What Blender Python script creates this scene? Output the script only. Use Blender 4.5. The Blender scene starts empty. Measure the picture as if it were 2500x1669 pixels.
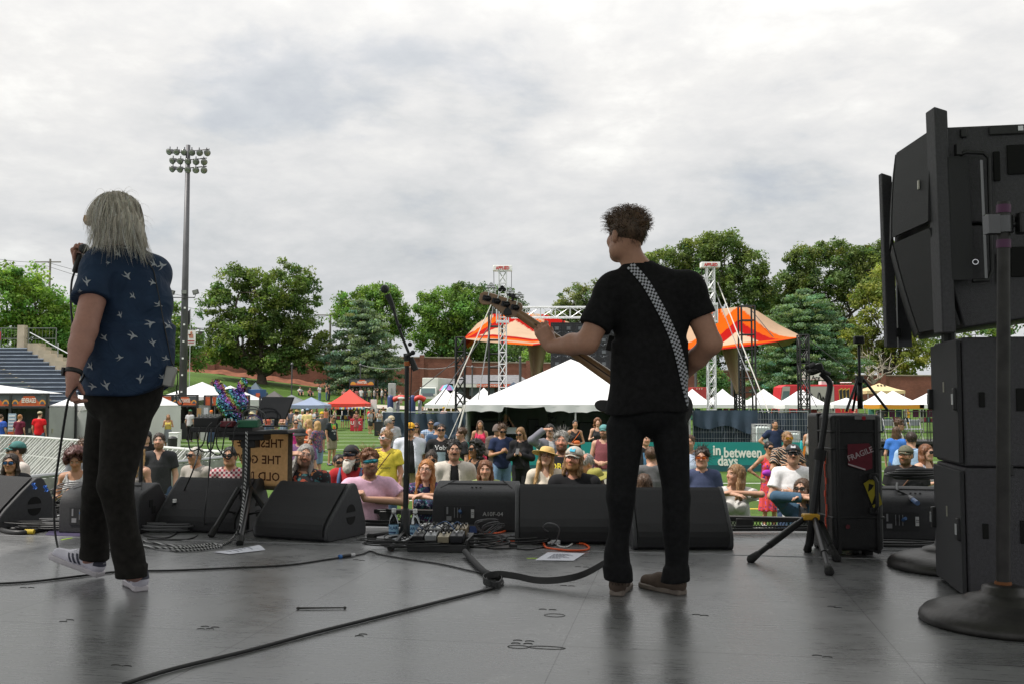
import bpy,math,random
import numpy as np
from mathutils import Vector,Matrix,Quaternion
from mathutils.bvhtree import BVHTree
R=math.radians
sc=bpy.context.scene
col=sc.collection
rnd=random.Random(7)
cos,sin,pi,MRot,Vec=math.cos,math.sin,math.pi,Matrix.Rotation,Vector
# camera, sky, sun
FPX,CZ,PITCH=2350.0,0.92,math.atan(141.5/2350.0)  # stage top is z=0, camera 0.92 m above it
GZ=-1.37  # playing field level
cam_data=bpy.data.cameras.new('camera');cam=bpy.data.objects.new('camera',cam_data);col.objects.link(cam)
cam.location=(0,0,CZ);cam.rotation_euler=(R(90)+PITCH,0,0)
cam_data.sensor_width=36;cam_data.lens=36*FPX/2500;cam_data.clip_end=2000;cam_data.clip_start=.05
sc.camera=cam
SUN_EL,SUN_AZ=R(56),math.atan2(-.97,-.22)  # azimuth measured from +Y towards +X
to_sun=Vec((sin(SUN_AZ)*cos(SUN_EL),cos(SUN_AZ)*cos(SUN_EL),sin(SUN_EL)))
sd=bpy.data.lights.new('sun','SUN');sd.energy=3.7;sd.angle=R(1.2);sd.color=(1,.95,.88)
so=bpy.data.objects.new('sun',sd);col.objects.link(so);so.rotation_euler=to_sun.to_track_quat('Z','Y').to_euler()
sc.view_settings.view_transform='Standard';sc.view_settings.look='None'
sc.view_settings.exposure=0.26;sc.view_settings.gamma=1
sc.cycles.max_bounces=6;sc.cycles.diffuse_bounces=3;sc.cycles.glossy_bounces=3;sc.cycles.transparent_max_bounces=10
sc.cycles.caustics_reflective=False;sc.cycles.caustics_refractive=False
sc.cycles.use_denoising=True
def NT(m,t,**kw):
 n=m.node_tree.nodes.new(t)
 for k,v in kw.items():
  if k in n.inputs.keys():n.inputs[k].default_value=v
  else:setattr(n,k,v)
 return n
def LK(m,a,b):m.node_tree.links.new(a,b)
def math_node(m,op,a,b=None,clamp=False):
 n=NT(m,'ShaderNodeMath',operation=op,use_clamp=clamp)
 for i,x in enumerate((a,b)):
  if x is None:continue
  if isinstance(x,(int,float)):n.inputs[i].default_value=x
  else:LK(m,x,n.inputs[i])
 return n.outputs[0]
def ramp(m,fac,stops,interp='LINEAR'):
 n=NT(m,'ShaderNodeValToRGB');n.color_ramp.interpolation=interp
 e=n.color_ramp.elements
 while len(e)<len(stops):e.new(0.5)
 for i,(p,c)in enumerate(stops):
  e[i].position=p;e[i].color=(*c,1)if len(c)==3 else c
 LK(m,fac,n.inputs[0]);return n.outputs[0]
def mixc(m,fac,a,b,bt='MIX'):
 n=NT(m,'ShaderNodeMix',data_type='RGBA',blend_type=bt)
 for i,x in((0,fac),(6,a),(7,b)):
  if isinstance(x,(int,float)):n.inputs[i].default_value=x
  elif isinstance(x,(tuple,list)):n.inputs[i].default_value=(*x,1)if len(x)==3 else x
  else:LK(m,x,n.inputs[i])
 return n.outputs[2]
w=bpy.data.worlds.new('World');sc.world=w;w.use_nodes=True
w.node_tree.nodes.clear()
sky=NT(w,'ShaderNodeTexSky');sky.sky_type='NISHITA';sky.sun_disc=False
sky.sun_elevation=SUN_EL;sky.sun_rotation=SUN_AZ
tc=NT(w,'ShaderNodeTexCoord')
sep=NT(w,'ShaderNodeSeparateXYZ');LK(w,tc.outputs['Generated'],sep.inputs[0])
zz=math_node(w,'ADD',math_node(w,'MAXIMUM',sep.outputs[2],0.0),0.26)
cmb=NT(w,'ShaderNodeCombineXYZ')
LK(w,math_node(w,'DIVIDE',sep.outputs[0],zz),cmb.inputs[0]);LK(w,math_node(w,'DIVIDE',sep.outputs[1],zz),cmb.inputs[1])
LK(w,math_node(w,'MULTIPLY',sep.outputs[2],1.5),cmb.inputs[2])
nz1=NT(w,'ShaderNodeTexNoise',Scale=0.9,Detail=8.0,Roughness=0.55);LK(w,cmb.outputs[0],nz1.inputs['Vector'])
mp=NT(w,'ShaderNodeMapping');mp.inputs['Location'].default_value=(3.7,1.9,.4);LK(w,cmb.outputs[0],mp.inputs[0])
nz2=NT(w,'ShaderNodeTexNoise',Scale=2.1,Detail=9.0,Roughness=0.58);LK(w,mp.outputs[0],nz2.inputs['Vector'])
nz2.inputs['Distortion'].default_value=.25
nz3=NT(w,'ShaderNodeTexNoise',Scale=4.6,Detail=7.0,Roughness=0.6);LK(w,cmb.outputs[0],nz3.inputs['Vector'])
bil=math_node(w,'ABSOLUTE',math_node(w,'SUBTRACT',nz3.outputs[0],.5))
shade=math_node(w,'ADD',math_node(w,'MULTIPLY',nz1.outputs[0],.45),math_node(w,'MULTIPLY',nz2.outputs[0],.52))
shade=math_node(w,'ADD',shade,math_node(w,'MULTIPLY',bil,.36))
cloud=ramp(w,shade,[(.36,(.49,.505,.53)),(.43,(.565,.58,.59)),(.50,(.64,.645,.65)),(.56,(.70,.70,.695)),(.64,(.82,.82,.80))])
# thin gaps of blue low in the sky
gap=ramp(w,nz2.outputs[0],[(.34,(1,1,1)),(.44,(0,0,0))])
skys=NT(w,'ShaderNodeMix',data_type='RGBA',blend_type='MULTIPLY');skys.inputs[0].default_value=1
LK(w,sky.outputs[0],skys.inputs[6]);skys.inputs[7].default_value=(.1,.1,.1,1)
thin=mixc(w,.16,cloud,skys.outputs[2])
allc=mixc(w,gap,cloud,thin)
# an overcast sky is brighter overhead than near the horizon
up_f=math_node(w,'ADD',1.0,math_node(w,'MULTIPLY',ramp(w,sep.outputs[2],[(.32,(0,0,0)),(.85,(1,1,1))]),.6))
allc=mixc(w,1.0,allc,up_f,'MULTIPLY');allc=mixc(w,1.0,allc,ramp(w,sep.outputs[2],[(.04,(.80,.82,.84)),(.30,(1.08,1.07,1.06))]),'MULTIPLY')
bg=NT(w,'ShaderNodeBackground');LK(w,allc,bg.inputs[0]);bg.inputs[1].default_value=1.0
wo=NT(w,'ShaderNodeOutputWorld');LK(w,bg.outputs[0],wo.inputs[0])
# helpers
FW=Vec((0,cos(PITCH),sin(PITCH)));UPV=Vec((0,-sin(PITCH),cos(PITCH)))
def ray(u,v):return Vec(((u-1250)/FPX,0,0))+UPV*(-(v-834.5)/FPX)+FW
def P(u,v,Y):
 d=ray(u,v);t=Y/d.y;return Vec((0,0,CZ))+d*t
def G(u,v,z=0.0):
 d=ray(u,v);t=(z-CZ)/d.z;return Vec((0,0,CZ))+d*t
_m={}
def mat(name,c,rough=.6,metal=0.,noise=None,bump=None,spec=None,coat=0.,trans=0.,attr=None,sss=0.,alpha=None):
 """noise=(scale, amount) darkens/lightens the base colour by small wear; bump=(scale, strength)"""
 key=(name,)
 if key in _m:return _m[key]
 m=bpy.data.materials.new(name);m.use_nodes=True
 b=m.node_tree.nodes['Principled BSDF']
 c4=(*c,1)if len(c)==3 else c
 b.inputs['Base Color'].default_value=c4;b.inputs['Roughness'].default_value=rough;b.inputs['Metallic'].default_value=metal
 if spec is not None:b.inputs['Specular IOR Level'].default_value=spec
 if coat:b.inputs['Coat Weight'].default_value=coat
 if trans:b.inputs['Transmission Weight'].default_value=trans
 if alpha is not None:b.inputs['Alpha'].default_value=alpha
 src=None
 if attr:
  a=NT(m,'ShaderNodeVertexColor');a.layer_name=attr;src=a.outputs[0]
 tco=NT(m,'ShaderNodeTexCoord')
 if noise:
  n=NT(m,'ShaderNodeTexNoise',Scale=float(noise[0]),Detail=4.0);LK(m,tco.outputs['Object'],n.inputs['Vector'])
  f=ramp(m,n.outputs[0],[(.3,(1-noise[1],)*3),(.7,(1+noise[1],)*3)])
  src=mixc(m,1.0,src if src is not None else c4,f,'MULTIPLY')
 if src is not None:LK(m,src,b.inputs['Base Color'])
 if bump:
  n=NT(m,'ShaderNodeTexNoise',Scale=float(bump[0]),Detail=3.0);LK(m,tco.outputs['Object'],n.inputs['Vector'])
  bn=NT(m,'ShaderNodeBump',Strength=float(bump[1]),Distance=.01);LK(m,n.outputs[0],bn.inputs['Height']);LK(m,bn.outputs[0],b.inputs['Normal'])
 _m[key]=m
 return m
def rot_to(d):
 d=Vec(d).normalized();return d.to_track_quat('Z','Y').to_matrix()
class MB:
 """collects shapes for ONE mesh object"""
 def __init__(s):s.v=[];s.f=[];s.mi=[];s.c=[];s.cur=0;s.cc=(1,1,1)
 def add(s,vs,fs):
  o=len(s.v);s.v+=[tuple(p)for p in vs];s.c+=[s.cc]*len(vs)
  s.f+=[tuple(i+o for i in f)for f in fs];s.mi+=[s.cur]*len(fs);return s
 def box(s,c,size,rot=None):
  hx,hy,hz=size[0]/2,size[1]/2,size[2]/2;c=Vec(c)
  vs=[Vec((x*hx,y*hy,z*hz))for z in(-1,1)for y in(-1,1)for x in(-1,1)]
  if rot is not None:vs=[rot@p for p in vs]
  return s.add([p+c for p in vs],[(0,2,3,1),(4,5,7,6),(0,1,5,4),(2,6,7,3),(1,3,7,5),(0,4,6,2)])
 def cyl(s,a,b,r0,r1=None,n=10,caps=True):
  a,b=Vec(a),Vec(b);r1=r0 if r1 is None else r1
  M=rot_to(b-a);vs=[]
  for p,r in((a,r0),(b,r1)):
   for i in range(n):
    t=2*pi*i/n;vs.append(p+M@Vec((r*cos(t),r*sin(t),0)))
  fs=[(i,(i+1)%n,n+(i+1)%n,n+i)for i in range(n)]
  if caps:fs+=[tuple(range(n-1,-1,-1)),tuple(range(n,2*n))]
  return s.add(vs,fs)
 def tube(s,pts,r,n=8,closed=False):
  pts=[Vec(p)for p in pts];k=len(pts);rs=r if isinstance(r,(list,tuple))else[r]*k
  vs=[];up=None
  for i,p in enumerate(pts):
   if closed:d=pts[(i+1)%k]-pts[i-1]
   else:d=pts[min(i+1,k-1)]-pts[max(i-1,0)]
   if d.length<1e-9:d=Vec((0,0,1))
   d.normalize()
   if up is None:
    up=Vec((0,0,1))if abs(d.z)<.9 else Vec((1,0,0))
   x=up.cross(d)
   if x.length<1e-6:x=Vec((1,0,0)).cross(d)
   x.normalize();y=d.cross(x);up=y
   for j in range(n):
    t=2*pi*j/n;vs.append(p+x*(rs[i]*cos(t))+y*(rs[i]*sin(t)))
  fs=[]
  for i in range(k if closed else k-1):
   o,q=i*n,((i+1)%k)*n
   fs+=[(o+j,o+(j+1)%n,q+(j+1)%n,q+j)for j in range(n)]
  if not closed:fs+=[tuple(range(n-1,-1,-1)),tuple((k-1)*n+j for j in range(n))]
  return s.add(vs,fs)
 def lathe(s,prof,c=(0,0,0),n=24,rot=None):
  c=Vec(c);vs=[];k=len(prof)
  for r,z in prof:
   for j in range(n):
    t=2*pi*j/n;p=Vec((r*cos(t),r*sin(t),z))
    vs.append((rot@p if rot is not None else p)+c)
  fs=[]
  for i in range(k-1):
   fs+=[(i*n+j,i*n+(j+1)%n,(i+1)*n+(j+1)%n,(i+1)*n+j)for j in range(n)]
  fs+=[tuple(range(n-1,-1,-1)),tuple((k-1)*n+j for j in range(n))]
  return s.add(vs,fs)
 def prism(s,poly,a,b):
  """poly: list of functions-free 3D offsets; extruded from offset vector a to b"""
  n=len(poly);a,b=Vec(a),Vec(b)
  vs=[Vec(p)+a for p in poly]+[Vec(p)+b for p in poly]
  return s.add(vs,[tuple(range(n-1,-1,-1)),tuple(range(n,2*n))]+[(i,(i+1)%n,n+(i+1)%n,n+i)for i in range(n)])
 def grid(s,fn,nu,nv,close_u=False):
  o=[[fn(i/(nu-1)if not close_u else i/nu,j/(nv-1))for i in range(nu)]for j in range(nv)]
  vs=[p for r_ in o for p in r_];fs=[]
  for j in range(nv-1):
   for i in range(nu if close_u else nu-1):
    fs.append((j*nu+i,j*nu+(i+1)%nu,(j+1)*nu+(i+1)%nu,(j+1)*nu+i))
  return s.add(vs,fs)
 def sphere(s,c,r,n=10,m=7,rot=None):
  r=(r,r,r)if isinstance(r,(int,float))else r;c=Vec(c)
  def fn(a,b):
   t,ph=2*pi*a,pi*(b-.5);p=Vec((r[0]*cos(t)*cos(ph),r[1]*sin(t)*cos(ph),r[2]*sin(ph)))
   return(rot@p if rot is not None else p)+c
  return s.grid(fn,n,m,True)
 def build(s,name,mats,parent=None,smooth=0,bev=0,seg=2,colors=False,solid=0,auto=None):
  me=bpy.data.meshes.new(name);me.from_pydata(s.v,[],s.f);me.update()
  for m_ in(mats if isinstance(mats,(list,tuple))else[mats]):me.materials.append(m_)
  if any(s.mi):me.polygons.foreach_set('material_index',s.mi)
  if colors:
   a=me.color_attributes.new('Col','FLOAT_COLOR','POINT');a.data.foreach_set('color',np.array([(*c,1)for c in s.c],dtype=np.float32).ravel())
  o=bpy.data.objects.new(name,me);col.objects.link(o)
  if smooth:
   me.polygons.foreach_set('use_smooth',[True]*len(me.polygons))
   if auto:me.set_sharp_from_angle(angle=R(auto))
  if solid:
   md=o.modifiers.new('solid','SOLIDIFY');md.thickness=solid;md.offset=0
  if bev:
   md=o.modifiers.new('bevel','BEVEL');md.width=bev;md.segments=seg;md.limit_method='ANGLE';md.angle_limit=R(35);md.harden_normals=False
   me.polygons.foreach_set('use_smooth',[True]*len(me.polygons));me.set_sharp_from_angle(angle=R(35))
  if parent is not None:
   o.parent=parent
  return o
def np_mesh(name,V,F,m,parent=None,colors=None,smooth=1):
 me=bpy.data.meshes.new(name);n,k=len(F),F.shape[1]if len(F)else 4
 me.vertices.add(len(V));me.vertices.foreach_set('co',np.asarray(V,np.float32).ravel())
 me.loops.add(n*k);me.loops.foreach_set('vertex_index',np.asarray(F,np.int32).ravel())
 me.polygons.add(n);me.polygons.foreach_set('loop_start',np.arange(n,dtype=np.int32)*k)
 me.polygons.foreach_set('use_smooth',np.ones(n,bool)if smooth else np.zeros(n,bool))
 me.update(calc_edges=True)
 for m_ in(m if isinstance(m,(list,tuple))else[m]):me.materials.append(m_)
 if colors is not None:
  a=me.color_attributes.new('Col','FLOAT_COLOR','POINT')
  a.data.foreach_set('color',np.concatenate([colors,np.ones((len(V),1))],1).astype(np.float32).ravel())
 o=bpy.data.objects.new(name,me);col.objects.link(o)
 if parent is not None:o.parent=parent
 return o
def tag(o,label,cat,group=None,kind=None):
 if label:o['label']=label
 if cat:o['category']=cat
 if group:o['group']=group
 if kind:o['kind']=kind
 return o
def thing(name,label,cat,loc=(0,0,0),rz=0.,group=None):
 o=bpy.data.objects.new(name,None);col.objects.link(o);o.location=loc;o.rotation_euler=(0,0,rz);o.empty_display_size=.1
 return tag(o,label,cat,group)
def struct(o):o['kind']='structure';return o
def copy_tree(o,parent=None):
 c=o.copy();col.objects.link(c)
 if parent is not None:c.parent=parent
 for ch in list(o.children):copy_tree(ch,c)
 return c
_font_cache={}
def text_mesh(s,size,ext=.002,align='CENTER',bold=0.):
 """lettering as raw verts/faces in XY, centred"""
 key=(s,size,ext,align,bold)
 if key in _font_cache:return _font_cache[key]
 cu=bpy.data.curves.new('t','FONT');cu.body=s;cu.size=size;cu.extrude=ext;cu.align_x=align;cu.align_y='CENTER';cu.resolution_u=2;cu.offset=bold
 o=bpy.data.objects.new('t',cu);col.objects.link(o)
 dg=bpy.context.evaluated_depsgraph_get();me=bpy.data.meshes.new_from_object(o.evaluated_get(dg))
 vs=[tuple(v.co)for v in me.vertices];fs=[tuple(p.vertices)for p in me.polygons]
 bpy.data.objects.remove(o);bpy.data.curves.remove(cu);bpy.data.meshes.remove(me)
 _font_cache[key]=(vs,fs);return vs,fs
def letter(mb,s,origin,xdir,ydir,size,ext=.002,bold=0.,sx=1.,align='CENTER'):
 vs,fs=text_mesh(s,size,ext,align,bold);X=Vec(xdir).normalized();Y=Vec(ydir).normalized();Z=X.cross(Y);o=Vec(origin)
 mb.add([o+X*(v[0]*sx)+Y*v[1]+Z*v[2]for v in vs],fs)
def spline(pts,n=8,closed=False):
 """Catmull-Rom through pts"""
 pts=[Vec(p)for p in pts];out=[];k=len(pts)
 for i in range(k if closed else k-1):
  if closed:p0,p1,p2,p3=pts[i-1],pts[i],pts[(i+1)%k],pts[(i+2)%k]
  else:p0,p1,p2,p3=pts[max(i-1,0)],pts[i],pts[i+1],pts[min(i+2,k-1)]
  for j in range(n):
   t=j/n
   out.append(.5*((2*p1)+(p2-p0)*t+(2*p0-5*p1+4*p2-p3)*t*t+(3*p1-p0-3*p2+p3)*t**3))
 if not closed:out.append(pts[-1])
 return out
black=mat('black_paint',(.012,.012,.013),.5,noise=(30,.3))
blackm=mat('black_metal',(.015,.015,.016),.38,.3,noise=(40,.3))
rubber=mat('rubber',(.012,.012,.012),.75)
chrome=mat('chrome',(.6,.6,.62),.2,1.)
alu=mat('aluminium',(.62,.63,.64),.38,.75,noise=(8,.12))
white_p=mat('white_paint',(.75,.75,.74),.5,noise=(5,.06))
# terrain
def interp(x,tab):
 if x<=tab[0][0]:return tab[0][1]
 for(a,b),(c,d)in zip(tab,tab[1:]):
  if x<=c:return b+(d-b)*(x-a)/(c-a)
 return tab[-1][1]
HILL=[(-60,6.2),(-36,5.5),(-22,3.7),(-10,2.7),(10,2.3),(60,2.0)]
def ground_z(x,y):
 t=min(1,max(0,(y-80)/28));t=t*t*(3-2*t)
 return GZ+interp(x,HILL)*t
m_field=bpy.data.materials.new('turf');m_field.use_nodes=True
b=m_field.node_tree.nodes['Principled BSDF'];b.inputs['Roughness'].default_value=.85;b.inputs['Specular IOR Level'].default_value=.15
tc_=NT(m_field,'ShaderNodeTexCoord')
n1=NT(m_field,'ShaderNodeTexNoise',Scale=.35,Detail=5.0);LK(m_field,tc_.outputs['Object'],n1.inputs['Vector'])
n2=NT(m_field,'ShaderNodeTexNoise',Scale=14.,Detail=4.0,Roughness=.75);LK(m_field,tc_.outputs['Object'],n2.inputs['Vector'])
wv=NT(m_field,'ShaderNodeTexWave',Scale=.06);wv.bands_direction='Y';wv.inputs['Distortion'].default_value=.3;LK(m_field,tc_.outputs['Object'],wv.inputs['Vector'])
c1=ramp(m_field,n1.outputs[0],[(.3,(.062,.118,.024)),(.7,(.085,.150,.032))])
c2=mixc(m_field,1.,c1,ramp(m_field,n2.outputs[0],[(.25,(.55,.55,.5)),(.75,(1.4,1.38,1.3))]),'MULTIPLY')
c3=mixc(m_field,1.,c2,ramp(m_field,wv.outputs[0],[(.45,(.9,.9,.9)),(.55,(1.08,1.08,1.08))]),'MULTIPLY')
LK(m_field,c3,b.inputs['Base Color'])
bn=NT(m_field,'ShaderNodeBump',Strength=.8,Distance=.05);LK(m_field,n2.outputs[0],bn.inputs['Height']);LK(m_field,bn.outputs[0],b.inputs['Normal'])
xs_=list(range(-400,-80,40))+list(range(-80,81,4))+list(range(120,401,40))
ys_=[-60,-20,0,8,12,16,20,30,40,50,60,70,76]+list(range(78,118,2))+[125,140,180,260,400,700]
mb=MB().add([(x,y,ground_z(x,y))for y in ys_ for x in xs_],[(j*len(xs_)+i,j*len(xs_)+i+1,(j+1)*len(xs_)+i+1,(j+1)*len(xs_)+i)for j in range(len(ys_)-1)for i in range(len(xs_)-1)])
struct(mb.build('ground',m_field,smooth=1))
m_line=mat('field_paint',(.6,.62,.58),.8,noise=(6,.15));m_yel=mat('field_paint_yellow',(.6,.42,.04),.8,noise=(6,.15));m_blue=mat('field_paint_blue',(.03,.07,.2),.8)
mb=MB()
for i,y in enumerate([13.6,17.5,22.2,26.8,31.4,36,40.6,45.2,49.8,54.4,59,64,70]):
 mb.cur=0;mb.box((-2,y,GZ+.004),(58,.12,.004))
mb.cur=1;mb.box((9,20.5,GZ+.0045),(20,.14,.004));mb.box((10,14.8,GZ+.0045),(12,.1,.004))
mb.cur=2;mb.box((-10,29,GZ+.0045),(26,.2,.004));mb.box((-6,43,GZ+.0045),(30,.25,.004))
struct(mb.build('field_markings',[m_line,m_yel,m_blue]))
mb=MB().add([(x,y,ground_z(x,y)+.02)for x,y in[(-44,94),(-44,96),(-20,94),(-20,96),(-4,93),(-4,95),(20,92),(20,94)]],[(0,2,3,1),(2,4,5,3),(4,6,7,5)])
struct(mb.build('path',mat('path_gravel',(.42,.38,.33),.9,noise=(3,.15))))
# brick wall on the hill
m_brick=bpy.data.materials.new('brick');m_brick.use_nodes=True
b=m_brick.node_tree.nodes['Principled BSDF'];b.inputs['Roughness'].default_value=.9
tb=NT(m_brick,'ShaderNodeTexCoord');sp=NT(m_brick,'ShaderNodeSeparateXYZ');LK(m_brick,tb.outputs['Object'],sp.inputs[0]);cb=NT(m_brick,'ShaderNodeCombineXYZ')
LK(m_brick,sp.outputs[0],cb.inputs[0]);LK(m_brick,sp.outputs[2],cb.inputs[1])
br=NT(m_brick,'ShaderNodeTexBrick',Scale=2.2);br.inputs['Color1'].default_value=(.215,.078,.052,1);br.inputs['Color2'].default_value=(.165,.058,.040,1);br.inputs['Mortar'].default_value=(.24,.15,.115,1)
br.inputs['Mortar Size'].default_value=.012;LK(m_brick,cb.outputs[0],br.inputs['Vector'])
nb=NT(m_brick,'ShaderNodeTexNoise',Scale=.5,Detail=5.0);LK(m_brick,tb.outputs['Object'],nb.inputs['Vector'])
LK(m_brick,mixc(m_brick,1.,br.outputs[0],ramp(m_brick,nb.outputs[0],[(.3,(.75,.72,.7)),(.7,(1.2,1.2,1.2))]),'MULTIPLY'),b.inputs['Base Color'])
m_cop=mat('coping_stone',(.30,.25,.20),.9,noise=(2,.2));m_dirt=mat('red_clay',(.20,.075,.04),.95,noise=(1.5,.3))
def brick_wall(label,u0,v0,u1,v1,y,pier=6.5):
 a,c=P(u0,v0,y),P(u1,v1,y);t=thing('brick_wall',label,'wall',(a.x,y,0))
 n=max(1,round((c.x-a.x)/pier));mb=MB();mc=MB();mp_=MB()
 zt0,zt1=a.z,c.z;L=c.x-a.x
 zb=min(ground_z(a.x,y),ground_z(c.x,y))-1
 mb.add([(0,0,zb),(L,0,zb),(L,0,zt1),(0,0,zt0),(0,.4,zb),(L,.4,zb),(L,.4,zt1),(0,.4,zt0)],[(0,1,2,3),(5,4,7,6),(1,5,6,2),(4,0,3,7),(3,2,6,7),(0,4,5,1)])
 mb.build('wall_face',m_brick,t)
 mc.add([(-.05,-.08,zt0),(L+.05,-.08,zt1),(L+.05,-.08,zt1+.14),(-.05,-.08,zt0+.14),(-.05,.48,zt0),(L+.05,.48,zt1),(L+.05,.48,zt1+.14),(-.05,.48,zt0+.14)],[(0,1,2,3),(5,4,7,6),(1,5,6,2),(4,0,3,7),(3,2,6,7),(0,4,5,1)])
 mc.build('coping',m_cop,t)
 for i in range(n+1):
  x=L*i/n;z=zt0+(zt1-zt0)*i/n
  mp_.box((x,.2,(z+.35+zb)/2),(.55,.62,z+.35-zb))
 mp_.build('piers',m_brick,t)
brick_wall('red brick wall along the grass bank behind the dark oak',380,858,800,868,118)
brick_wall('long red brick wall behind the box truck and lunch building',806,870,1142,874,117)
brick_wall('lower red brick wall behind the canopy and white marquee',1146,884,1720,892,116.5)
brick_wall('red brick wall at the right behind the tan canopy tent',1730,904,2016,908,115)
brick_wall('lowest stretch of red brick wall at the far right',2020,916,2700,918,114.4)
mb=MB()
def _bank(a,c):
 x=-50+a*32;y=116.3+c*1.4
 return(x,y,ground_z(x,y)+c*.55+.1*sin(x*2.1))
mb.grid(_bank,60,3);struct(mb.build('earth_bank',m_dirt,smooth=1))
# trees
m_bark=mat('bark',(.075,.058,.045),.95,noise=(4,.35),bump=(8,.6))
def leaf_mat(name):
 m=bpy.data.materials.new(name);m.use_nodes=True;nt=m.node_tree;nt.nodes.clear()
 a=NT(m,'ShaderNodeVertexColor');a.layer_name='Col'
 d=NT(m,'ShaderNodeBsdfPrincipled');d.inputs['Roughness'].default_value=.6;d.inputs['Specular IOR Level'].default_value=.25;LK(m,a.outputs[0],d.inputs['Base Color'])
 t=NT(m,'ShaderNodeBsdfTranslucent');LK(m,mixc(m,1.,a.outputs[0],(1.2,1.35,.6),'MULTIPLY'),t.inputs[0])
 x=NT(m,'ShaderNodeMixShader');x.inputs[0].default_value=.42;LK(m,d.outputs[0],x.inputs[1]);LK(m,t.outputs[0],x.inputs[2])
 o=NT(m,'ShaderNodeOutputMaterial');LK(m,x.outputs[0],o.inputs[0]);return m
m_leaf=leaf_mat('leaves')
def leaves(rng,centers,rad,per,size,base,var,flat=1.,droop=0.):
 """leaf faces scattered in clumps round centers -> verts, quads, colours"""
 n=len(centers);per=int(per*1.75);C=np.repeat(centers,per,0);rr=np.repeat(rad,per)
 d=rng.normal(size=(n*per,3));d/=np.linalg.norm(d,axis=1)[:,None]
 q=rng.random(n*per)**.5
 off=d*(rr*q)[:,None];off[:,2]*=flat;pos=C+off
 nrm=d*.6+rng.normal(size=(n*per,3))*.6+np.array([0,0,.35]);nrm/=np.linalg.norm(nrm,axis=1)[:,None]
 t=rng.normal(size=(n*per,3));t-=nrm*(t*nrm).sum(1)[:,None];t/=np.linalg.norm(t,axis=1)[:,None];bt=np.cross(nrm,t)
 s=.92*size*(.6+.8*rng.random(n*per));a=t*s[:,None];c=bt*(s*.55)[:,None]
 V=np.stack([pos-a,pos+c*.9-a*.1,pos+a,pos-c*.9-a*.1],1).reshape(-1,3)
 F=np.arange(len(V)).reshape(-1,4)
 cv=np.repeat(1+var*rng.normal(size=(n,1)),per,0)*(1+.22*rng.normal(size=(n*per,1)))
 hue=np.repeat(rng.normal(size=(n,1)),per,0)*.12
 cl=np.clip(2.4*np.array(base)[None]*cv*np.concatenate([1+hue,np.ones_like(hue),1-hue],1)*np.array([1.3,1.1,1.3]),.004,.5)
 return V,F,np.repeat(cl,4,0)
def limb(mb,a,b,r0,r1,rng,wob=.12,n=6):
 a,b=np.array(a),np.array(b);L=np.linalg.norm(b-a);pts=[]
 for i in range(n+1):
  t=i/n;p=a+(b-a)*t+rng.normal(size=3)*wob*L*.25*sin(pi*t);pts.append(tuple(p))
 mb.tube(pts,[r0+(r1-r0)*i/n for i in range(n+1)],7);return pts
def broadleaf(label,lobes,y,base_u,base_v=None,color=(.05,.095,.022),clumps=260,per=52,leaf=.17,crad=.85,seed=0,trunk_r=.4,group='trees behind the field',name='broadleaf_tree',open_=.25,fork=.35):
 """lobes: (u, v, half width px, half height px) traced at depth y; each gets real depth"""
 rng=np.random.default_rng(seed);S=FPX/y
 bx=P(base_u,900,y).x;bz=ground_z(bx,y)if base_v is None else P(base_u,base_v,y).z
 t=thing(name,label,'tree',(bx,y,bz),0,group)
 tot=sum(l[2]*l[3]for l in lobes);cs=[]
 for(u,v,hw,hh)in lobes:
  c=P(u,v,y);rx,rz=hw/S,hh/S;ry=min(rx,5.5)*.9;dy=rng.uniform(-.25,.25)*ry
  k=max(6,int(clumps*hw*hh/tot));d=rng.normal(size=(k,3));d/=np.linalg.norm(d,axis=1)[:,None]
  q=.45+.55*rng.random(k)**.6
  cs.append(np.stack([c.x-bx+d[:,0]*q*rx,dy+d[:,1]*q*ry,c.z-bz+d[:,2]*q*rz],1))
 cs=np.concatenate(cs);cs=cs[cs[:,2]>.8]
 rad=crad*(.55+.8*rng.random(len(cs)))
 V,F,Cc=leaves(rng,cs,rad,per,leaf,color,.22,.75)
 tb_=MB();zl=[P(l[0],l[1],y).z-bz for l in lobes];zf=max(1.2,min(zl)*fork+.4)
 limb(tb_,(0,0,-.4),(rng.normal()*.15,0,zf),trunk_r*1.25,trunk_r*.8,rng,.04)
 for(u,v,hw,hh),z in zip(lobes,zl):
  c=P(u,v,y);top=(c.x-bx,rng.uniform(-1,1),z+hh/S*.35)
  pts=limb(tb_,(0,0,zf-.15),top,trunk_r*.55,.05,rng,.22,8)
  for i in range(5):
   j=rng.integers(3,8);q=cs[rng.integers(len(cs))]
   a=np.array(pts[j]);q=a+(q-a)*min(1,3.5/max(.1,np.linalg.norm(q-a)))
   limb(tb_,a,q,trunk_r*.14,.02,rng,.25,4)
 np_mesh('crown',V,F,m_leaf,t,Cc,smooth=0)
 tb_.build('trunk',m_bark,t,smooth=1);return t
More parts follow.
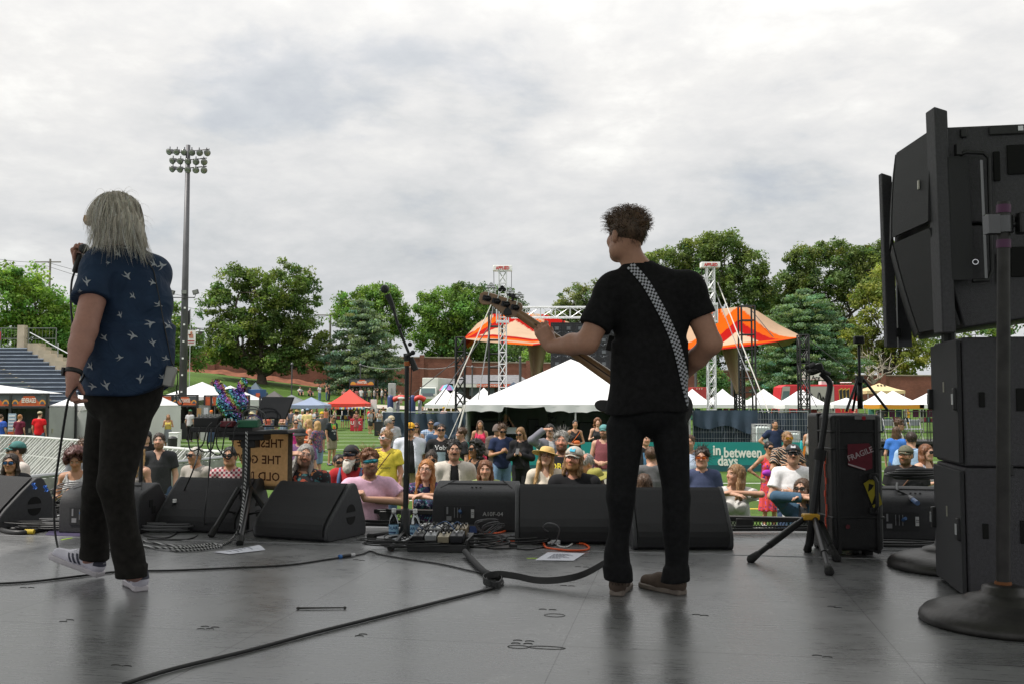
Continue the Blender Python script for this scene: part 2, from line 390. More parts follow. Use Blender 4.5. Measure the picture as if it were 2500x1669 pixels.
def conifer(label,u,v_top,v_bot,hw,y,color=(.035,.075,.04),seed=0,name='pine_tree',tiers=15,dens=1.,group='trees behind the field'):
 rng=np.random.default_rng(seed);S=FPX/y;top=P(u,v_top,y);bz=P(u,v_bot,y).z;gz=min(ground_z(top.x,y),bz)
 t=thing(name,label,'tree',(top.x,y,gz),0,group);H=top.z-gz;zb=bz-gz;Rm=hw/S
 tb_=MB();limb(tb_,(0,0,-.3),(0,0,H-.3),.3,.04,rng,.02)
 cs,rad=[],[]
 for i in range(tiers):
  f=i/(tiers-1);z=zb+(H-zb)*f;rr=Rm*((1-f)**.50)*(.85+.3*rng.random())*(.8+.2*min(1,f*4))+.25
  k=int((5+9*(1-f))*dens);a0=rng.random()*6.28
  for j in range(k):
   a=a0+6.283*j/k+rng.normal()*.2;L=rr*(.75+.35*rng.random());tip=np.array([cos(a)*L,sin(a)*L,z-.06*L+rng.normal()*.2])
   if rng.random()<.5:limb(tb_,(0,0,z-.25),tip,.05,.012,rng,.1,3)
   m_=max(2,int(L/.55))
   for q in range(1,m_+1):
    p=np.array([0,0,z])+(tip-np.array([0,0,z]))*q/m_;cs.append(p+rng.normal(size=3)*[.2,.2,.1]);rad.append(.55+.3*rng.random())
 V,F,Cc=leaves(rng,np.array(cs),np.array(rad),34,.17,color,.2,.38)
 np_mesh('crown',V,F,m_leaf,t,Cc,smooth=0);tb_.build('trunk',m_bark,t,smooth=1)
broadleaf('bright green leafy tree above the bleachers at the left edge',[(10,740,105,95),(95,760,65,75),(60,690,60,45),(30,830,110,45),(130,800,35,45)],88,40,900,(.065,.125,.022),300,55,seed=1)
broadleaf('light green tree behind the singer, left of his arm',[(175,800,50,70),(200,850,45,50),(165,860,40,40)],92,180,915,(.06,.115,.024),120,50,seed=2)
broadleaf('narrow green tree between the singer and the floodlight pole',[(405,800,60,70),(440,850,50,50),(380,860,60,50),(470,880,30,25)],96,410,925,(.055,.105,.024),150,50,seed=3)
broadleaf('large dark spreading oak on the grass bank',[(570,700,48,50),(530,760,45,55),(625,690,40,38),(700,700,70,62),(745,730,38,65),(640,780,60,60),(590,820,75,65),(680,830,75,65),(745,830,55,60),(540,850,48,45),(640,880,85,32),(760,885,40,25)],104,641,940,(.042,.072,.017),520,55,leaf=.18,crad=.8,seed=4,trunk_r=.55,fork=.25)
conifer('broad blue-green pine behind the water tent',884,742,945,112,104,(.062,.098,.058),seed=5,tiers=13,dens=1.25)
broadleaf('bright green maple rising behind the blue-green pine',[(880,745,60,50),(950,760,50,60),(845,760,40,35),(930,720,40,28),(985,800,25,35)],126,900,960,(.05,.098,.02),200,50,leaf=.2,crad=1.0,seed=6)
broadleaf('large full green tree over the brick wall left of the canopy',[(1080,760,65,60),(1150,770,55,60),(1060,830,60,50),(1130,840,70,45),(1190,850,45,40),(1045,740,30,30),(1110,720,35,22)],122,1100,950,(.045,.09,.018),330,50,leaf=.2,crad=1.0,seed=7)
broadleaf('dark tree crown behind the bass headstock',[(1150,730,55,42),(1220,745,55,45),(1265,790,45,50),(1200,800,60,40),(1290,840,40,40)],138,1200,960,(.032,.06,.018),220,50,leaf=.22,crad=1.1,seed=8)
broadleaf('feathery olive-green tree behind the truss beam',[(1400,740,45,45),(1450,730,40,45),(1370,770,35,35),(1430,800,60,50),(1500,760,50,60)],132,1420,960,(.062,.085,.03),220,50,leaf=.2,crad=.8,seed=9)
broadleaf('small light green tree under the left end of the canopy',[(1330,880,22,30),(1290,880,18,20)],119,1320,950,(.07,.13,.03),50,50,leaf=.2,seed=10)
broadleaf('tall oak to the right of the bassist',[(1620,650,60,45),(1690,630,55,45),(1770,610,60,45),(1830,650,45,45),(1720,690,75,50),(1640,720,70,50),(1800,710,70,45),(1860,720,40,40),(1740,590,35,25),(1580,680,40,45)],128,1720,980,(.045,.074,.02),520,52,leaf=.21,crad=1.0,seed=11,trunk_r=.5)
broadleaf('tall oak between the canopy and the speaker stack',[(1960,640,50,40),(2040,620,55,38),(2110,640,50,45),(1930,690,45,45),(2000,690,70,45),(2080,700,65,50),(1950,740,60,35),(2150,690,40,60),(2160,620,40,35)],130,2030,980,(.045,.072,.02),460,52,leaf=.21,crad=1.0,seed=12,trunk_r=.5)
broadleaf('dark tree filling behind the right truss tower',[(1640,800,70,55),(1560,760,50,60),(1880,850,60,70),(1720,790,60,60),(1800,810,60,60),(1700,860,80,50),(1600,870,60,50)],138,1700,980,(.04,.07,.02),330,50,leaf=.24,crad=1.2,seed=13)
broadleaf('mid-green tree above the large pine',[(1880,770,60,45),(1940,790,50,45),(2020,780,50,45),(2060,840,50,60)],134,1960,980,(.05,.08,.022),260,50,leaf=.23,crad=1.1,seed=14)
conifer('large layered pine left of the speaker stack',1962,712,965,150,109,(.055,.10,.05),seed=15,tiers=16,dens=1.5)
broadleaf('yellow-green tree beside the speaker stack',[(2120,740,50,50),(2170,700,50,55),(2100,800,45,45),(2180,800,60,60),(2140,860,50,35),(2240,760,60,90),(2210,875,75,40),(2110,885,55,30)],119,2160,950,(.08,.105,.022),290,52,leaf=.19,crad=.9,seed=16)
broadleaf('small sapling with drooping leaves before the brick wall',[(1740,925,30,32),(1720,900,22,20),(1760,945,25,20)],110,1740,985,(.05,.10,.03),60,50,seed=17,trunk_r=.12)
broadleaf('leafy trees far beyond the speaker stack',[(2350,780,120,110),(2500,800,120,110),(2420,700,90,60),(2290,880,110,45)],130,2420,980,(.05,.085,.022),160,50,leaf=.25,crad=1.2,seed=18)
broadleaf('dark bushy tree beyond the brick wall',[(1250,870,60,45),(1400,870,60,45),(1480,850,60,60),(1560,830,60,70)],135,1400,970,(.03,.055,.018),200,50,leaf=.24,crad=1.2,seed=19)
rng=np.random.default_rng(31);a0=P(2130,915,112);mb=MB()
for k in range(9):
 a=R(20+k*14);L=2.2+1.6*rng.random();tip=(cos(a)*L,rng.uniform(-.8,.8),.4+sin(a)*L*.9)
 pts=limb(mb,(0,0,-1.),tip,.09,.02,rng,.35,7)
 for j in(3,4,5):
  p=np.array(pts[j]);limb(mb,p,p+rng.normal(size=3)*[.8,.5,.5]+np.array([.3,0,.3]),.03,.008,rng,.3,4)
o=mb.build('dead_tree',mat('bleached_wood',(.42,.37,.31),.9));o.location=(a0.x,112,a0.z);tag(o,'bare bleached branches of a dead tree before the yellow-green tree','tree')
# floodlight pole, bleachers, far street
m_pole=mat('pole_steel',(.085,.085,.092),.5,.3,noise=(1.5,.15));m_lens=mat('lamp_glass',(.20,.21,.19),.18,.2,noise=(3,.3))
Y0=58.;pb=P(446,970,Y0);t=thing('floodlight_pole','tall dark floodlight pole with three rows of lamps','floodlight',(pb.x,Y0,GZ))
ptop=P(459.5,355,Y0);H=ptop.z-GZ
mb=MB().cyl((0,0,0),(ptop.x-pb.x,0,H),.26,.13,16).build('pole',m_pole,t,smooth=1)
ux=Vec((.93,-.36,0))
for row,(n,vv,x0,x1)in enumerate([(6,363,-1.5,1.6),(5,385,-1.25,1.4),(5,405,-1.25,1.4)]):
 c=Vec((ptop.x-pb.x,0,P(459,vv,Y0).z-GZ));mb=MB();sl=Vec((0,0,-.12))
 mb.cyl(c+ux*x0-sl*x0,c+ux*x1+sl*x1,.035,n=6);mb.build('crossarm',m_pole,t)
 for i in range(n):
  q=x0+(x1-x0)*(i+.3)/(n-.4);p=c+ux*q+sl*q+Vec((0,-.1,-.25));aim=Vec((-.35+i*.22,-.8,-.5)).normalized();M=rot_to(aim)
  lm=MB();lm.lathe([(.06,-.3),(.09,-.2),(.17,-.02),(.20,.1),(.205,.12)],p,14,M);lm.cyl(p+Vec((0,0,.12)),p+Vec((0,0,.3)),.03,n=5)
  h=lm.build('lamp_housing',m_pole,t,smooth=1,auto=40)
  g=MB();g.lathe([(.19,.121),(.17,.15),(.1,.18),(.01,.185)],p,14,M);g.build('lens',m_lens,h,smooth=1)
mb=MB();c=Vec((.05,-.3,P(448,728,Y0).z-GZ));mb.cyl(c+Vec((-.65,0,0)),c+Vec((.65,0,0)),.03);mb.build('lower_crossarm',m_pole,t)
for dx in(-.72,.06,.72):
 lm=MB();lm.cyl(c+Vec((dx*.9,0,0)),c+Vec((dx,0,.22)),.02,n=6);lm.box(c+Vec((dx,-.05,.32)),(.34,.16,.26),MRot(-.4*dx,3,'Y'));lm.build('floodlight',m_pole,t)
 g=MB();g.box(c+Vec((dx,-.14,.32)),(.28,.02,.2),MRot(-.4*dx,3,'Y'));g.build('lens',m_lens,t)
o=MB()
for k in range(7):o.box((.02*k,-.3,1.8+k*1.0),(.1,.05,.1))
o.build('bracket_plates',white_p,t)
# bleachers: stepped benches rising away to the left
m_seat=mat('bleacher_blue_grey',(.33,.38,.46),.55,.2,noise=(1.2,.25));m_conc=mat('concrete',(.42,.36,.27),.9,noise=(1.5,.15));m_dark=mat('dark_gap',(.13,.15,.185),.8)
t=thing('bleachers','rows of blue-grey bleacher benches rising at the left','bleachers',(-19,52,GZ))
NB=20
def bl(i,x):  # bench i, along the row coordinate x
 return Vec((x-.0*i,i*.86,.55+i*.285))
sb,rb,gp=MB(),MB(),MB()
for i in range(NB):
 p=bl(i,0);xr=-.81*i
 x0=-40.
 sb.box((x0/2+xr/2,p.y,p.z),(xr-x0,.34,.06));gp.box((x0/2+xr/2,p.y+.05,p.z-.17),(xr-x0-.1,.05,.26));rb.box((x0/2+xr/2,p.y+.62,p.z-.10),(xr-x0,.48,.05))
sb.build('bench_rows',m_seat,t);rb.build('footboards',m_seat,t);gp.build('risers',m_dark,t)
wb=MB()
for i in range(NB):
 p=bl(i,0);xr=-.81*i;wb.box((xr+.45,p.y+.3,(p.z+.35)/2),(.9,.88,p.z+.35))
wb.build('end_wall',m_conc,t)
ab=MB()
for i in range(1,NB):
 p=bl(i,0);ab.box((-3.5-i*.85,p.y,p.z+.035),(.9,.36,.012));ab.box((-3.2-i*.85,p.y-.2,p.z+.05),(.12,.06,.06))
ab.build('aisle_steps',m_conc,t)
hb=MB();p0,p1=bl(0,0),bl(NB-1,0)
hb.cyl((.9,p0.y,p0.z+1.1),(.9-.81*NB,p1.y,p1.z+1.1),.035,n=6)
for i in range(0,NB,4):p=bl(i,0);hb.cyl((.9-.81*i,p.y,p.z),(.9-.81*i,p.y,p.z+1.1),.03,n=5)
hb.build('handrail',alu,t)
ft=MB();zt=p1.z
for x in np.arange(-40,-13.9,2.0):ft.cyl((x,p1.y+1.2,zt),(x,p1.y+1.2,zt+1.5),.035,n=5)
for z in(.1,.75,1.5):ft.cyl((-40,p1.y+1.2,zt+z),(-14,p1.y+1.2,zt+z),.025,n=5)
for x in np.arange(-40,-14,.25):ft.cyl((x,p1.y+1.2,zt+.1),(x,p1.y+1.2,zt+1.5),.008,n=3,caps=False)
ft.build('guard_fence',mat('fence_grey',(.2,.21,.2),.6,.4),t)
cb_=MB();cb_.box((-16.4,p1.y+1.1,zt+.75),(.5,.5,1.9));cb_.build('post',m_conc,t)
sg=MB();sg.box((-18.2,p1.y+1.15,zt+.95),(.4,.05,.6));sg.build('notice',mat('red_sign',(.5,.02,.03),.6),t)
# brick building beyond the bleachers
t=thing('brick_building','brick building with pale panels behind the left trees','building',(-50,103,GZ))
mb=MB().box((0,4,3.7),(11,8,7.4)).build('wall',m_brick,t)
mb=MB().box((0,4,7.5),(11.4,8.4,.3)).build('roof',m_cop,t)
for i in range(3):
 mb=MB().box((-3.6+i*3.6,-.03,5.2),(1.3,.1,1.8)).build('window',mat('pale_window',(.35,.45,.45),.2),t)
t=thing('low_building','pale flat-roofed building beyond the wall by the pole','building',(P(500,850,150).x,150,GZ+5))
mb=MB().box((0,4,2.6),(9,8,5.2)).build('wall',mat('pale_render',(.5,.5,.46),.8,noise=(1,.1)),t);mb=MB().box((1.5,-.1,5.35),(5,7,.4)).build('roof',mat('bluish_roof',(.35,.45,.52),.5),t)
# street things
yb=75.;a,c=P(457,806,yb),P(477,842,yb);t=thing('banner','white hanging banner with a figure on the floodlight pole','banner',(a.x,yb,c.z))
mb=MB().box(((c.x-a.x)/2,0,(a.z-c.z)/2),(c.x-a.x,.04,a.z-c.z)).build('cloth',mat('banner_white',(.7,.7,.68),.8),t)
mb=MB();W=c.x-a.x;HH=a.z-c.z
mb.sphere((W*.5,-.03,HH*.82),(.09,.02,.12));mb.box((W*.5,-.03,HH*.6),(.32,.01,.3));mb.box((W*.3,-.03,HH*.68),(.2,.01,.1));mb.build('figure_print',mat('print_skin',(.45,.2,.13),.8),t)
mb=MB().box((W*.5,-.032,HH*.28),(W*.8,.01,.08)).box((W*.5,-.032,HH*.14),(W*.7,.01,.06)).build('lettering',mat('print_red',(.3,.03,.03),.8),t)
mb=MB().cyl((-.06,0,HH+.05),(W+.1,0,HH+.05),.03,n=5).cyl((-.06,0,-3.6),(-.06,0,HH+.1),.06,n=6).build('pole',m_pole,t)
p=P(465,790,90);t=thing('flag_pole','thin flagpole with a limp dark flag beside the floodlight pole','flagpole',(p.x,90,ground_z(p.x,90)))
mb=MB();zt=P(465,752,90).z-ground_z(p.x,90);mb.cyl((0,0,0),(0,0,zt),.05,.03,6);mb.build('pole',alu,t)
mb=MB().grid(lambda a,c:(-.05-.55*a*(.5+.5*c),.1*sin(6*a),zt-.1-1.3*(1-c)*1.0-.5*a),6,6).build('flag',mat('dark_flag',(.03,.03,.035),.8),t,solid=.02)
p=P(491,826,140);t=thing('traffic_light','dark traffic light on a mast arm by the pale building','traffic light',(p.x,140,p.z))
mb=MB().box((0,0,0),(.8,.5,2.0)).build('signal_head',black,t);mb=MB().tube([(-3.5,.4,1.4),(-1,.4,1.5),(6,.4,.3)],.1,6).tube([(6,.4,.5),(6,.4,-7)],.12,6).build('mast',m_pole,t)
for i in range(3):
 mb=MB().cyl((0,-.26,.6-.6*i),(0,-.32,.6-.6*i),.22).build('lamp',mat('dark_lens',(.05,.04,.03),.3),t)
t=thing('utility_pole','wooden utility pole with a crossarm beyond the oak','utility pole',(P(805,900,128).x,128,ground_z(-24,128)))
zt=P(805,766,128).z-ground_z(-24,128);mb=MB().cyl((0,0,0),(0,0,zt),.17,.13,7).build('post',mat('grey_wood',(.2,.18,.16),.9),t);mb=MB().box((-.6,0,zt-.2),(3,.12,.14)).build('crossarm',mat('grey_wood',(.2,.18,.16),.9),t)
def cable_between(label,pts,r,m,name='power_line',sag=.3,cat='cable'):
 mb=MB();out=[]
 for a,c in zip(pts,pts[1:]):
  for i in range(9):
   q=Vec(a)+(Vec(c)-Vec(a))*i/8;q.z-=sag*4*(i/8)*(1-i/8);out.append(q)
 mb.tube(out,r,5);return tag(mb.build(name,m),label,cat)
t=thing('utility_pole','utility pole crossarm above the left tree','utility pole',(P(115,900,125).x,125,GZ))
zt=P(115,640,125).z-GZ;mb=MB().cyl((0,0,0),(0,0,zt+.4),.17,.13,7).build('post',mat('grey_wood',(.2,.18,.16),.9),t);mb=MB().box((-.3,0,zt),(3.4,.14,.14)).build('crossarm',mat('grey_wood',(.2,.18,.16),.9),t)
wire=mat('wire',(.03,.03,.03),.6)
cable_between('upper power line crossing the sky at the left',[P(-60,622,125),P(115,641,125),P(560,745,130)],.025,wire)
cable_between('lower power line crossing the sky at the left',[P(-60,636,125),P(115,650,125),P(560,775,130)],.025,wire)
cable_between('power line between the oak and the blue-green pine',[P(470,800,128),P(620,790,128),P(806,770,128)],.025,wire)
# truss, canopy stage
m_truss=mat('truss_aluminium',(.66,.67,.68),.35,.55,noise=(10,.1));m_btruss=mat('truss_black',(.025,.025,.027),.5,.3)
def lattice(mb,a,b,wd,step,r,ladder=False):
 a,b=Vec(a),Vec(b);d=(b-a);L=d.length;M=rot_to(d);n=max(2,int(L/step));h=wd/2
 cor=[Vec((x,y,0))for x,y in((-h,-h),(h,-h),(h,h),(-h,h))]
 for c in cor:mb.cyl(a+M@c,b+M@c,r,n=6)
 for i in range(n+1):
  z=Vec((0,0,L*i/n))
  for k in range(4):
   mb.cyl(a+M@(cor[k]+z),a+M@(cor[(k+1)%4]+z),r*.55,n=4,caps=False)
   if i<n and not ladder:
    z2=Vec((0,0,L*(i+1)/n));q=(k,(k+1)%4)if(i+k)%2 else((k+1)%4,k)
    mb.cyl(a+M@(cor[q[0]]+z),a+M@(cor[q[1]]+z2),r*.5,n=4,caps=False)
    if not ladder and k%2==0:mb.cyl(a+M@(cor[q[1]]+z),a+M@(cor[q[0]]+z2),r*.5,n=4,caps=False)
YT=39.
for nm,u,vt,lab in(('l',1227,663,'left silver truss tower with a sign board on top'),('r',1737.5,655,'right silver truss tower with a sign board on top')):
 x=P(u,976,YT).x;zt=P(u,vt,YT).z;t=thing('truss_tower',lab,'truss tower',(x,YT,GZ),0,'silver truss towers')
 mb=MB();lattice(mb,(0,0,0),(0,0,zt-GZ),.30,.45,.026);mb.build('truss',m_truss,t)
 mb=MB().box((0,0,zt-GZ+.12),(.78,.36,.22)).build('head_block',white_p,t,bev=.02)
 mb=MB();letter(mb,'APPLIED',(0,-.19,zt-GZ+.11),(1,0,0),(0,0,1),.185,.004,.006,.8);mb.build('lettering',mat('red_letters',(.5,.03,.03),.6),t)
 mb=MB();zs=P(u,765,YT).z-GZ;mb.box((0,-.19,zs-.35),(.46,.05,.1));mb.box((0,-.19,zs+.35),(.46,.05,.1));mb.box((.24,0,zs),(.05,.42,.82));mb.box((-.24,0,zs),(.05,.42,.82));mb.build('sleeve_block',m_truss,t,bev=.01)
 mb=MB().tube([(-.36,0,zt-GZ),(-.34,0,zs)],.012,5).tube([(.36,0,zt-GZ),(.36,0,zs)],.012,5).build('hoist_chain',wire,t)
zc=P(1480,763,YT);a=P(1240,763,YT);c=P(1725,763,YT)
t=thing('truss_beam','horizontal silver truss beam between the two towers','truss',(0,YT,zc.z));mb=MB();lattice(mb,(a.x+.12,0,0),(c.x-.12,0,0),.42,.6,.028);mb.build('truss',m_truss,t)
# LED wall hanging from the beam, seen from its back
m_led=bpy.data.materials.new('led_back');m_led.use_nodes=True;b=m_led.node_tree.nodes['Principled BSDF'];b.inputs['Roughness'].default_value=.5
tl=NT(m_led,'ShaderNodeTexCoord');vo=NT(m_led,'ShaderNodeTexVoronoi',Scale=9.);vo.feature='F1';LK(m_led,tl.outputs['Object'],vo.inputs['Vector'])
bk=NT(m_led,'ShaderNodeTexBrick',Scale=3.3);bk.inputs['Color1'].default_value=(.018,.02,.026,1);bk.inputs['Color2'].default_value=(.03,.032,.038,1);bk.inputs['Mortar'].default_value=(.004,.004,.005,1);bk.offset=0
mpx=NT(m_led,'ShaderNodeMapping');mpx.inputs['Rotation'].default_value=(R(90),0,0);LK(m_led,tl.outputs['Object'],mpx.inputs[0]);LK(m_led,mpx.outputs[0],bk.inputs['Vector'])
LK(m_led,mixc(m_led,ramp(m_led,vo.outputs['Distance'],[(.08,(1,1,1)),(.14,(0,0,0))]),bk.outputs[0],(.2,.22,.26)),b.inputs['Base Color'])
a,c=P(1345,788,41),P(1640,960,41);t=thing('led_wall','back of a dark LED video wall hung from the truss beam','video wall',(a.x,41,c.z));W,HH=c.x-a.x,a.z-c.z
mb=MB().box((W/2,.06,HH/2),(W,.08,HH)).build('panels',m_led,t)
mb=MB()
for i in range(int(W/.5)+1):mb.box((min(W,i*.5),-.02,HH/2),(.03,.05,HH))
for j in range(int(HH/.5)+1):mb.box((W/2,-.025,min(HH,j*.5)),(W,.05,.03))
mb.build('panel_frames',m_btruss,t)
mb=MB();rr=random.Random(3)
for i in range(int(W/.5)):
 for j in range(int(HH/.5)):
  mb.box((i*.5+.25,-.03,j*.5+.27),(.16,.05,.14));mb.tube([(i*.5+.1,-.04,j*.5+.1),(i*.5+.2,-.07,j*.5+.03),(i*.5+.4,-.04,j*.5+.12)],.008,4)
mb.build('power_boxes',mat('grey_box',(.09,.1,.11),.5),t)
mb=MB()
for i in range(int(W/.5)):
 for j in range(int(HH/.5)):mb.box((i*.5+.25+rr.uniform(-.1,.1),-.06,j*.5+.1),(.03,.02,.02))
mb.build('connector_tags',mat('tag_white',(.6,.62,.65),.5),t)
mb=MB()
for q in(.1,.35,.6,.9):mb.cyl((W*q,0,HH),(W*q,-.5,zc.z-c.z),.03,n=6)
mb.build('hanging_straps',black,t)
# striped canopy
m_can=mat('canopy_cloth',(.6,.4,.3),.9,attr='Col',noise=(1.5,.06),spec=.05)
tan,ora,red,pale=(.40,.27,.18),(.52,.080,.002),(.31,.005,.003),(.46,.33,.23)
UP=[(1134,824),(1165,790),(1203,766),(1260,762),(1330,768),(1400,790),(1480,803),(1560,800),(1640,785),(1734,757),(1815,748),(1850,760),(1900,792),(1956,820)]
LO=[(1134,827),(1180,834),(1240,839),(1300,843),(1380,830),(1480,820),(1580,830),(1680,853),(1746,854),(1800,848),(1850,842),(1900,833),(1956,823)]
def poly_at(tab,u):return interp(u,tab)
YC0,YC1,YC2=46.,52.,58.
def can_col(u,t):
 if u>1530:
  x=abs(u-1800)
  if u>1830 and x>185*(1.0-t):return tan
  if t<.06:return red
  if t<.13:return ora
  if x<150*(.5-t):return pale
  if x<175*(.74-t):return red
  if x<190*(1.0-t):return ora
  return tan if(u+60*t)%130<70 else(red if t<.4 else ora)
 if t<.10:return(ora if(u-1130)%110<60 else red)if u>1220 else tan
 if t<.17:return tan
 if t<.25:return ora
 if t<.33:return red
 x=abs(u-1258)
 if x<190*(.80-t):return pale
 if x<215*(.97-t):return red
 if x<250*(1.1-t):return ora
 return tan if(u+60*t)%120<60 else red
NU,NV=240,40;vs,cs,fs=[],[],[]
for j in range(NV):
 t_=j/(NV-1)
 for i in range(NU):
  u=1134+822*i/(NU-1);lo=P(u,poly_at(LO,u),YC0);up=P(u,poly_at(UP,u),YC1)
  p=lo+(up-lo)*t_;p.z-=.35*sin(pi*t_)*min(1,4*min(i,NU-1-i)/NU);vs.append(p);cs.append(can_col(u,t_))
for j in range(1,14):
 t_=j/13
 for i in range(NU):
  u=1134+822*i/(NU-1);lo=P(u,poly_at(LO,u),YC0);up=P(u,poly_at(UP,u),YC1);lo=Vec((up.x,YC2,up.z-(up.z-lo.z)*.35))
  p=up+(lo-up)*t_;p.z-=.3*sin(pi*t_);vs.append(p);cs.append(can_col(u,1-t_))
NVV=NV+13
fs=np.array([(j*NU+i,j*NU+i+1,(j+1)*NU+i+1,(j+1)*NU+i)for j in range(NVV-1)for i in range(NU-1)])
t=thing('stage_canopy','orange, red and tan striped tension canopy over the other stage','canopy',(0,0,0))
np_mesh('canopy_cloth',np.array([tuple(v)for v in vs]),fs,m_can,t,np.array(cs))
for(u0,u1,v0,ub,vb)in((1288,1338,838,1306,960),(1760,1806,846,1800,960)):
 a,c=P(u0,v0,48),P(u1,v0,49);e=P(ub,vb,48.5)
 mb=MB().grid(lambda q,s,a=a,c=c,e=e:(a+(c-a)*q)*(1-s)+e*s+Vec((.12*(q-.5)*s,.6*sin(q*6.28)*(1-s),0)),8,14).build('canopy_leg',mat('tan_cloth',(.50,.36,.26),.8),t,smooth=1,solid=.02)
TW=[(1124,824,45.8,'outer left black lattice tower under the canopy tip'),(1210,764,44.8,'black ladder tower beside the left silver truss tower'),(1313,846,49.5,'black lattice tower behind the tan canopy leg'),(1495,812,49,'black lattice tower hidden behind the video wall'),(1804,846,49.3,'thin black lattice tower beside the right canopy leg'),(1822,748,44.8,'tall black ladder tower at the right canopy peak'),(1960,818,45.8,'outer right black lattice tower under the canopy tip')]
for(u,v,y,lab)in TW:
 p=P(u,v,y);wd=.62 if 'ladder' in lab else .42;t=thing('lattice_tower',lab,'truss tower',(p.x,y,GZ),0,'black lattice towers');mb=MB();lattice(mb,(0,0,0),(0,0,p.z-GZ),wd,.62,.045,'ladder' in lab);mb.build('truss',m_btruss,t)
rope=mat('pale_rope',(.62,.60,.55),.8);strap=mat('dark_strap',(.05,.05,.055),.7)
def guy(label,a,b,r,m):mb=MB().cyl(a,b,r,n=6);tag(mb.build('guy_wire',m),label,'guy wire','guy wires of the towers')
guy('pale rope from the left silver tower down to its left',P(1203,735,39.5),P(1085,1003,39.),.022,rope)
guy('grey strap from the left silver tower down past the marquee',P(1212,700,39.5),P(1165,990,40),.022,mat('grey_strap',(.3,.3,.31),.8))
guy('black strap from the left canopy tip down over the white tents',P(1200,790,47),P(1062,985,42),.025,strap)
guy('black strap running left from the outer left tower',P(1124,870,45.8),P(1010,960,46),.022,strap)
guy('pale rope from the right silver tower down to the fence',P(1752,690,39.2),P(1898,1060,35.5),.022,rope)
guy('grey strap hanging beside the right silver tower',P(1738,690,39.2),P(1872,1030,36.5),.016,mat('grey_strap',(.3,.3,.31),.8))
guy('black strap from the right canopy peak to its right',P(1835,758,50),P(1935,880,46),.02,strap)
guy('black strap from the outer right tower running right',P(1968,825,46),P(2075,905,46),.02,strap)
guy('dark strap in front of the white tents at the right',P(1960,925,44),P(1994,992,42),.02,strap)
cable_between('thin string of lights between posts before the brick wall',[P(880,890,98),P(1000,894,98),P(1120,890,98),P(1240,886,98)],.03,mat('grey_strap',(.3,.3,.31),.8),name='string_lights',sag=.3)
for u,vt,y,lab in((713,890,98,'thin dark post on the grass bank right of the oak'),(880,892,98,'thin dark post before the blue-green pine'),(1153,897,92,'thin dark post before the lunch building'),(1270,874,95,'dark post behind the marquee roof'),(1698,880,95,'tall dark post right of the bassist'),(1786,880,95,'dark post beside the ladder tower')):
 a=P(u,vt,y);zb=ground_z(a.x,y);mb=MB().cyl((0,0,0),(0,0,a.z-zb),.13 if y==95 else .07,n=8).lathe([(.16,a.z-zb),(.16,a.z-zb+.1),(.03,a.z-zb+.25)],n=8)
 o=mb.build('lamp_post',m_pole);o.location=(a.x,y,zb);tag(o,lab,'post','dark posts before the brick wall')
# tents
m_tw=mat('tent_white',(.70,.70,.70),.6,noise=(1.2,.03));m_leg=mat('tent_leg',(.5,.5,.5),.4,.6)
def popup(label,u,vpeak,y,wpx,color,eave=None,val=None,walls=False,z0=None,group='pop-up tents round the field',hfix=None,legs=True):
 S=FPX/y;w_=wpx/S;c=P(u,vpeak,y+w_/2);g=ground_z(c.x,y)if z0 is None else z0;h=c.z-g if hfix is None else hfix
 e=h-w_*.33 if eave is None else eave
 m=mat('tent_%02d%02d%02d'%tuple(int(99*q)for q in color),color,.65,noise=(1.2,.05))
 t=thing('popup_tent',label,'tent',(c.x,y+w_/2,g),0,group);hw=w_/2;mb=MB()
 for k in range(4):
  a=k*pi/2;Mz=MRot(a,3,'Z')
  def fn(p,q):
   x=(p-.5)*2*hw*(1-q);yy=-hw*(1-q);z=e+(h-e)*(q**1.25)-.05*sin(pi*p)*(1-q)*.6
   return Mz@Vec((x,yy,z))
  mb.grid(fn,9,7)
  if val is None:mb.grid(lambda p,q:Mz@Vec(((p-.5)*2*hw,-hw-.01,e-.26*q-.04*sin(pi*p))),9,3)
 mb.build('canopy',m,t,smooth=1)
 if val is not None:
  mv=MB()
  for k in range(4):
   Mz=MRot(k*pi/2,3,'Z');mv.grid(lambda p,q:Mz@Vec(((p-.5)*2*hw,-hw-.01,e-.28*q-.04*sin(pi*p))),9,3)
  mv.build('valance',mat('valance_%02d%02d%02d'%tuple(int(99*q)for q in val),val,.65),t)
 if legs:
  for sx in(-1,1):
   for sy in(-1,1):
    lg=MB();lg.box((sx*(hw-.06),sy*(hw-.06),e/2),(.05,.05,e));lg.build('leg',m_leg,t)
 if walls:
  wb=MB();wb.add([(-hw,hw-.02,0),(hw,hw-.02,0),(hw,hw-.02,e),(-hw,hw-.02,e)],[(0,1,2,3)]);wb.build('back_wall',m,t)
 return t,w_,e
W3=(.72,.72,.73)
popup('white tent half hidden right behind the bassist',1690,948,76,92,W3,eave=1.98)
popup('white tent between the right silver tower and the ladder tower',1764,948,76,90,W3,eave=1.98)
popup('lower white tent peeking out behind the ladder tower',1800,962,86,74,W3)
popup('white tent right of the tall ladder tower',1864,948,71,101,W3,eave=1.98)
popup('white tent below the red truck, crossed by the outer tower',1955,947,68,110,W3,eave=1.98)
popup('flat white tent behind the tripod on the black case',2066,966,74,92,W3,eave=1.95,hfix=2.5)
popup('white tent peak just left of the orange-trimmed tent',2152,953,76,90,W3,eave=1.98)
popup('white tent with an orange-brown valance',2180,952,68,108,W3,eave=2.0,val=(.55,.24,.01))
popup('white tent half hidden by the speaker stack',2275,952,68,108,W3,eave=2.0)
tt,tw_,te_=popup('tan tent with dark claw marks by the brick wall',2146,934,86,92,(.62,.48,.26),eave=2.9)
mb=MB()
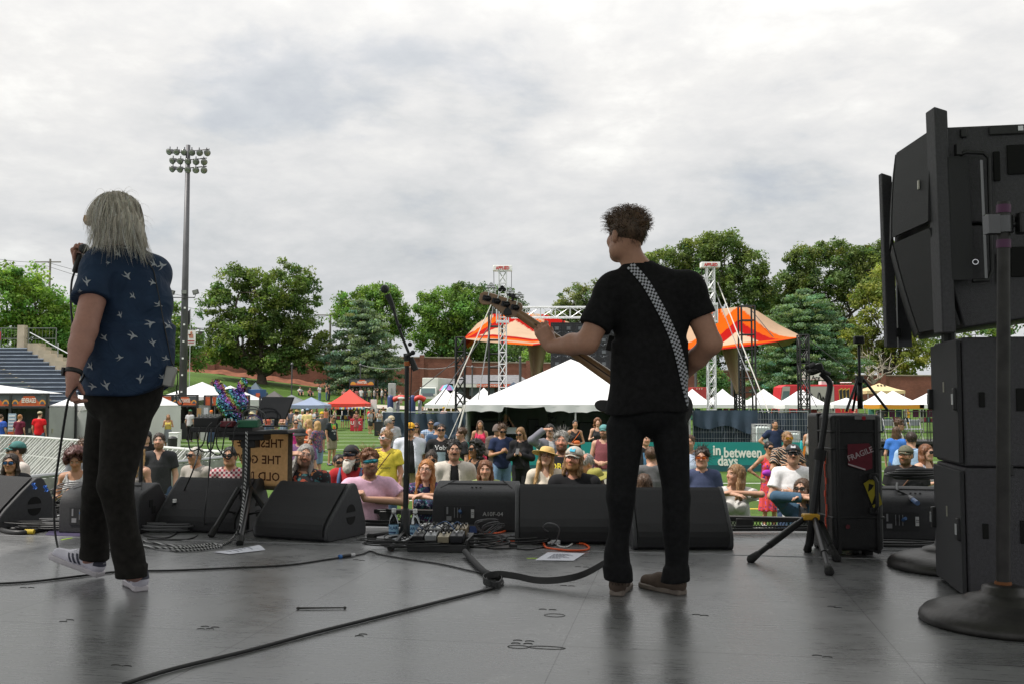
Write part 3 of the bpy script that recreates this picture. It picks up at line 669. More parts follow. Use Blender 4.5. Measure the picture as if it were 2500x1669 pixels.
for i in range(3):mb.add([(-.42+.3*i,-.55,3.45),(-.25+.3*i,-.55,3.45),(-.20+.3*i,-.75,2.95),(-.30+.3*i,-.9,2.75)],[(0,1,2,3)])
mb.build('claw_marks',mat('mark_dark',(.06,.05,.03),.7),tt,solid=.02)
popup('white tent in front of the box truck',1086,946,78,92,W3,eave=1.95)
popup('small white tent peak behind the first, by the outer left tower',1111,951,86,76,W3)
popup('white tent at the left shoulder of the big marquee',1181,945,74,100,W3,eave=1.98)
tt,a_,b_=popup('dark navy tent showing behind the marquee roof',1254,931,84,80,(.03,.055,.09))
mb=MB().tube([(-.35+.35*cos(a*.5),-1.0-.05*sin(a*.5),2.55+.2*sin(a*.5))for a in range(13)],.04,5).build('ring_logo',white_p,tt)
tt,a_,b_=popup('bright red tent hung with a row of caps',854,949,77,92,(.62,.045,.025),eave=2.05)
mb=MB();rr=random.Random(5)
hatc=[(.5,.5,.48),(.05,.1,.3),(.03,.03,.03),(.5,.4,.05),(.1,.3,.35),(.5,.1,.05)]
for i in range(22):
 x=-a_/2+.1+i*(a_-.2)/21;mb.cur=rr.randrange(6);mb.sphere((x,-a_/2-.06,b_-.42),(.09,.09,.11),7,5);mb.box((x,-a_/2-.14,b_-.46),(.14,.12,.02))
mb.build('hanging_caps',[mat('cap_%d'%i,c,.7)for i,c in enumerate(hatc)],tt)
popup('grey tent left of the red tent',712,962,74,98,(.16,.175,.185),eave=2.0)
popup('patterned pale blue tent with a fringe beside the grey tent',760,968,72,84,(.22,.27,.38),eave=1.95)
popup('charcoal tent behind the tablet',670,953,84,74,(.07,.062,.06))
popup('small charcoal tent behind the sequin rabbit',624,959,84,62,(.075,.065,.06))
popup('pink tent right of the sequin rabbit',612,973,72,66,(.72,.11,.32),eave=1.85,hfix=2.35)
popup('purple-blue tent behind the rabbit ears',543,933,80,96,(.12,.12,.42),eave=2.3)
popup('dark teal tent beside the oak trunk',624,932,86,50,(.05,.08,.11),z0=-.6,eave=2.2)
popup('small white tent behind the water sign',893,918,112,44,W3,eave=2.1)
popup('grey tent at the right of the water sign',920,924,110,36,(.42,.44,.44),eave=2.1)
# the big marquee in front of the other stage
YM=33.;a,c=P(1132,989,YM),P(1690,989,YM);hw=(c.x-a.x)/2;cx=(a.x+c.x)/2;pk=P(1411,876,YM+hw).z-GZ;ev=2.12
t=thing('marquee','big white frame marquee with open front and sound desks inside','marquee',(cx,YM+hw,GZ));mb=MB()
for k in range(4):
 Mz=MRot(k*pi/2,3,'Z')
 def fn(p,q):
  x=(p-.5)*2*hw*(1-q);yy=-hw*(1-q);return Mz@Vec((x,yy,ev+(pk-ev)*q**1.06-.06*abs(sin(2*pi*p))*(1-q)))
 mb.grid(fn,25,16)
mb.build('roof',m_tw,t,smooth=1);mb=MB()
for k in range(1,4):
 Mz=MRot(k*pi/2,3,'Z');mb.grid(lambda p,q:Mz@Vec(((p-.5)*2*hw,-hw-.012,ev+.02-(.26-.05*abs(sin(p*pi*14)))*q)),60,3)
def val_front(p,q):
 d=.26-.05*abs(sin(p*pi*13))
 if .17<p<.36:d=.06+.06*sin((p-.17)/.19*pi)
 d+=.10*max(0,1-abs(p-.5)/.06)*.5
 return Vec(((p-.5)*2*hw,-hw-.012-.02*sin(p*60),ev+.02-d*q))
mb.grid(val_front,120,4);mb.build('valance',m_tw,t,smooth=1)
for x in(-hw+.08,-.08,hw-.08):
 for y in(-hw+.08,hw-.08):
  mb=MB().cyl((x,y,0),(x,y,ev),.035,n=8).build('pole',m_leg,t)
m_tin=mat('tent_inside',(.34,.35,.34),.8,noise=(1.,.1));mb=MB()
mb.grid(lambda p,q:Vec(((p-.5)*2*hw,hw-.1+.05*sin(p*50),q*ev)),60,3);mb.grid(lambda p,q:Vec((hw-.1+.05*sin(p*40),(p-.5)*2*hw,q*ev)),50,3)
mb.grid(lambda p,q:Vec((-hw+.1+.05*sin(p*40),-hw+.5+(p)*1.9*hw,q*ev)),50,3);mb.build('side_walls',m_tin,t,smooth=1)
mb=MB().cyl((-hw,-hw,ev),(-hw-.9,-hw-.8,.0),.012,n=5).cyl((-hw+.05,-hw-.1,ev),(-hw-.45,-hw-.5,.1),.03,n=5).build('guy_ropes',rope,t)
def gear(name,label,cat,u,v0,v1,wpx,y,d,m,extra=None):
 a=P(u,v1,y);S=FPX/y;h=(v1-v0)/S;t=thing(name,label,cat,(a.x,y,a.z));mb=MB().box((0,0,h/2),(wpx/S,d,h)).build('cabinet',m,t,bev=.02)
 return t,wpx/S,h
gz_v=lambda y:976+2.29*FPX/y
tg,gw,gh=gear('sound_desk','dark mixing desk with a hood inside the marquee','mixing desk',1193,1028,gz_v(36),60,36,.8,black);mb=MB().box((0,-.1,gh+.12),(gw*.8,.5,.2),MRot(.4,3,'X')).build('console',mat('console_grey',(.04,.04,.045),.4),tg,bev=.02)
tg,gw,gh=gear('flight_case','tall black rack case inside the marquee','case',1302,1022,gz_v(37),26,37,.7,black);mb=MB()
for z in(.3,.7,1.1):mb.box((0,-.36,z),(gw*.9,.03,.03))
mb.build('rack_rails',blackm,tg)
tg,gw,gh=gear('folding_table','table with a white laptop lid inside the marquee','table',1252,1058,1061,70,35,.6,black)
mb=MB()
for sx in(-1,1):mb.cyl((sx*gw*.45,0,0),(sx*gw*.45,0,P(0,1061,35).z*-1+GZ+P(0,1061,35).z*0-0.0),.02,n=5)
mb.build('table_legs',blackm,tg)
a=P(1249,1058,34.8);tl_=thing('laptop','open laptop showing its pale lid inside the marquee','laptop',(a.x,34.8,a.z));mb=MB().box((0,.0,.12),(.37,.015,.24),MRot(-.2,3,'X')).build('lid',mat('laptop_silver',(.5,.52,.53),.4,.3),tl_,bev=.006);mb=MB().box((0,.14,.008),(.37,.26,.016)).build('base',mat('laptop_silver',(.5,.52,.53),.4,.3),tl_)
a=P(1348,1017,36);tt=thing('camera_on_tripod','dark video camera on a tripod inside the marquee','video camera',(a.x,36,GZ));z=a.z-GZ;mb=MB().box((0,0,z-.1),(.3,.5,.22)).cyl((0,-.25,z-.1),(0,-.45,z-.1),.09).box((-.1,0,z+.08),(.12,.2,.14)).build('camera_body',black,tt,bev=.02);mb=MB()
for i in range(3):mb.cyl((0,0,z-.25),(.5*cos(i*2.1),.5*sin(i*2.1),0),.025,n=6)
mb.build('tripod_legs',blackm,tt)
for u,vt,lab in((1325,1040,'low black amplifier case in the marquee, left of the tripod'),(1430,1030,'black case in the marquee behind the women in black tops'),(1166,1040,'black cabinet in the marquee behind the pink dress')):
 gear('equipment_case',lab,'case',u,vt,gz_v(36.5),34,36.5,.6,black,None)
mb=MB();a=P(1376,1030,35.5);mb.cyl((0,0,0),(0,0,a.z-GZ),.015,n=6);mb.sphere((0,0,a.z-GZ+.04),.04);mb.lathe([(.16,0),(.16,.02),(.02,.03)],n=12);o=mb.build('lamp_stand',black);o.location=(a.x,35.5,GZ);tag(o,'thin microphone stand standing inside the marquee','microphone stand')
# fences round the other stage
m_navy=mat('navy_screen',(.028,.048,.075),.75,noise=(1.5,.25),bump=(2,.6));m_wire=mat('fence_wire',(.28,.30,.31),.45,.6)
def screen(label,u0,u1,vt,y0,y1):
 a,c=P(u0,vt,y0),P(u1,vt,y1);L=Vec((c.x-a.x,y1-y0,0));n=max(1,round(L.length/2.5));t=thing('screen_fence',label,'fence',(a.x,y0,GZ));zt=a.z-GZ;zt2=c.z-GZ
 mb=MB().grid(lambda p,q:L*p+Vec((.03*sin(p*47+q*4),.06*sin(p*40)+.05*sin(p*17+q*6)+.04*sin(q*9+p*60),q*(zt+(zt2-zt)*p)-.05*sin(p*n*pi)**2*q)),90,12).build('screen',m_navy,t,smooth=1)
 mb=MB()
 for i in range(n+1):p=L*(i/n);mb.cyl(p+Vec((0,.1,0)),p+Vec((0,.1,zt)),.022,n=6)
 mb.cyl(Vec((0,.1,zt)),L+Vec((0,.1,zt2)),.02,n=6);mb.build('frame',m_wire,t)
screen('navy cloth screen fence left of the marquee',936,1136,1005,33.2,33.)
def mesh_fence(label,u0,u1,vt,y,drape):
 a,c=P(u0,vt,y),P(u1,vt,y);L=c.x-a.x;H=a.z-GZ;t=thing('mesh_fence',label,'fence',(a.x,y,GZ));mb=MB();n=max(1,round(L/2.4))
 for i in range(n+1):mb.cyl((L*i/n,0,0),(L*i/n,0,H),.022,n=6)
 for z in(.08,H):mb.cyl((0,0,z),(L,0,z),.02,n=6)
 mb.build('frame',m_wire,t);mb=MB()
 for i in range(int(L/.09)):mb.cyl((i*.09,0,.08),(i*.09,0,H),.005,n=3,caps=False)
 for j in range(int(H/.22)):mb.cyl((0,-.006,.1+j*.22),(L,-.006,.1+j*.22),.006,n=3,caps=False)
 mb.build('wire_mesh',m_wire,t);mb=MB()
 mb.grid(lambda p,q:Vec((p*L,.12+.04*sin(p*60),q*(H-.05))),60,3);mb.build('backing_screen',mat('navy_dark',(.022,.036,.055),.8,noise=(1,.3)),t)
 mb=MB().grid(lambda p,q:Vec((p*drape*L,-.07-.05*sin(p*30)*(1-q),H+.04-(1-q)*(.5+.1*sin(p*9)+.25*p))),50,6).build('draped_screen',m_navy,t,smooth=1)
 mb=MB();s_=P(1795,1077,y);mb.box((s_.x-a.x,-.05,.42),(.2,.02,.3));mb.build('notice',white_p,t)
mesh_fence('silver wire mesh fence behind the teal banner at the right',1692,1972,1003,33.4,.56)
a=P(1972,1003,33.4)
# teal advertising banner
YB=31.;a,c=P(1122,1076,YB),P(2022,1083,YB);W=c.x-a.x;HB=.93
t=thing('teal_banner','long teal banner on the field with white lettering and orange ends','banner',(a.x,YB,GZ+.02))
mb=MB().box((W/2,.03,HB*.61),(W,.05,HB*.78)).build('teal_cloth',mat('teal',(.008,.235,.225),.55,noise=(.8,.06)),t)
mb=MB().box((W/2,.028,HB*.11),(W,.056,HB*.22)).build('lower_band',mat('dark_teal',(.010,.085,.105),.55),t)
mb=MB();S=FPX/YB
for du in(0,-430):
 def X(u):return P(u+du,1000,YB).x-a.x
 def Zv(v):return P(1250,v,YB).z-GZ-.02
 for s_,u,v,sz,sx in(('in',1749,1100,.34,1.0),('between',1812,1106,.34,.93),('days',1775,1126,.34,.98)):
  letter(mb,s_,(X(u),-.004,Zv(v)+.02),(1,0,0),(0,0,1),sz*1.3,.003,.012,sx*.86)
mb.build('lettering',mat('banner_letters',(.78,.78,.74),.6),t)
mb=MB()
for u in(1960,1985,2008,1150,1195,1180):
 x=P(u,1000,YB).x-a.x;mb.cur=(int(u)//5)%2;mb.add([(x-.28,-.006,.0+.02),(x+.1,-.006,.02),(x+.34,-.006,.5),(x+.12,-.006,.86),(x-.1,-.006,.72)],[(0,1,2,3,4)])
mb.build('flame_print',[mat('print_orange',(.70,.20,.01),.6),mat('print_amber',(.72,.34,.03),.6)],t)
def ibc(label,u0,u1,v0,y):
 a,c=P(u0,v0,y),P(u1,v0,y);W=c.x-a.x;H=a.z-GZ;t=thing('liquid_tank',label,'tank',(a.x+W/2,y+W/2,GZ))
 mb=MB().box((0,0,H/2),(W*.94,W*.94,H*.9)).build('tank',mat('tank_plastic',(.60,.66,.64),.4),t,bev=.06);mb=MB();h=W/2
 for i in range(6):
  for sy in(-1,1):mb.cyl((-h+W*i/5,sy*h,.05),(-h+W*i/5,sy*h,H),.012,n=5);mb.cyl((sy*h,-h+W*i/5,.05),(sy*h,-h+W*i/5,H),.012,n=5)
 for j in range(6):
  z=.05+(H-.05)*j/5;mb.tube([(-h,-h,z),(h,-h,z),(h,h,z),(-h,h,z)],.012,5,True)
 mb.build('cage',m_leg,t)
ibc('white caged water tank left of the security guard',1844,1882,1035,32.6);ibc('lower white caged water tank right of the security guard',1922,1954,1052,32.4)
# black barrier with folded chairs far right
a,c=P(2140,1004,40),P(2330,1004,40);t=thing('black_railing','black metal railing in front of folding chairs at the right','railing',(a.x,40,GZ+.55));W=c.x-a.x;H=a.z-GZ-.55;mb=MB()
for k in range(3):
 x0=k*W/3;mb.tube(spline([(x0+.05,0,0),(x0+.05,0,H-.1),(x0+.15,0,H),(x0+W/3-.15,0,H),(x0+W/3-.05,0,H-.1),(x0+W/3-.05,0,0)],4),.022,6)
 for i in range(9):mb.cyl((x0+.1+i*(W/3-.2)/8,0,.1),(x0+.1+i*(W/3-.2)/8,0,H),.009,n=4)
mb.build('rails',black,t)
mb=MB().box(((2140+2330)/2*0+W/2,.9,-.0),(W,2.4,.12)).build('platform',black,t);mb=MB().grid(lambda p,q:Vec((p*W,-.1+.04*sin(p*80),-.55+q*.55)),80,3).build('skirt',mat('black_cloth',(.012,.014,.02),.9),t)
mch=mat('chair_grey',(.32,.34,.36),.5,.2)
for k,u in enumerate((2168,2200,2232)):
 p=P(u,1040,41.2);o=thing('folding_chair',['grey folding chair on the platform, nearest the black case','grey folding chair in the middle of the platform','grey folding chair on the platform, nearest the speaker stack'][k],'chair',(p.x,41.2,GZ+.62),0,'folding chairs on the platform')
 mb=MB().box((0,-.02,.72),(.44,.04,.26),MRot(.15,3,'X')).build('backrest',mch,o,bev=.02);mb=MB().box((0,-.22,.45),(.42,.4,.04)).build('seat',mch,o,bev=.02);
 for sx in(-1,1):
  mb=MB().cyl((sx*.21,.05,.9),(sx*.21,-.4,0),.014,n=6).cyl((sx*.21,-.4,.45),(sx*.21,.1,0),.014,n=6).build('leg',m_leg,o)
# silver crowd barriers at the left
def barrier(label,p0,p1,h,m,name='crowd_barrier',struts=True,mesh=False,group='crowd barriers'):
 p0,p1=Vec((*p0,0)),Vec((*p1,0));L=p1-p0;n=max(1,round(L.length/1.1));d=L.normalized();nrm=Vec((-d.y,d.x,0))
 for i in range(n):
  a=p0+L*i/n;t=thing(name,label(i,n),'barrier',(a.x,a.y,GZ),math.atan2(d.y,d.x),group);w_=L.length/n-.02;mb=MB()
  mb.cyl((0,0,h),(w_,0,h),.035,n=8)
  for z in(.08,h*.5):mb.box((w_/2,0,z),(w_,.04,.05))
  for x in(.03,w_-.03,w_/2):mb.box((x,0,h/2),(.05,.05,h))
  mb.build('frame',m,t);mb=MB()
  mb.grid(lambda p,q:Vec((p*w_,-.03,.08+q*(h-.12))),2,2)
  mb.build('panel',mat('barrier_panel',(.30,.31,.29),.5,.5,noise=(6,.3)),t)
  if struts:
   mb=MB()
   for x in np.linspace(.06,w_-.06,5):mb.cyl((x,-.03,h-.02),(x-.30,-.95,.08),.011,n=5)
   mb.box((w_/2-.1,-.5,.06),(w_,.95,.03));mb.box((w_/2-.06,-.35,h*.6),(w_,.03,.03));mb.build('back_struts',m,t)
m_bar=mat('barrier_alu',(.66,.67,.65),.45,.45,noise=(8,.1))
barrier(lambda i,n:'silver stage barrier with slanted struts, number %s from the turn at the left'%['one','two','three','four','five','six','seven','eight','nine','ten','eleven','twelve','thirteen'][i],(-14.1,28.4),(-5.6,19.6),1.22,m_bar)
barrier(lambda i,n:'silver stage barrier by the beverage booth, %s from the left edge'%['first','second','third','fourth'][i],(-17.6,30.6),(-14.1,28.45),1.22,m_bar)
barrier(lambda i,n:'plain grey barrier leading away from the front crowd, %s from the stage'%['first','second','third','fourth','fifth','sixth'][i],(-6.9,13.6),(-5.4,18.9),1.2,mat('barrier_grey',(.36,.37,.38),.5,.5),struts=False)
# booths at the left
m_or=mat('sign_orange',(.58,.11,.035),.6,noise=(2,.1));m_sgrey=mat('sign_grey',(.07,.08,.09),.6);m_sun=mat('sign_sun',(.70,.30,.04),.6);m_frame=mat('booth_frame',(.018,.018,.02),.5);m_lt=mat('sign_letters',(.78,.72,.66),.6)
m_bin=mat('booth_inside',(.30,.31,.30),.8,noise=(1,.15))
def booth(label,u0,u1,v0,v1,y,text,divs=1,inner=True,slab=.35):
 a,c=P(u0,v0,y),P(u1,v1,y);W,HS=c.x-a.x,a.z-c.z;t=thing('booth',label,'booth',(a.x,y,GZ));zb=c.z-GZ;zt=a.z-GZ
 mb=MB()
 for i in range(divs+1):mb.box((W*i/divs,0,zt/2),(.10,.12,zt))
 for z in(zt,zb):mb.box((W/2,0,z),(W+.1,.11,.09))
 for i in(0,divs):mb.box((W*i/divs,2.6,zt/2),(.10,.12,zt))
 mb.build('frame',m_frame,t)
 for i in range(divs):
  x0,w_=W*i/divs,W/divs;s=MB();s.box((x0+w_/2,-.02,(zb+zt)/2),(w_-.12,.03,HS-.1));sg=s.build('sign',m_sgrey if text[i]!='#' else m_or,t)
  if text[i]=='#':
   s=MB();s.box((x0+w_/2,-.04,(zb+zt)/2),(w_*.10,.01,HS*.5));s.box((x0+w_/2,-.04,zb+HS*.35),(w_*.18,.01,HS*.2));s.build('pictogram',m_lt,sg);continue
  s=MB();cz=(zb+zt)/2;s.add([(x0+.08,-.04,zb+.06),(x0+w_-.08,-.04,zb+.06),(x0+w_-.08,-.04,zb+HS*.28),(x0+w_*.75,-.04,zb+HS*.45),(x0+w_*.64,-.04,zb+HS*.86),(x0+w_*.36,-.04,zb+HS*.86),(x0+w_*.25,-.04,zb+HS*.45),(x0+.08,-.04,zb+HS*.28)],[tuple(range(8))]);s.build('orange_shape',m_or,sg)
  s=MB()
  for q in(.13,.87):
   for rad,cu in((HS*.34,0),(HS*.22,1)):
    s.cur=cu;n_=14;s.add([(x0+w_*q+rad*.75*cos(pi*k/(n_-1)),-.045-.004*cu,zb+HS*.24+rad*sin(pi*k/(n_-1)))for k in range(n_)],[tuple(range(n_))])
  s.build('sun_emblem',[m_sun,mat('sign_blue',(.08,.09,.13),.6)],sg)
  s=MB();letter(s,text[i],(x0+w_/2,-.05,cz),(1,0,0),(0,0,1),HS*.50,.004,.006,min(1.0,w_*.38/(max(1,len(text[i]))*HS*.50*.55)));s.build('lettering',m_lt,sg)
 if inner:
  s=MB();s.grid(lambda p,q:Vec((p*W,2.6+.04*sin(p*30),q*zb)),20,3);s.grid(lambda p,q:Vec((W-.02,p*2.6,q*zb)),6,3);s.grid(lambda p,q:Vec((.02,p*2.6,q*zb)),6,3);s.grid(lambda p,q:Vec((p*W,q*2.6,zb+.02)),3,3);s.build('back_wall',m_bin,t)
  s=MB();s.box((W/2,.5,.47),(W-.2,.7,.94));s.build('counter',mat('counter_dark',(.03,.032,.036),.7),t)
  s=MB();rr=random.Random(int(u0)+3)
  for i in range(int(W/.3)):s.box((.3+i*.3,.5,1.02),(.1,.1,.14+.1*rr.random()))
  s.build('counter_goods',mat('goods',(.3,.3,.22),.6),t)
 return t,W,zt
t,W,zt=booth('beverage booth with a black frame and orange sun signs',-62,116,961,993,40,['OFFICE','BEVERAGES'],2)
mb=MB().add([(-.2,.2,zt+.05),(W*.75,.2,zt+.05),(W*.35,1.6,zt+.25),(-.2,1.6,zt+.45),(-.2,3,zt+.05),(W*.75,3,zt+.05)],[(0,1,2,3),(3,2,5,4),(1,5,2)]).build('white_roof',m_tw,t)
a=P(21,1008,38.5);ts=thing('menu_board','blue and white price board beside the beverage booth','sign',(a.x,38.5,GZ));a2=P(38,1052,38.5);mb=MB().box(((a2.x-a.x)/2,0,(a.z+a2.z)/2-GZ),(a2.x-a.x,.05,a.z-a2.z)).build('board',mat('board_blue',(.35,.45,.55),.6),ts);mb=MB()
for i in range(5):mb.box(((a2.x-a.x)/2,-.03,a2.z-GZ+.1+i*.13),((a2.x-a.x)*.85,.01,.05))
mb.build('price_lines',white_p,ts);mb=MB().box(((a2.x-a.x)/2,0,a2.z-GZ-.06),(a2.x-a.x,.05,.12)).build('orange_foot',m_or,ts);mb=MB()
for q in(.1,.9):mb.cyl(((a2.x-a.x)*q,0,0),((a2.x-a.x)*q,0,a2.z-GZ),.02,n=5)
mb.build('legs',m_frame,ts)
def frame_tent(label,u0,u1,vp,ve,y,wall,dep=None):
 a,c=P(u0,ve,y),P(u1,ve,y);hw=(c.x-a.x)/2;dep=dep or hw;cx=(a.x+c.x)/2;pk=P((u0+u1)/2,vp,y+dep).z-GZ;e=a.z-GZ;t=thing('frame_tent',label,'tent',(cx,y+dep,GZ));mb=MB()
 mb.grid(lambda p,q:Vec(((p-.5)*2*hw*(1-q),-dep*(1-q),e+(pk-e)*q**1.1)),13,10);mb.grid(lambda p,q:Vec(((p-.5)*2*hw*(1-q),dep*(1-q),e+(pk-e)*q**1.1)),13,10)
 mb.grid(lambda p,q:Vec((-hw*(1-q),(p-.5)*2*dep*(1-q),e+(pk-e)*q**1.1)),13,10);mb.grid(lambda p,q:Vec((hw*(1-q),(p-.5)*2*dep*(1-q),e+(pk-e)*q**1.1)),13,10)
 mb.build('roof',m_tw,t,smooth=1);mb=MB()
 mb.grid(lambda p,q:Vec(((p-.5)*2*hw,-dep-.02,e+.02-(.24-.06*abs(sin(p*9)))*q)),50,3);mb.build('valance',m_tw,t)
 if wall:
  mb=MB().grid(lambda p,q:Vec(((p-.5)*2*hw,-dep+.03+.05*sin(p*26+q*2),q*e)),60,4).grid(lambda p,q:Vec((hw-.02,(p-.5)*2*dep,q*e)),6,4).grid(lambda p,q:Vec((-hw+.02,(p-.5)*2*dep,q*e)),6,4).build('side_wall',mat('tent_wall',(.62,.63,.62),.7,noise=(1,.05)),t,smooth=1)
  mb=MB()
  for x in(-hw+.05,hw*.1):mb.cyl((x,-dep-.05,e),(x+.75,-dep-.9,.05),.015,n=5);mb.cyl((x+1.5,-dep-.05,e),(x+.75,-dep-.9,.05),.015,n=5)
  mb.build('guy_ropes',rope,t)
 for x in(-hw+.05,hw-.05):
  mb=MB().cyl((x,-dep+.05,0),(x,-dep+.05,e),.035,n=6).build('pole',m_leg,t)
frame_tent('large white walled tent left of the singer',118,330,915,990,43,True,3.)
frame_tent('white tent rising behind the merchandise booth',385,526,931,968,60,False,3.)
frame_tent('white tent behind the right merchandise sign',470,590,940,975,64,True,3.)
t,W,zt=booth('merchandise booth with orange signs to the right of the singer',360,482,964,990,57,['#','MERCHANDISE'],2)
t,W,zt=booth('small booth with orange pictogram signs behind the sequin rabbit',500,608,965,990,60,['#','#','#'],3,True)
for k,(u,v0,v1,lab,m)in enumerate(((486,995,1017,'brown notice board hanging beside the merchandise booth',mat('kraft',(.35,.2,.08),.8)),(503,994,1012,'pale grey notice board right of the brown one',mat('pale_board',(.45,.46,.5),.7)))):
 a,c=P(u-5,v0,56),P(u+5,v1,56);mb=MB().box((0,0,(a.z+c.z)/2-GZ),(c.x-a.x,.04,a.z-c.z)).box((0,.04,(c.z-GZ)/2),(.04,.04,c.z-GZ));o=mb.build('notice_board',m);o.location=((a.x+c.x)/2,56,GZ);tag(o,lab,'sign')
for k,(u0,u1,v0,y,lab,m)in enumerate(((412,434,1058,36,'white square bin beside the grass, left of the recycling bin',white_p),(490,515,1052,55,'grey box on the grass below the booths',mat('box_grey',(.4,.41,.41),.6)),(434,436,1050,55,'white folding screen by the merchandise booth',white_p))):
 a,c=P(u0,v0,y),P(u1,v0,y);W=c.x-a.x;t=thing('waste_bin' if k==0 else 'box',lab,'bin' if k==0 else 'box',((a.x+c.x)/2,y+W/2,GZ));H=max(.3,a.z-GZ);mb=MB().box((0,0,H/2),(max(W,.3),max(W,.3),H)).build('body',m,t,bev=.02);mb=MB().box((0,0,H+.03),(max(W,.3)*1.04,max(W,.3)*1.04,.06)).build('lid',m,t,bev=.015)
a,c=P(405,1072,34),P(428,1072,34);W=c.x-a.x;t=thing('waste_bin','black rubbish bin on the grass behind the bearded man in grey','bin',((a.x+c.x)/2,34.2,GZ));mb=MB();H=a.z-GZ;mb.cyl((0,0,0),(0,0,H),W*.42,W*.5,16);mb.build('body',black,t,smooth=1,auto=40);mb=MB().lathe([(W*.5,H),(W*.52,H+.04),(W*.3,H+.1),(.01,H+.12)],n=16).build('lid',black,t)
# water booth, truck, lunch building, arch, red van
def hill_booth(label,u0,u1,v0,v1,y,txt):
 a,c=P(u0,v0,y),P(u1,v1,y);W,HS=c.x-a.x,a.z-c.z;g=ground_z(a.x,y);t=thing('booth',label,'booth',(a.x,y,g));zt,zb=a.z-g,c.z-g;mb=MB()
 for x in(0,W):mb.box((x,0,zt/2),(.12,.12,zt));mb.box((x,2.4,zt/2),(.12,.12,zt))
 for z in(zt,zb):mb.box((W/2,0,z),(W,.1,.1))
 mb.box((W/2,2.4,zb),(W,.1,.1));mb.build('frame',m_frame,t);s=MB();s.box((W/2,-.02,(zb+zt)/2),(W-.1,.04,HS-.1));sg=s.build('sign',m_sgrey,t)
 s=MB();s.add([(.1,-.05,zb+.08),(W-.1,-.05,zb+.08),(W-.1,-.05,zb+HS*.35),(W*.72,-.05,zb+HS*.45),(W*.6,-.05,zb+HS*.88),(W*.4,-.05,zb+HS*.88),(W*.28,-.05,zb+HS*.45),(.1,-.05,zb+HS*.35)],[tuple(range(8))]);s.build('orange_shape',m_or,sg)
 s=MB()
 for q in(.14,.86):s.add([(W*q+HS*.4*cos(pi*k/9),-.055,zb+HS*.2+HS*.42*sin(pi*k/9))for k in range(10)],[tuple(range(10))])
 s.build('sun_emblem',m_sun,sg);s=MB();letter(s,txt,(W/2,-.06,(zb+zt)/2),(1,0,0),(0,0,1),HS*.5,.004,.01,.8);s.build('lettering',m_lt,sg)
hill_booth('water booth with an orange sign on the grass bank',854,914,924,941,97.5,'WATER')
def prop_box(name,label,cat,u0,u1,v0,v1,y,d,m,bev=.03,g=None):
 a,c=P(u0,v0,y),P(u1,v1,y);t=thing(name,label,cat,((a.x+c.x)/2,y,c.z));mb=MB().box((0,d/2,(a.z-c.z)/2),(c.x-a.x,d,a.z-c.z)).build('body',m,t,bev=bev);return t,c.x-a.x,a.z-c.z
t,W,H=prop_box('monolith','tall pale grey box column behind the inflatable arch','column',948,964,934,1003,84,.7,mat('monolith_grey',(.38,.39,.39),.6,noise=(1,.1)))
mb=MB().box((W*0,-.02,H*.72),(W*.2,.02,H*.2)).build('mark',mat('mark_grey',(.24,.25,.25),.6),t)
t,W,H=prop_box('board','white board standing right of the red tent','board',905,919,974,1006,80,.1,white_p,.01)
mb=MB().cyl((-W*.4,.3,-.5),(-W*.4,.05,0),.03,n=5).cyl((W*.4,.3,-.5),(W*.4,.05,0),.03,n=5).build('feet',m_leg,t)
t,W,H=prop_box('blue_trailer','dark blue food trailer beside the oak trunk','trailer',604,634,949,990,84,2.2,mat('trailer_blue',(.03,.10,.26),.5))
mb=MB().box((-W*.7,.4,H*.85),(W*.5,1.2,.9)).build('awning',mat('awning_dark',(.03,.035,.05),.6),t);mb=MB().box((W*.36,-.05,H*.6),(.35,.06,.5)).build('menu',m_or,t);mb=MB().box((-W*.1,-.03,H*.45),(W*.5,.05,.7)).build('hatch',m_dark,t)
# inflatable arch
m_ib,m_ir,m_igr=mat('inflatable_blue',(.03,.05,.16),.45),mat('inflatable_red',(.55,.04,.03),.45),mat('inflatable_grey',(.28,.29,.33),.45)
a=P(952,1003,62);S=FPX/62;t=thing('inflatable_arch','blue and red inflatable arch game on the field','inflatable',(a.x,62,GZ))
def IX(u):return P(u,1000,62).x-a.x
def IZ(v):return P(1250,v,62).z-GZ
for u in(953,1007):
 mb=MB().lathe([(.01,0),(.2,.02),(.2,IZ(970)),(.16,IZ(965)),(.02,IZ(963))],(IX(u),0,0),16).build('column',m_ib,t,smooth=1)
for u0,u1,lab in((962,996,0),(1012,1036,1)):
 mb=MB().tube(spline([(IX(u0)-.05,0,IZ(975)),(IX((u0+u1)/2),-.05,IZ(969)),(IX(u1)+.05,0,IZ(975))],5),.17,12).build('red_tube',m_ir,t,smooth=1)
for u in(970,994,1024):mb=MB().lathe([(.01,0),(.12,.02),(.12,IZ(976)),(.02,IZ(974))],(IX(u),.3,0),12).build('grey_column',m_igr,t,smooth=1)
mb=MB().sphere((IX(980),-.2,IZ(970.5)),(.24,.04,.09)).build('emblem',white_p,t)
mb=MB().lathe([(.2,-.02),(.22,.0),(.15,.02)],(IX(953),-.22,IZ(1000)),16,MRot(R(90),3,'X')).build('round_emblem',white_p,t)
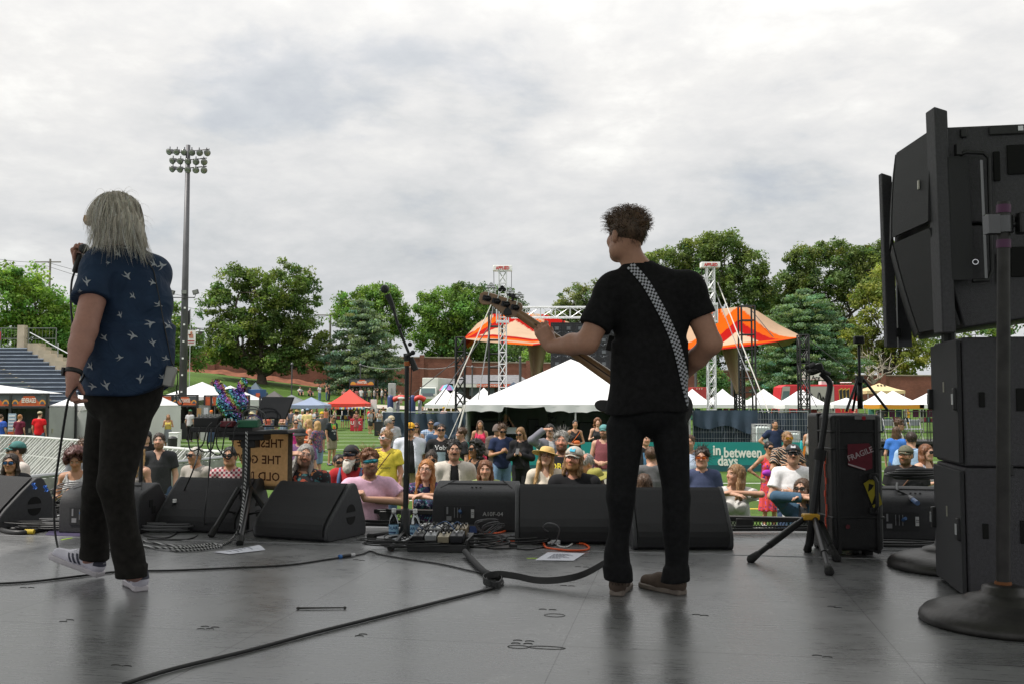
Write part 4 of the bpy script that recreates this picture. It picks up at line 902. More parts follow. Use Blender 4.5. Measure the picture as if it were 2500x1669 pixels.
# box truck
YK=98.;a,c=P(1031,921,YK),P(1097,961,YK);g=ground_z(a.x,YK);t=thing('box_truck','white box truck parked before the brick wall','truck',(a.x,YK,g));W=P(1070,921,YK).x-a.x;zt=a.z-g;zb=zt-1.9;L=6.5;sh=.55
mb=MB().add([(0,0,zb),(W,0,zb),(W,0,zt),(0,0,zt),(sh*3,L,zb),(W+sh*3,L,zb),(W+sh*3,L,zt),(sh*3,L,zt)],[(0,1,2,3),(5,4,7,6),(1,5,6,2),(4,0,3,7),(3,2,6,7),(0,4,5,1)]).build('cargo_box',mat('truck_white',(.62,.64,.60),.5,noise=(1,.06)),t,bev=.05)
zc1=P(1040,944,YK).z-g;W2=W*.98;mb=MB().add([(-.2,-1.5,.5),(W2,-1.5,.5),(W2,-1.5,zc1-.95),(-.2,-1.5,zc1-.95),(-.1,-1.05,zc1),(W2-.08,-1.05,zc1),(-.1,-.1,zc1),(W2-.08,-.1,zc1),(-.2,-.1,.5),(W2,-.1,.5)],[(0,1,2,3),(3,2,5,4),(4,5,7,6),(0,3,4,6,8),(1,9,7,5,2),(0,8,9,1),(8,6,7,9)]);cab=mb.build('cab',mat('truck_white',(.62,.64,.60),.5),t,bev=.05)
mb=MB().add([(-.05,-1.5,zc1-.9),(W2-.15,-1.5,zc1-.9),(W2-.2,-1.12,zc1-.12),(.0,-1.12,zc1-.12)],[(0,1,2,3)]).build('windscreen',mat('screen_glass',(.08,.13,.13),.08),cab,solid=.03)
mb=MB().box((W2/2-.1,-1.53,.95),(W2*.7,.05,.3)).build('grille',m_dark,cab)
for q in(.06,.9):mb=MB().box((W2*q-.05,-1.54,.95),(.22,.05,.18)).build('headlight',mat('headlight',(.6,.6,.55),.15),cab)
for x in(.0,W2-.1):
 for y in(-.7,4.5):mb=MB().cyl((x-.12+y*.25*(y>0),y,.42),(x+.12+y*.25*(y>0),y,.42),.42,n=16).build('wheel',rubber,t)
mb=MB().box((W2+.12,-1.3,zc1-.5),(.08,.12,.4)).build('mirror',black,cab)
# lunch building
YL=100.;a,c=P(1100,936,YL),P(1300,944,YL);g=ground_z(a.x,YL)-.3;t=thing('lunch_building','low lunch stand with a grey roof and orange fascia','building',(a.x,YL,g));W=c.x-a.x;ze=a.z-g;zr=P(1200,914,YL+3).z-g
mb=MB().add([(-.2,-.6,ze+.02),(W,-.6,ze+.02),(W,6,ze),(-.2,6,ze),(1.4,3,zr),(W-1.4,3,zr)],[(0,1,5,4),(1,2,5),(2,3,4,5),(3,0,4)]).build('roof',mat('shingle_grey',(.17,.17,.18),.9,noise=(3,.2)),t)
mb=MB().box((W/2+.3,-.62,ze-.18),(W,.08,.34));fa=mb.build('fascia',mat('fascia_white',(.6,.6,.57),.6),t);mb=MB().box((W/2+1.3,-.68,ze-.18),(W-2.9,.05,.33)).build('orange_band',mat('fascia_orange',(.62,.085,.03),.6),fa);mb=MB();letter(mb,'THE LUNCH BOX',(P(1192,940,YL).x-a.x,-.72,ze-.19),(1,0,0),(0,0,1),.30,.006,.006);mb.build('lettering',m_lt,fa)
mb=MB().box((W/2,3,ze/2),(W-.3,5.4,ze)).build('wall',mat('wall_dark_brick',(.06,.04,.035),.9),t)
for i in range(5):mb=MB().box((1+i*1.5,.25,1.5),(1.1,.1,1.1)).build('serving_hatch',m_dark,t)
# beach umbrella
a=P(1092,937,82);t=thing('umbrella','pink and blue striped umbrella beside the box truck','umbrella',(a.x,82,GZ));H=a.z-GZ;mb=MB();n=16
for k in range(8):
 mb.cur=k%4
 for h in range(2):
  a0,a1=2*pi*(k+h*.5)/8,2*pi*(k+h*.5+.5)/8
  for r0,z0,r1,z1 in((0.02,H,.4,H-.1),(.4,H-.1,.7,H-.5)):mb.add([(r0*cos(a0),r0*sin(a0),z0),(r1*cos(a0),r1*sin(a0),z1),(r1*cos(a1),r1*sin(a1),z1),(r0*cos(a1),r0*sin(a1),z0)],[(0,1,2,3)])
mb.build('canopy',[mat('um_pink',(.6,.12,.3),.6),mat('um_blue',(.12,.4,.62),.6),mat('um_violet',(.35,.15,.4),.6),mat('um_cyan',(.15,.45,.6),.6)],t);mb=MB().cyl((0,0,0),(0,0,H),.02,n=6).build('pole',m_leg,t)
# red and grey van with claw marks
YV=84.;a,c=P(1898,938,YV),P(2093,975,YV);t=thing('promotional_truck','red and grey painted truck with claw marks behind the white tents','truck',(a.x,YV,GZ));W=c.x-a.x;zt=a.z-GZ
mb=MB().add([(.0,0,.6),(W,0,.6),(W,0,zt),(.75,0,zt),(.3,0,zt-.2),(.0,2.4,.6),(W,2.4,.6),(W,2.4,zt),(.75,2.4,zt),(.3,2.4,zt-.2)],[(0,1,2,3,4),(9,8,7,6,5),(1,6,7,2),(2,7,8,3),(3,8,9,4),(4,9,5,0),(0,5,6,1)]);body=mb.build('body',mat('van_red',(.52,.02,.03),.45),t,bev=.05)
mb=MB().box((W*.56,-.012,zt*.62),(W*.3,.02,zt*.68)).add([(.05,-.01,.9),(.9,-.01,.9),(1.1,-.01,zt-.15),(.45,-.01,zt-.15)],[(0,1,2,3)]).build('grey_panels',mat('van_grey',(.33,.32,.29),.5),body)
mb=MB()
for q,h0,h1 in((.42,.5,.8),(.47,.35,.7),(.52,.55,.82),(.57,.4,.72),(.62,.3,.55),(.67,.35,.5)):mb.tube(spline([(W*q-.2,-.03,zt*h0),(W*q,-.03,zt*h1),(W*q+.2,-.03,zt*h0*1.1)],5),.06,4)
mb.build('swirl_lettering',mat('mark_black',(.015,.015,.015),.6),body)
mb=MB()
for k,q in enumerate((.79,.835,.88)):
 x=W*q;mb.cur=0;mb.add([(x-.12,-.03,zt*.86),(x+.13,-.03,zt*.9),(x+.17,-.03,zt*.55),(x+.02,-.03,zt*.38),(x-.04,-.03,zt*.6)],[(0,1,2,3,4)]);mb.cur=1;mb.add([(x-.16,-.02,zt*.88),(x+.17,-.02,zt*.93),(x+.22,-.02,zt*.54),(x+.02,-.02,zt*.33),(x-.1,-.02,zt*.6)],[(0,1,2,3,4)])
mb.build('claw_marks',[mat('mark_black',(.015,.015,.015),.6),mat('mark_yellow',(.55,.35,.06),.6)],body)
mb=MB().box((W*.66,1.1,zt+.16),(1.0,1,.32)).box((W*.9,.8,zt+.2),(.9,.5,.08)).build('roof_unit',white_p,t,bev=.08);mb=MB().add([(.3,-.04,zt*.55),(.95,-.04,zt*.55),(1.05,-.04,zt*.85),(.5,-.04,zt*.85)],[(0,1,2,3)]).build('window',mat('screen_glass',(.08,.13,.13),.08),body)
for x in(1.2,W-1.6):mb=MB().cyl((x,-.05,.45),(x,.25,.45),.45,n=16).build('wheel',rubber,t)
a,c=P(1963,905,YV),P(2022,926,YV);mb=MB().box((a.x+(c.x-a.x)/2-P(1898,938,YV).x,.5,(a.z+c.z)/2-GZ),(c.x-a.x,.1,a.z-c.z));rs=mb.build('roof_sign',mat('roof_sign',(.6,.6,.56),.6),t);mb=MB();letter(mb,'Arg',((a.x+c.x)/2-P(1898,938,YV).x+.1,.42,c.z-GZ+.18),(1,0,0),(0,0,1),.5,.005,.01);mb.build('lettering',mat('mark_black',(.015,.015,.015),.6),rs)
# red truck bit behind the bassist
t,W,H=prop_box('red_cart','red cart with a lamp strip left of the right silver tower','cart',1690,1728,944,975,90,2,mat('cart_red',(.35,.03,.03),.5));mb=MB()
for i in range(3):mb.sphere((-W*.2+i*W*.16,-.03,H*.86),.05)
mb.build('lamp_strip',mat('lamp_cream',(.6,.5,.4),.4),t)
# merchandise behind the fence: tables with goods
def stall(label,u0,u1,v,y,seed):
 rr=random.Random(seed);a,c=P(u0,v,y),P(u1,v,y);W=c.x-a.x;t=thing('market_stall',label,'stall',(a.x,y,GZ));mb=MB().box((W/2,0,.75),(W,.8,.06)).build('table_top',black,t);mb=MB()
 for x in(.1,W-.1):
  for yy in(-.3,.3):mb.cyl((x,yy,0),(x,yy,.73),.02,n=5)
 mb.build('table_legs',m_leg,t);cs=[(.35,.05,.08),(.5,.3,.05),(.03,.03,.04),(.08,.15,.3),(.45,.4,.35),(.3,.06,.2),(.1,.3,.25)];mb=MB()
 for i in range(int(W/.28)):mb.cur=rr.randrange(7);mb.box((.15+i*.28,rr.uniform(-.2,.2),.78+.12),(.2,.2,.15+rr.random()*.25))
 mb.build('goods',[mat('goods_%d'%i,q,.7)for i,q in enumerate(cs)],t);mb=MB()
 for i in range(int(W/.5)):mb.cur=rr.randrange(7);mb.box((.25+i*.5,.9,1.35),(.42,.05,.55))
 mb.build('hung_shirts',[mat('goods_%d'%i,q,.7)for i,q in enumerate(cs)],t)
for k,(u0,u1,y,lab)in enumerate(((1640,1728,77,'stall of coloured goods behind the bassist, left of the silver tower'),(1740,1808,77,'stall with hung shirts under the white tent by the silver tower'),(1826,1908,72,'stall of goods under the white tent right of the ladder tower'),(1920,2010,69,'dark stall under the white tent below the red truck'),(2130,2230,69,'stall of bright goods under the orange-trimmed tent'),(1040,1116,79,'stall with an orange cloth under the tent by the box truck'),(1132,1200,75,'stall under the tent left of the marquee'),(815,892,78,'stall under the bright red tent'),(665,770,76,'stall of goods under the grey tent'),(585,640,73,'stall under the pink tent'),(2240,2320,69,'stall half hidden by the speaker stack'))):stall(lab,u0,u1,1000,y,k)
a,c=P(855,1016,72),P(882,1037,72);t=thing('table','table with a red cloth and white lettering before the red tent','table',(a.x,72,GZ));W=c.x-a.x;mb=MB().box((W/2,.35,.46),(W,.7,.92)).build('red_cloth',mat('cloth_red',(.5,.02,.04),.7),t,bev=.03);mb=MB();letter(mb,'UDK',(W/2,-.01,.6),(1,0,0),(0,0,1),.36,.004,.01);mb.build('lettering',white_p,t)
t,W,H=prop_box('sandwich_board','black folding board on the grass behind the yellow shirt man','board',914,942,1028,1063,60,.5,black,.02);mb=MB().box((0,-.02,H*.5),(W*.8,.02,H*.8)).build('panel',mat('board_black',(.03,.03,.033),.6),t)
# the stage (rotated 9.9 deg against the camera)
SA=R(-9.9);E1=Vec((cos(SA),sin(SA),0));EN=Vec((-sin(SA),cos(SA),0))
def ST(t,n,z=0.):return E1*t+EN*n+Vec((0,0,z))
m_deck=bpy.data.materials.new('stage_deck');m_deck.use_nodes=True;b=m_deck.node_tree.nodes['Principled BSDF']
td=NT(m_deck,'ShaderNodeTexCoord');sx=NT(m_deck,'ShaderNodeSeparateXYZ');LK(m_deck,td.outputs['Object'],sx.inputs[0])
def seam(axis,off,per,hw):
 f=math_node(m_deck,'FRACT',math_node(m_deck,'DIVIDE',math_node(m_deck,'SUBTRACT',sx.outputs[axis],off),per))
 d=math_node(m_deck,'MINIMUM',f,math_node(m_deck,'SUBTRACT',1.0,f));return math_node(m_deck,'LESS_THAN',d,hw/per)
sm=math_node(m_deck,'MAXIMUM',seam(0,-.445,1.22,.0022),seam(1,5.94,2.29,.0028))
pid=NT(m_deck,'ShaderNodeCombineXYZ')
LK(m_deck,math_node(m_deck,'FLOOR',math_node(m_deck,'DIVIDE',math_node(m_deck,'SUBTRACT',sx.outputs[0],-.445),1.22)),pid.inputs[0]);LK(m_deck,math_node(m_deck,'FLOOR',math_node(m_deck,'DIVIDE',math_node(m_deck,'SUBTRACT',sx.outputs[1],5.94),2.29)),pid.inputs[1])
wn=NT(m_deck,'ShaderNodeTexWhiteNoise');LK(m_deck,pid.outputs[0],wn.inputs['Vector'])
na=NT(m_deck,'ShaderNodeTexNoise',Scale=1.3,Detail=7.,Roughness=.65);LK(m_deck,td.outputs['Object'],na.inputs['Vector'])
mg=NT(m_deck,'ShaderNodeMapping');mg.inputs['Scale'].default_value=(3,30,3);mg.inputs['Rotation'].default_value=(0,0,.25);LK(m_deck,td.outputs['Object'],mg.inputs[0])
ng=NT(m_deck,'ShaderNodeTexNoise',Scale=2.2,Detail=6.,Roughness=.7);LK(m_deck,mg.outputs[0],ng.inputs['Vector'])
nf=NT(m_deck,'ShaderNodeTexNoise',Scale=90.,Detail=2.);LK(m_deck,td.outputs['Object'],nf.inputs['Vector'])
base=ramp(m_deck,na.outputs[0],[(.28,(.105,.107,.110)),(.5,(.160,.162,.166)),(.72,(.225,.227,.231))])
base=mixc(m_deck,1.,base,ramp(m_deck,ng.outputs[0],[(.3,(.72,.72,.72)),(.72,(1.25,1.25,1.25))]),'MULTIPLY')
base=mixc(m_deck,1.,base,ramp(m_deck,wn.outputs[0],[(0,(.9,.9,.9)),(1,(1.1,1.1,1.1))]),'MULTIPLY')
# fine scratches
vs_=NT(m_deck,'ShaderNodeTexVoronoi',Scale=1.7);vs_.feature='DISTANCE_TO_EDGE';nd=NT(m_deck,'ShaderNodeTexNoise',Scale=1.1,Detail=3.);LK(m_deck,td.outputs['Object'],nd.inputs['Vector']);LK(m_deck,mixc(m_deck,.75,td.outputs['Object'],nd.outputs[1]),vs_.inputs['Vector'])
scr=math_node(m_deck,'MULTIPLY',math_node(m_deck,'LESS_THAN',vs_.outputs['Distance'],.0035),math_node(m_deck,'GREATER_THAN',ng.outputs[0],.56))
base=mixc(m_deck,scr,base,(.028,.028,.03));base=mixc(m_deck,ramp(m_deck,nf.outputs[0],[(.70,(0,0,0)),(.76,(.7,.7,.7))]),base,(.03,.03,.032));vt_=NT(m_deck,'ShaderNodeTexVoronoi',Scale=2.9);vt_.feature='DISTANCE_TO_EDGE';LK(m_deck,mixc(m_deck,.85,td.outputs['Object'],na.outputs[1]),vt_.inputs['Vector'])
base=mixc(m_deck,math_node(m_deck,'MULTIPLY',math_node(m_deck,'LESS_THAN',vt_.outputs['Distance'],.004),math_node(m_deck,'GREATER_THAN',na.outputs[0],.52)),base,(.30,.30,.31));base=mixc(m_deck,sm,base,(.012,.012,.013))
LK(m_deck,base,b.inputs['Base Color'])
LK(m_deck,math_node(m_deck,'ADD',ramp(m_deck,na.outputs[0],[(.3,(.19,)*3),(.7,(.30,)*3)]),ramp(m_deck,ng.outputs[0],[(.35,(0,)*3),(.7,(.12,)*3)])),b.inputs['Roughness']);b.inputs['Specular IOR Level'].default_value=1.0
bp=NT(m_deck,'ShaderNodeBump',Strength=.12,Distance=.004);LK(m_deck,math_node(m_deck,'ADD',nf.outputs[0],math_node(m_deck,'MULTIPLY',sm,-3.)),bp.inputs['Height']);LK(m_deck,bp.outputs[0],b.inputs['Normal'])
mb=MB().box((0,1.05,-.06),(20,12.1,.12));o=mb.build('stage_floor',m_deck);o.rotation_euler=(0,0,SA);struct(o)
mb=MB().box((0,7.06,-.75),(20,.05,1.24));o=mb.build('stage_skirt',mat('black_cloth',(.012,.014,.02),.9));o.rotation_euler=(0,0,SA);struct(o)
mb=MB().box((0,5.94,.0015),(20,.009,.003));o=mb.build('stage_joint_strip',mat('lit_lip',(.30,.30,.31),.5));o.rotation_euler=(0,0,SA);struct(o)  # pale colour paints the light caught along the joint's lip
m_roof=bpy.data.materials.new('unseen_roof_diffuser');m_roof.use_nodes=True;nt=m_roof.node_tree;nt.nodes.clear();dfr=NT(m_roof,'ShaderNodeBsdfDiffuse');dfr.inputs[0].default_value=(.6,.6,.6,1);trr=NT(m_roof,'ShaderNodeBsdfTranslucent');trr.inputs[0].default_value=(.75,.76,.78,1);mxr=NT(m_roof,'ShaderNodeMixShader');mxr.inputs[0].default_value=.085;LK(m_roof,dfr.outputs[0],mxr.inputs[1]);LK(m_roof,trr.outputs[0],mxr.inputs[2]);orr=NT(m_roof,'ShaderNodeOutputMaterial');LK(m_roof,mxr.outputs[0],orr.inputs[0])  # translucent share tuned to let soft overhead light onto the stage
mb=MB().grid(lambda a,c:((a-.5)*15,-6+13.4*c,5.6+.9*sin(pi*a)),13,9);o=mb.build('unseen_stage_roof',m_roof,smooth=1);o.rotation_euler=(0,0,SA);struct(o)  # unseen roof, added out of frame to shade the stage
mb=MB()
for(u,v)in[(56,1434),(75,1434),(154,1517),(170,1513),(490,1535),(500,1529),(512,1535),(525,1531),(282,1624),(309,1626),(868,1366),(884,1368),(1325,1487),(1349,1488),(1264,1563),(1293,1565),(1259,1570),(1289,1571),(1411,1383),(1431,1384),(877,1552),(886,1548),(1376,1429),(1395,1430),(1700,1500),(1720,1502),(2030,1480),(2046,1483),(1995,1600),(2020,1604)]:
 p=G(u,v);mb.tube([p+E1*(.017*cos(a*pi/6))+EN*(.011*sin(a*pi/6))+Vec((0,0,.0012))for a in range(7)],.0013,4)
for cx_,cy_,rx_,ry_ in((1354,1501,.045,.03),(1265,1578,.04,.022),(1335,1580,.07,.02)):
 p=G(cx_,cy_);mb.tube([p+E1*(rx_*cos(a*.524))+EN*(ry_*sin(a*.524))+Vec((0,0,.0012))for a in range(12)],.0010,4,True)
struct(mb.build('stage_deck_slots',mat('slot_dark',(.03,.03,.03),.8)))
for pts,m in(([(150,1317),(176,1312)],mat('green_tape',(.35,.55,.02),.6)),([(1286,1362),(1312,1362)],mat('green_tape',(.35,.55,.02),.6))):
 a,c=G(*pts[0]),G(*pts[1]);d=(c-a).normalized();q=Vec((-d.y,d.x,0))*.009;z=Vec((0,0,.002));mb=MB().prism([a-q,c-q,c+q,a+q],(0,0,.0005),(0,0,.002));tag(mb.build('tape_strip',m),'short yellow-green tape strip on the floor %s'%('near the singer' if pts[0][0]<500 else 'beside the setlist sheet'),'tape')
# front barricade
m_mesh=mat('barricade_mesh',(.02,.02,.022),.5,.4)
n_b=9.38
for k in range(-6,6):
 t0=k*1.16+.1;p=ST(t0,n_b);lab='black steel barricade section %s'%{-6:'at the far left end',-5:'behind the leftmost monitor',-4:'behind the cable heap',-3:'behind the singer',-2:'behind the music table',-1:'behind the monitor with the leaning fan in pink',0:'behind the microphone stand',1:'behind the rear-facing monitor with stencilled code',2:'behind the bassist',3:'below the woman with a chest tattoo',4:'below the woman in the denim jacket',5:'behind the black case'}[k]
 t=thing('barricade',lab,'barrier',(p.x,p.y,GZ),SA,'black front barricade');H=1.2;mb=MB();w_=1.15
 mb.box((w_/2,0,H-.02),(w_,.07,.045));mb.box((w_/2,-.02,H-.16),(w_,.03,.03));mb.box((w_/2,0,.05),(w_,.06,.05));mb.box((w_/2,-.02,.6),(w_,.03,.04))
 for x in(.03,w_-.03):mb.box((x,0,H/2),(.06,.06,H-.05))
 mb.box((w_*.42,-.03,H-.10),(.16,.02,.17));mb.build('frame',blackm,t,bev=.006);mb=MB();h0=.07
 for i in range(42):
  x=i*w_/40-.4
  for s_ in(1,-1):
   a0,a1=Vec((x+(.55 if s_<0 else 0),.01*s_,h0)),Vec((x+(.55 if s_>0 else 0),.01*s_,H-.03))
   # clip to the panel
   d=a1-a0
   f0=max(0,min(1,(0.03-a0.x)/d.x))if d.x>0 else max(0,min(1,(w_-.03-a0.x)/d.x));f1=max(0,min(1,(w_-.03-a0.x)/d.x))if d.x>0 else max(0,min(1,(.03-a0.x)/d.x))
   if abs(f1-f0)>.02:mb.cyl(a0+d*f0,a0+d*f1,.0045,n=3,caps=False)
 mb.build('mesh_panel',m_mesh,t)
 mb=MB().box((w_/2,-.55,.03),(w_,1.0,.04)).cyl((.05,-.02,H-.1),(.05,-.95,.05),.02,n=6).cyl((w_-.05,-.02,H-.1),(w_-.05,-.95,.05),.02,n=6).build('foot_brace',blackm,t)
# stage monitors
m_cab=mat('monitor_black',(.020,.020,.023),.62,noise=(60,.2),bump=(220,.35));m_gr=mat('monitor_grille',(.013,.013,.015),.75,noise=(300,.5),bump=(420,.5));m_pan=mat('monitor_side',(.040,.041,.045),.55,noise=(50,.15),bump=(260,.3));m_hole=mat('grip_hole',(.002,.002,.002),.9);m_badge=mat('badge_silver',(.48,.46,.38),.4,.5)
PW=[(0,.02),(.0,.075),(.012,.105),(.05,.15),(.17,.265),(.25,.335),(.285,.358),(.315,.362),(.34,.345),(.40,.24),(.45,.11),(.462,.04),(.455,.0),(.02,.0)]
def dhole(mb,x,y,z,r,up,sgn):
 n=10;pts=[(x,y+r*cos(pi*i/(n-1)),z+up*r*1.0*sin(pi*i/(n-1)))for i in range(n)]
 mb.prism(pts,(0,0,0),(sgn*.002,0,0))
def wedge(label,u0,u1,v0,yaw,w_=.62,hs=1.0,both=True):
 """u0,u1: floor pixels of the two front bottom corners centre; v0 their row"""
 c=G((u0+u1)/2,v0);t=thing('stage_monitor',label,'stage monitor',(c.x,c.y,0),yaw,'floor monitors');h=w_/2
 P1=[(y,z*hs)for y,z in PW]
 mb=MB().prism([(-h+.03,y*.985+.004,max(.004,z*.985))for y,z in P1],(0,0,0),(w_-.06,0,0)).build('cabinet',m_cab,t,bev=.004)
 mb=MB();G1=[(.0,.03),(.0,.075*hs),(.012,.105*hs),(.05,.15*hs),(.17,.265*hs),(.25,.335*hs),(.275,.352*hs)]
 mb.add([(x,y-.008,z+.006)for(y,z)in G1 for x in(-h+.032,h-.032)],[(2*i,2*i+1,2*i+3,2*i+2)for i in range(len(G1)-1)]);mb.build('grille',m_gr,t,solid=.008)
 for s_ in(-1,1):
  mb=MB();a=s_*h;mb.prism([(a-s_*.032,y,z)for y,z in P1],(0,0,0),(s_*.032,0,0));sp=mb.build('side_panel',m_pan,t,bev=.008)
  for up in(1,-1):
   mb=MB();dhole(mb,a,.27,.155*hs+up*.016,.052,up,s_);mb.build('grip_hole',m_hole,sp)
 mb=MB();q0=Vec((h-.12,.163,.262*hs));d=Vec((0,.12,.115*hs)).normalized();nn=Vec((0,-d.z,d.y));M=Matrix((Vec((1,0,0)),d,nn)).transposed()
 mb.box(q0+nn*.006,(.046,.040,.004),M);bd=mb.build('badge',m_badge,t);mb=MB().box(q0+nn*.0085,(.036,.028,.002),M).build('badge_field',mat('badge_dark',(.06,.06,.06),.5),bd)
 return t
wedge('floor monitor wedge at the left edge of the stage',-185,40,1290,R(-30),.66)
wedge('floor monitor wedge behind the singer, left of the music table',362,596,1300,R(-14),.66)
wedge('floor monitor wedge behind the hanging lettered banner',612,800,1318,R(-24),.60)
wedge('floor monitor wedge behind the red extension plugs',1262,1500,1328,R(-1),.65)
wedge('floor monitor wedge seen between and beside the bassist\'s legs',1562,1776,1342,R(0),.62)
PR=[(0,.0),(0,.20),(.012,.245),(.04,.275),(.10,.296),(.22,.33),(.25,.334),(.28,.325),(.47,.10),(.48,.05),(.48,0)]
def front_fill(label,u,v0,yaw,w_=.58,text=None,lab2=True):
 c=G(u,v0);t=thing('stage_monitor',label,'stage monitor',(c.x,c.y,0),yaw,'speakers turned to the crowd');h=w_/2
 mb=MB().prism([(-h,y,z)for y,z in PR],(0,0,0),(w_,0,0)).build('cabinet',m_cab,t,bev=.012,seg=3)
 mb=MB().box((0,.17,.320),(w_*.72,.012,.004),MRot(.28,3,'X'))
 for s_ in(-1,1):mb.box((s_*w_*.36,.17,.3165),(.008,.17,.004),MRot(.28,3,'X')@MRot(s_*.5,3,'Z'))
 mb.build('top_ridge',mat('groove',(.006,.006,.006),.8),t)
 mb=MB()
 for k in range(3):mb.lathe([(.007,0),(.007,.004)],(-.03+.03*k,.10,.2985),8)
 mb.build('rigging_holes',m_hole,t)
 for s_ in(-1,1):
  for q in(.08,.2):mb=MB().box((s_*h,.13+q*.3,.23-q*.4),(.006,.045,.05)).build('grip_hole',m_hole,t)
 mb=MB().box((-w_*.18,-.002,.12),(w_*.36,.006,.12));pl=mb.build('connector_plate',mat('plate_black',(.008,.008,.009),.5),t);mb=MB()
 mb.box((-w_*.30,-.006,.09),(.035,.002,.03));mb.box((-w_*.32,-.006,.145),(.012,.002,.05))
 for k in range(3):mb.box((-w_*.235+k*.022,-.006,.13),(.004,.002,.07))
 mb.build('plate_print',mat('print_grey',(.22,.22,.23),.6),pl)
 if lab2:mb=MB().box((-w_*.02,-.006,.125),(.022,.003,.06));st=mb.build('sticker',mat('sticker_white',(.55,.55,.55),.6),pl);mb=MB();letter(mb,'15',(-w_*.02,-.0085,.125),(0,0,1),(1,0,0),.026,.0006);mb.build('lettering',m_hole,st)
 if text:mb=MB();letter(mb,text,(w_*.22,-.004,.122),(1,0,0),(0,0,1),.040,.0015,.0004,1.05);mb.build('stencil_lettering',mat('stencil',(.42,.42,.42),.7),t)
 mb=MB().cyl((-w_*.16,0,.13),(-w_*.155,-.07,.15),.011,n=8).build('plug',mat('plug_blue',(.05,.12,.28),.5),t)
 return t
front_fill('rear-facing monitor with the stencilled code A10F-04 beside the pedalboard',1158,1296,SA+R(4),.60,'A10F-04')
front_fill('rear-facing monitor half hidden behind the singer\'s legs',240,1302,SA+R(2),.60)
front_fill('rear-facing monitor carrying a coiled cable behind the black case',2245,1318,SA-R(2),.62)
# cables
m_cbl=mat('cable_black',(.014,.014,.015),.5);m_cg=mat('cable_grey',(.10,.10,.105),.5);m_cor=mat('cable_orange',(.75,.10,.02),.5);m_cbu=mat('cable_purple',(.09,.05,.25),.5)
def lay(label,pts,r,m,name='cable',z=None,n=8,cat='cable',group=None):
 """pts: (u, v) floor pixels or (u, v, height)"""
 q=[G(p[0],p[1],(p[2]if len(p)>2 else 0)+r+.001)for p in pts];mb=MB().tube(spline(q,n),r,7);return tag(mb.build(name,m,smooth=1),label,cat,group)
lay('long black cable running from the pedalboard to the bottom left corner',[(300,1669),(420,1632),(600,1588),(760,1545),(920,1505),(1080,1465),(1160,1445),(1222,1427),(1224,1412)],.0075,m_cbl)
lay('thin black cable crossing the floor below the singer\'s shoes',[(-20,1424),(80,1418),(200,1404),(300,1393),(420,1391),(560,1385),(700,1378),(800,1364),(828,1360)],.0055,m_cbl)
lay('cable from the blue connector to the pedalboard loop',[(828,1360),(880,1352),(905,1344),(930,1352),(1000,1364),(1080,1376),(1150,1392),(1210,1402)],.0045,m_cbl)
p=G(832,1359,.008);d=(G(880,1352,.008)-p).normalized();t=thing('cable_connector','black plug connector with a blue ring lying on the floor','connector',p);mb=MB().cyl((0,0,.004),d*.07+Vec((0,0,.004)),.010,n=10).build('plug_body',black,t);mb=MB().cyl(d*-.012+Vec((0,0,.004)),d*.004+Vec((0,0,.004)),.0125,n=10).build('ring',mat('plug_blue2',(.03,.14,.40),.5),t);mb=MB().cyl(d*.07+Vec((0,0,.004)),d*.1+Vec((0,0,.004)),.0095,n=8).build('sleeve',mat('tape_white',(.6,.6,.62),.6),t)
# thick flat sleeve strap
q=[G(1135,1345,.03),G(1150,1362,.02),G(1172,1385,.018),G(1188,1397,.016),G(1222,1408,.014)];mb=MB().tube(spline(q,6),[.017]*25,8);tag(mb.build('cable_sleeve',mat('sleeve_grey',(.035,.035,.037),.8),smooth=1),'thick dark cable sleeve coming out of the pedalboard','cable')
path=spline([G(1210,1422,.025),G(1186,1420,.03),G(1182,1408,.035),G(1215,1400,.04),G(1260,1405,.035),G(1310,1415,.03),G(1365,1414,.04),G(1420,1402,.06),G(1470,1376,.09),G(1500,1352,.12)],8);mb=MB()
for k in range(len(path)-1):
 pass
W_=Vec((0,.004,.016));vs_l=[]
for p in path:vs_l+=[p+W_,p-W_]
mb.add(vs_l,[(2*i,2*i+1,2*i+3,2*i+2)for i in range(len(path)-1)]);tag(mb.build('flat_strap',mat('strap_black',(.018,.018,.019),.6),solid=.004),'flat black strap looping from the floor toward the bassist\'s foot','strap')
t0=[G(1212,1428,.02),G(1195,1424,.02),G(1187,1415,.02),G(1205,1408,.02),G(1224,1412,.02),G(1222,1422,.02)]
mb=MB();pt=spline(t0,5,True);vs_l=[]
for p in pt:vs_l+=[p+Vec((0,0,.016)),p-Vec((0,0,.016))]
n_=len(pt);mb.add(vs_l,[(2*i,2*i+1,(2*i+3)%(2*n_),(2*i+2)%(2*n_))for i in range(n_)]);tag(mb.build('strap_loop',mat('strap_black',(.018,.018,.019),.6),solid=.004),'small upright loop of flat black strap on the floor','strap')
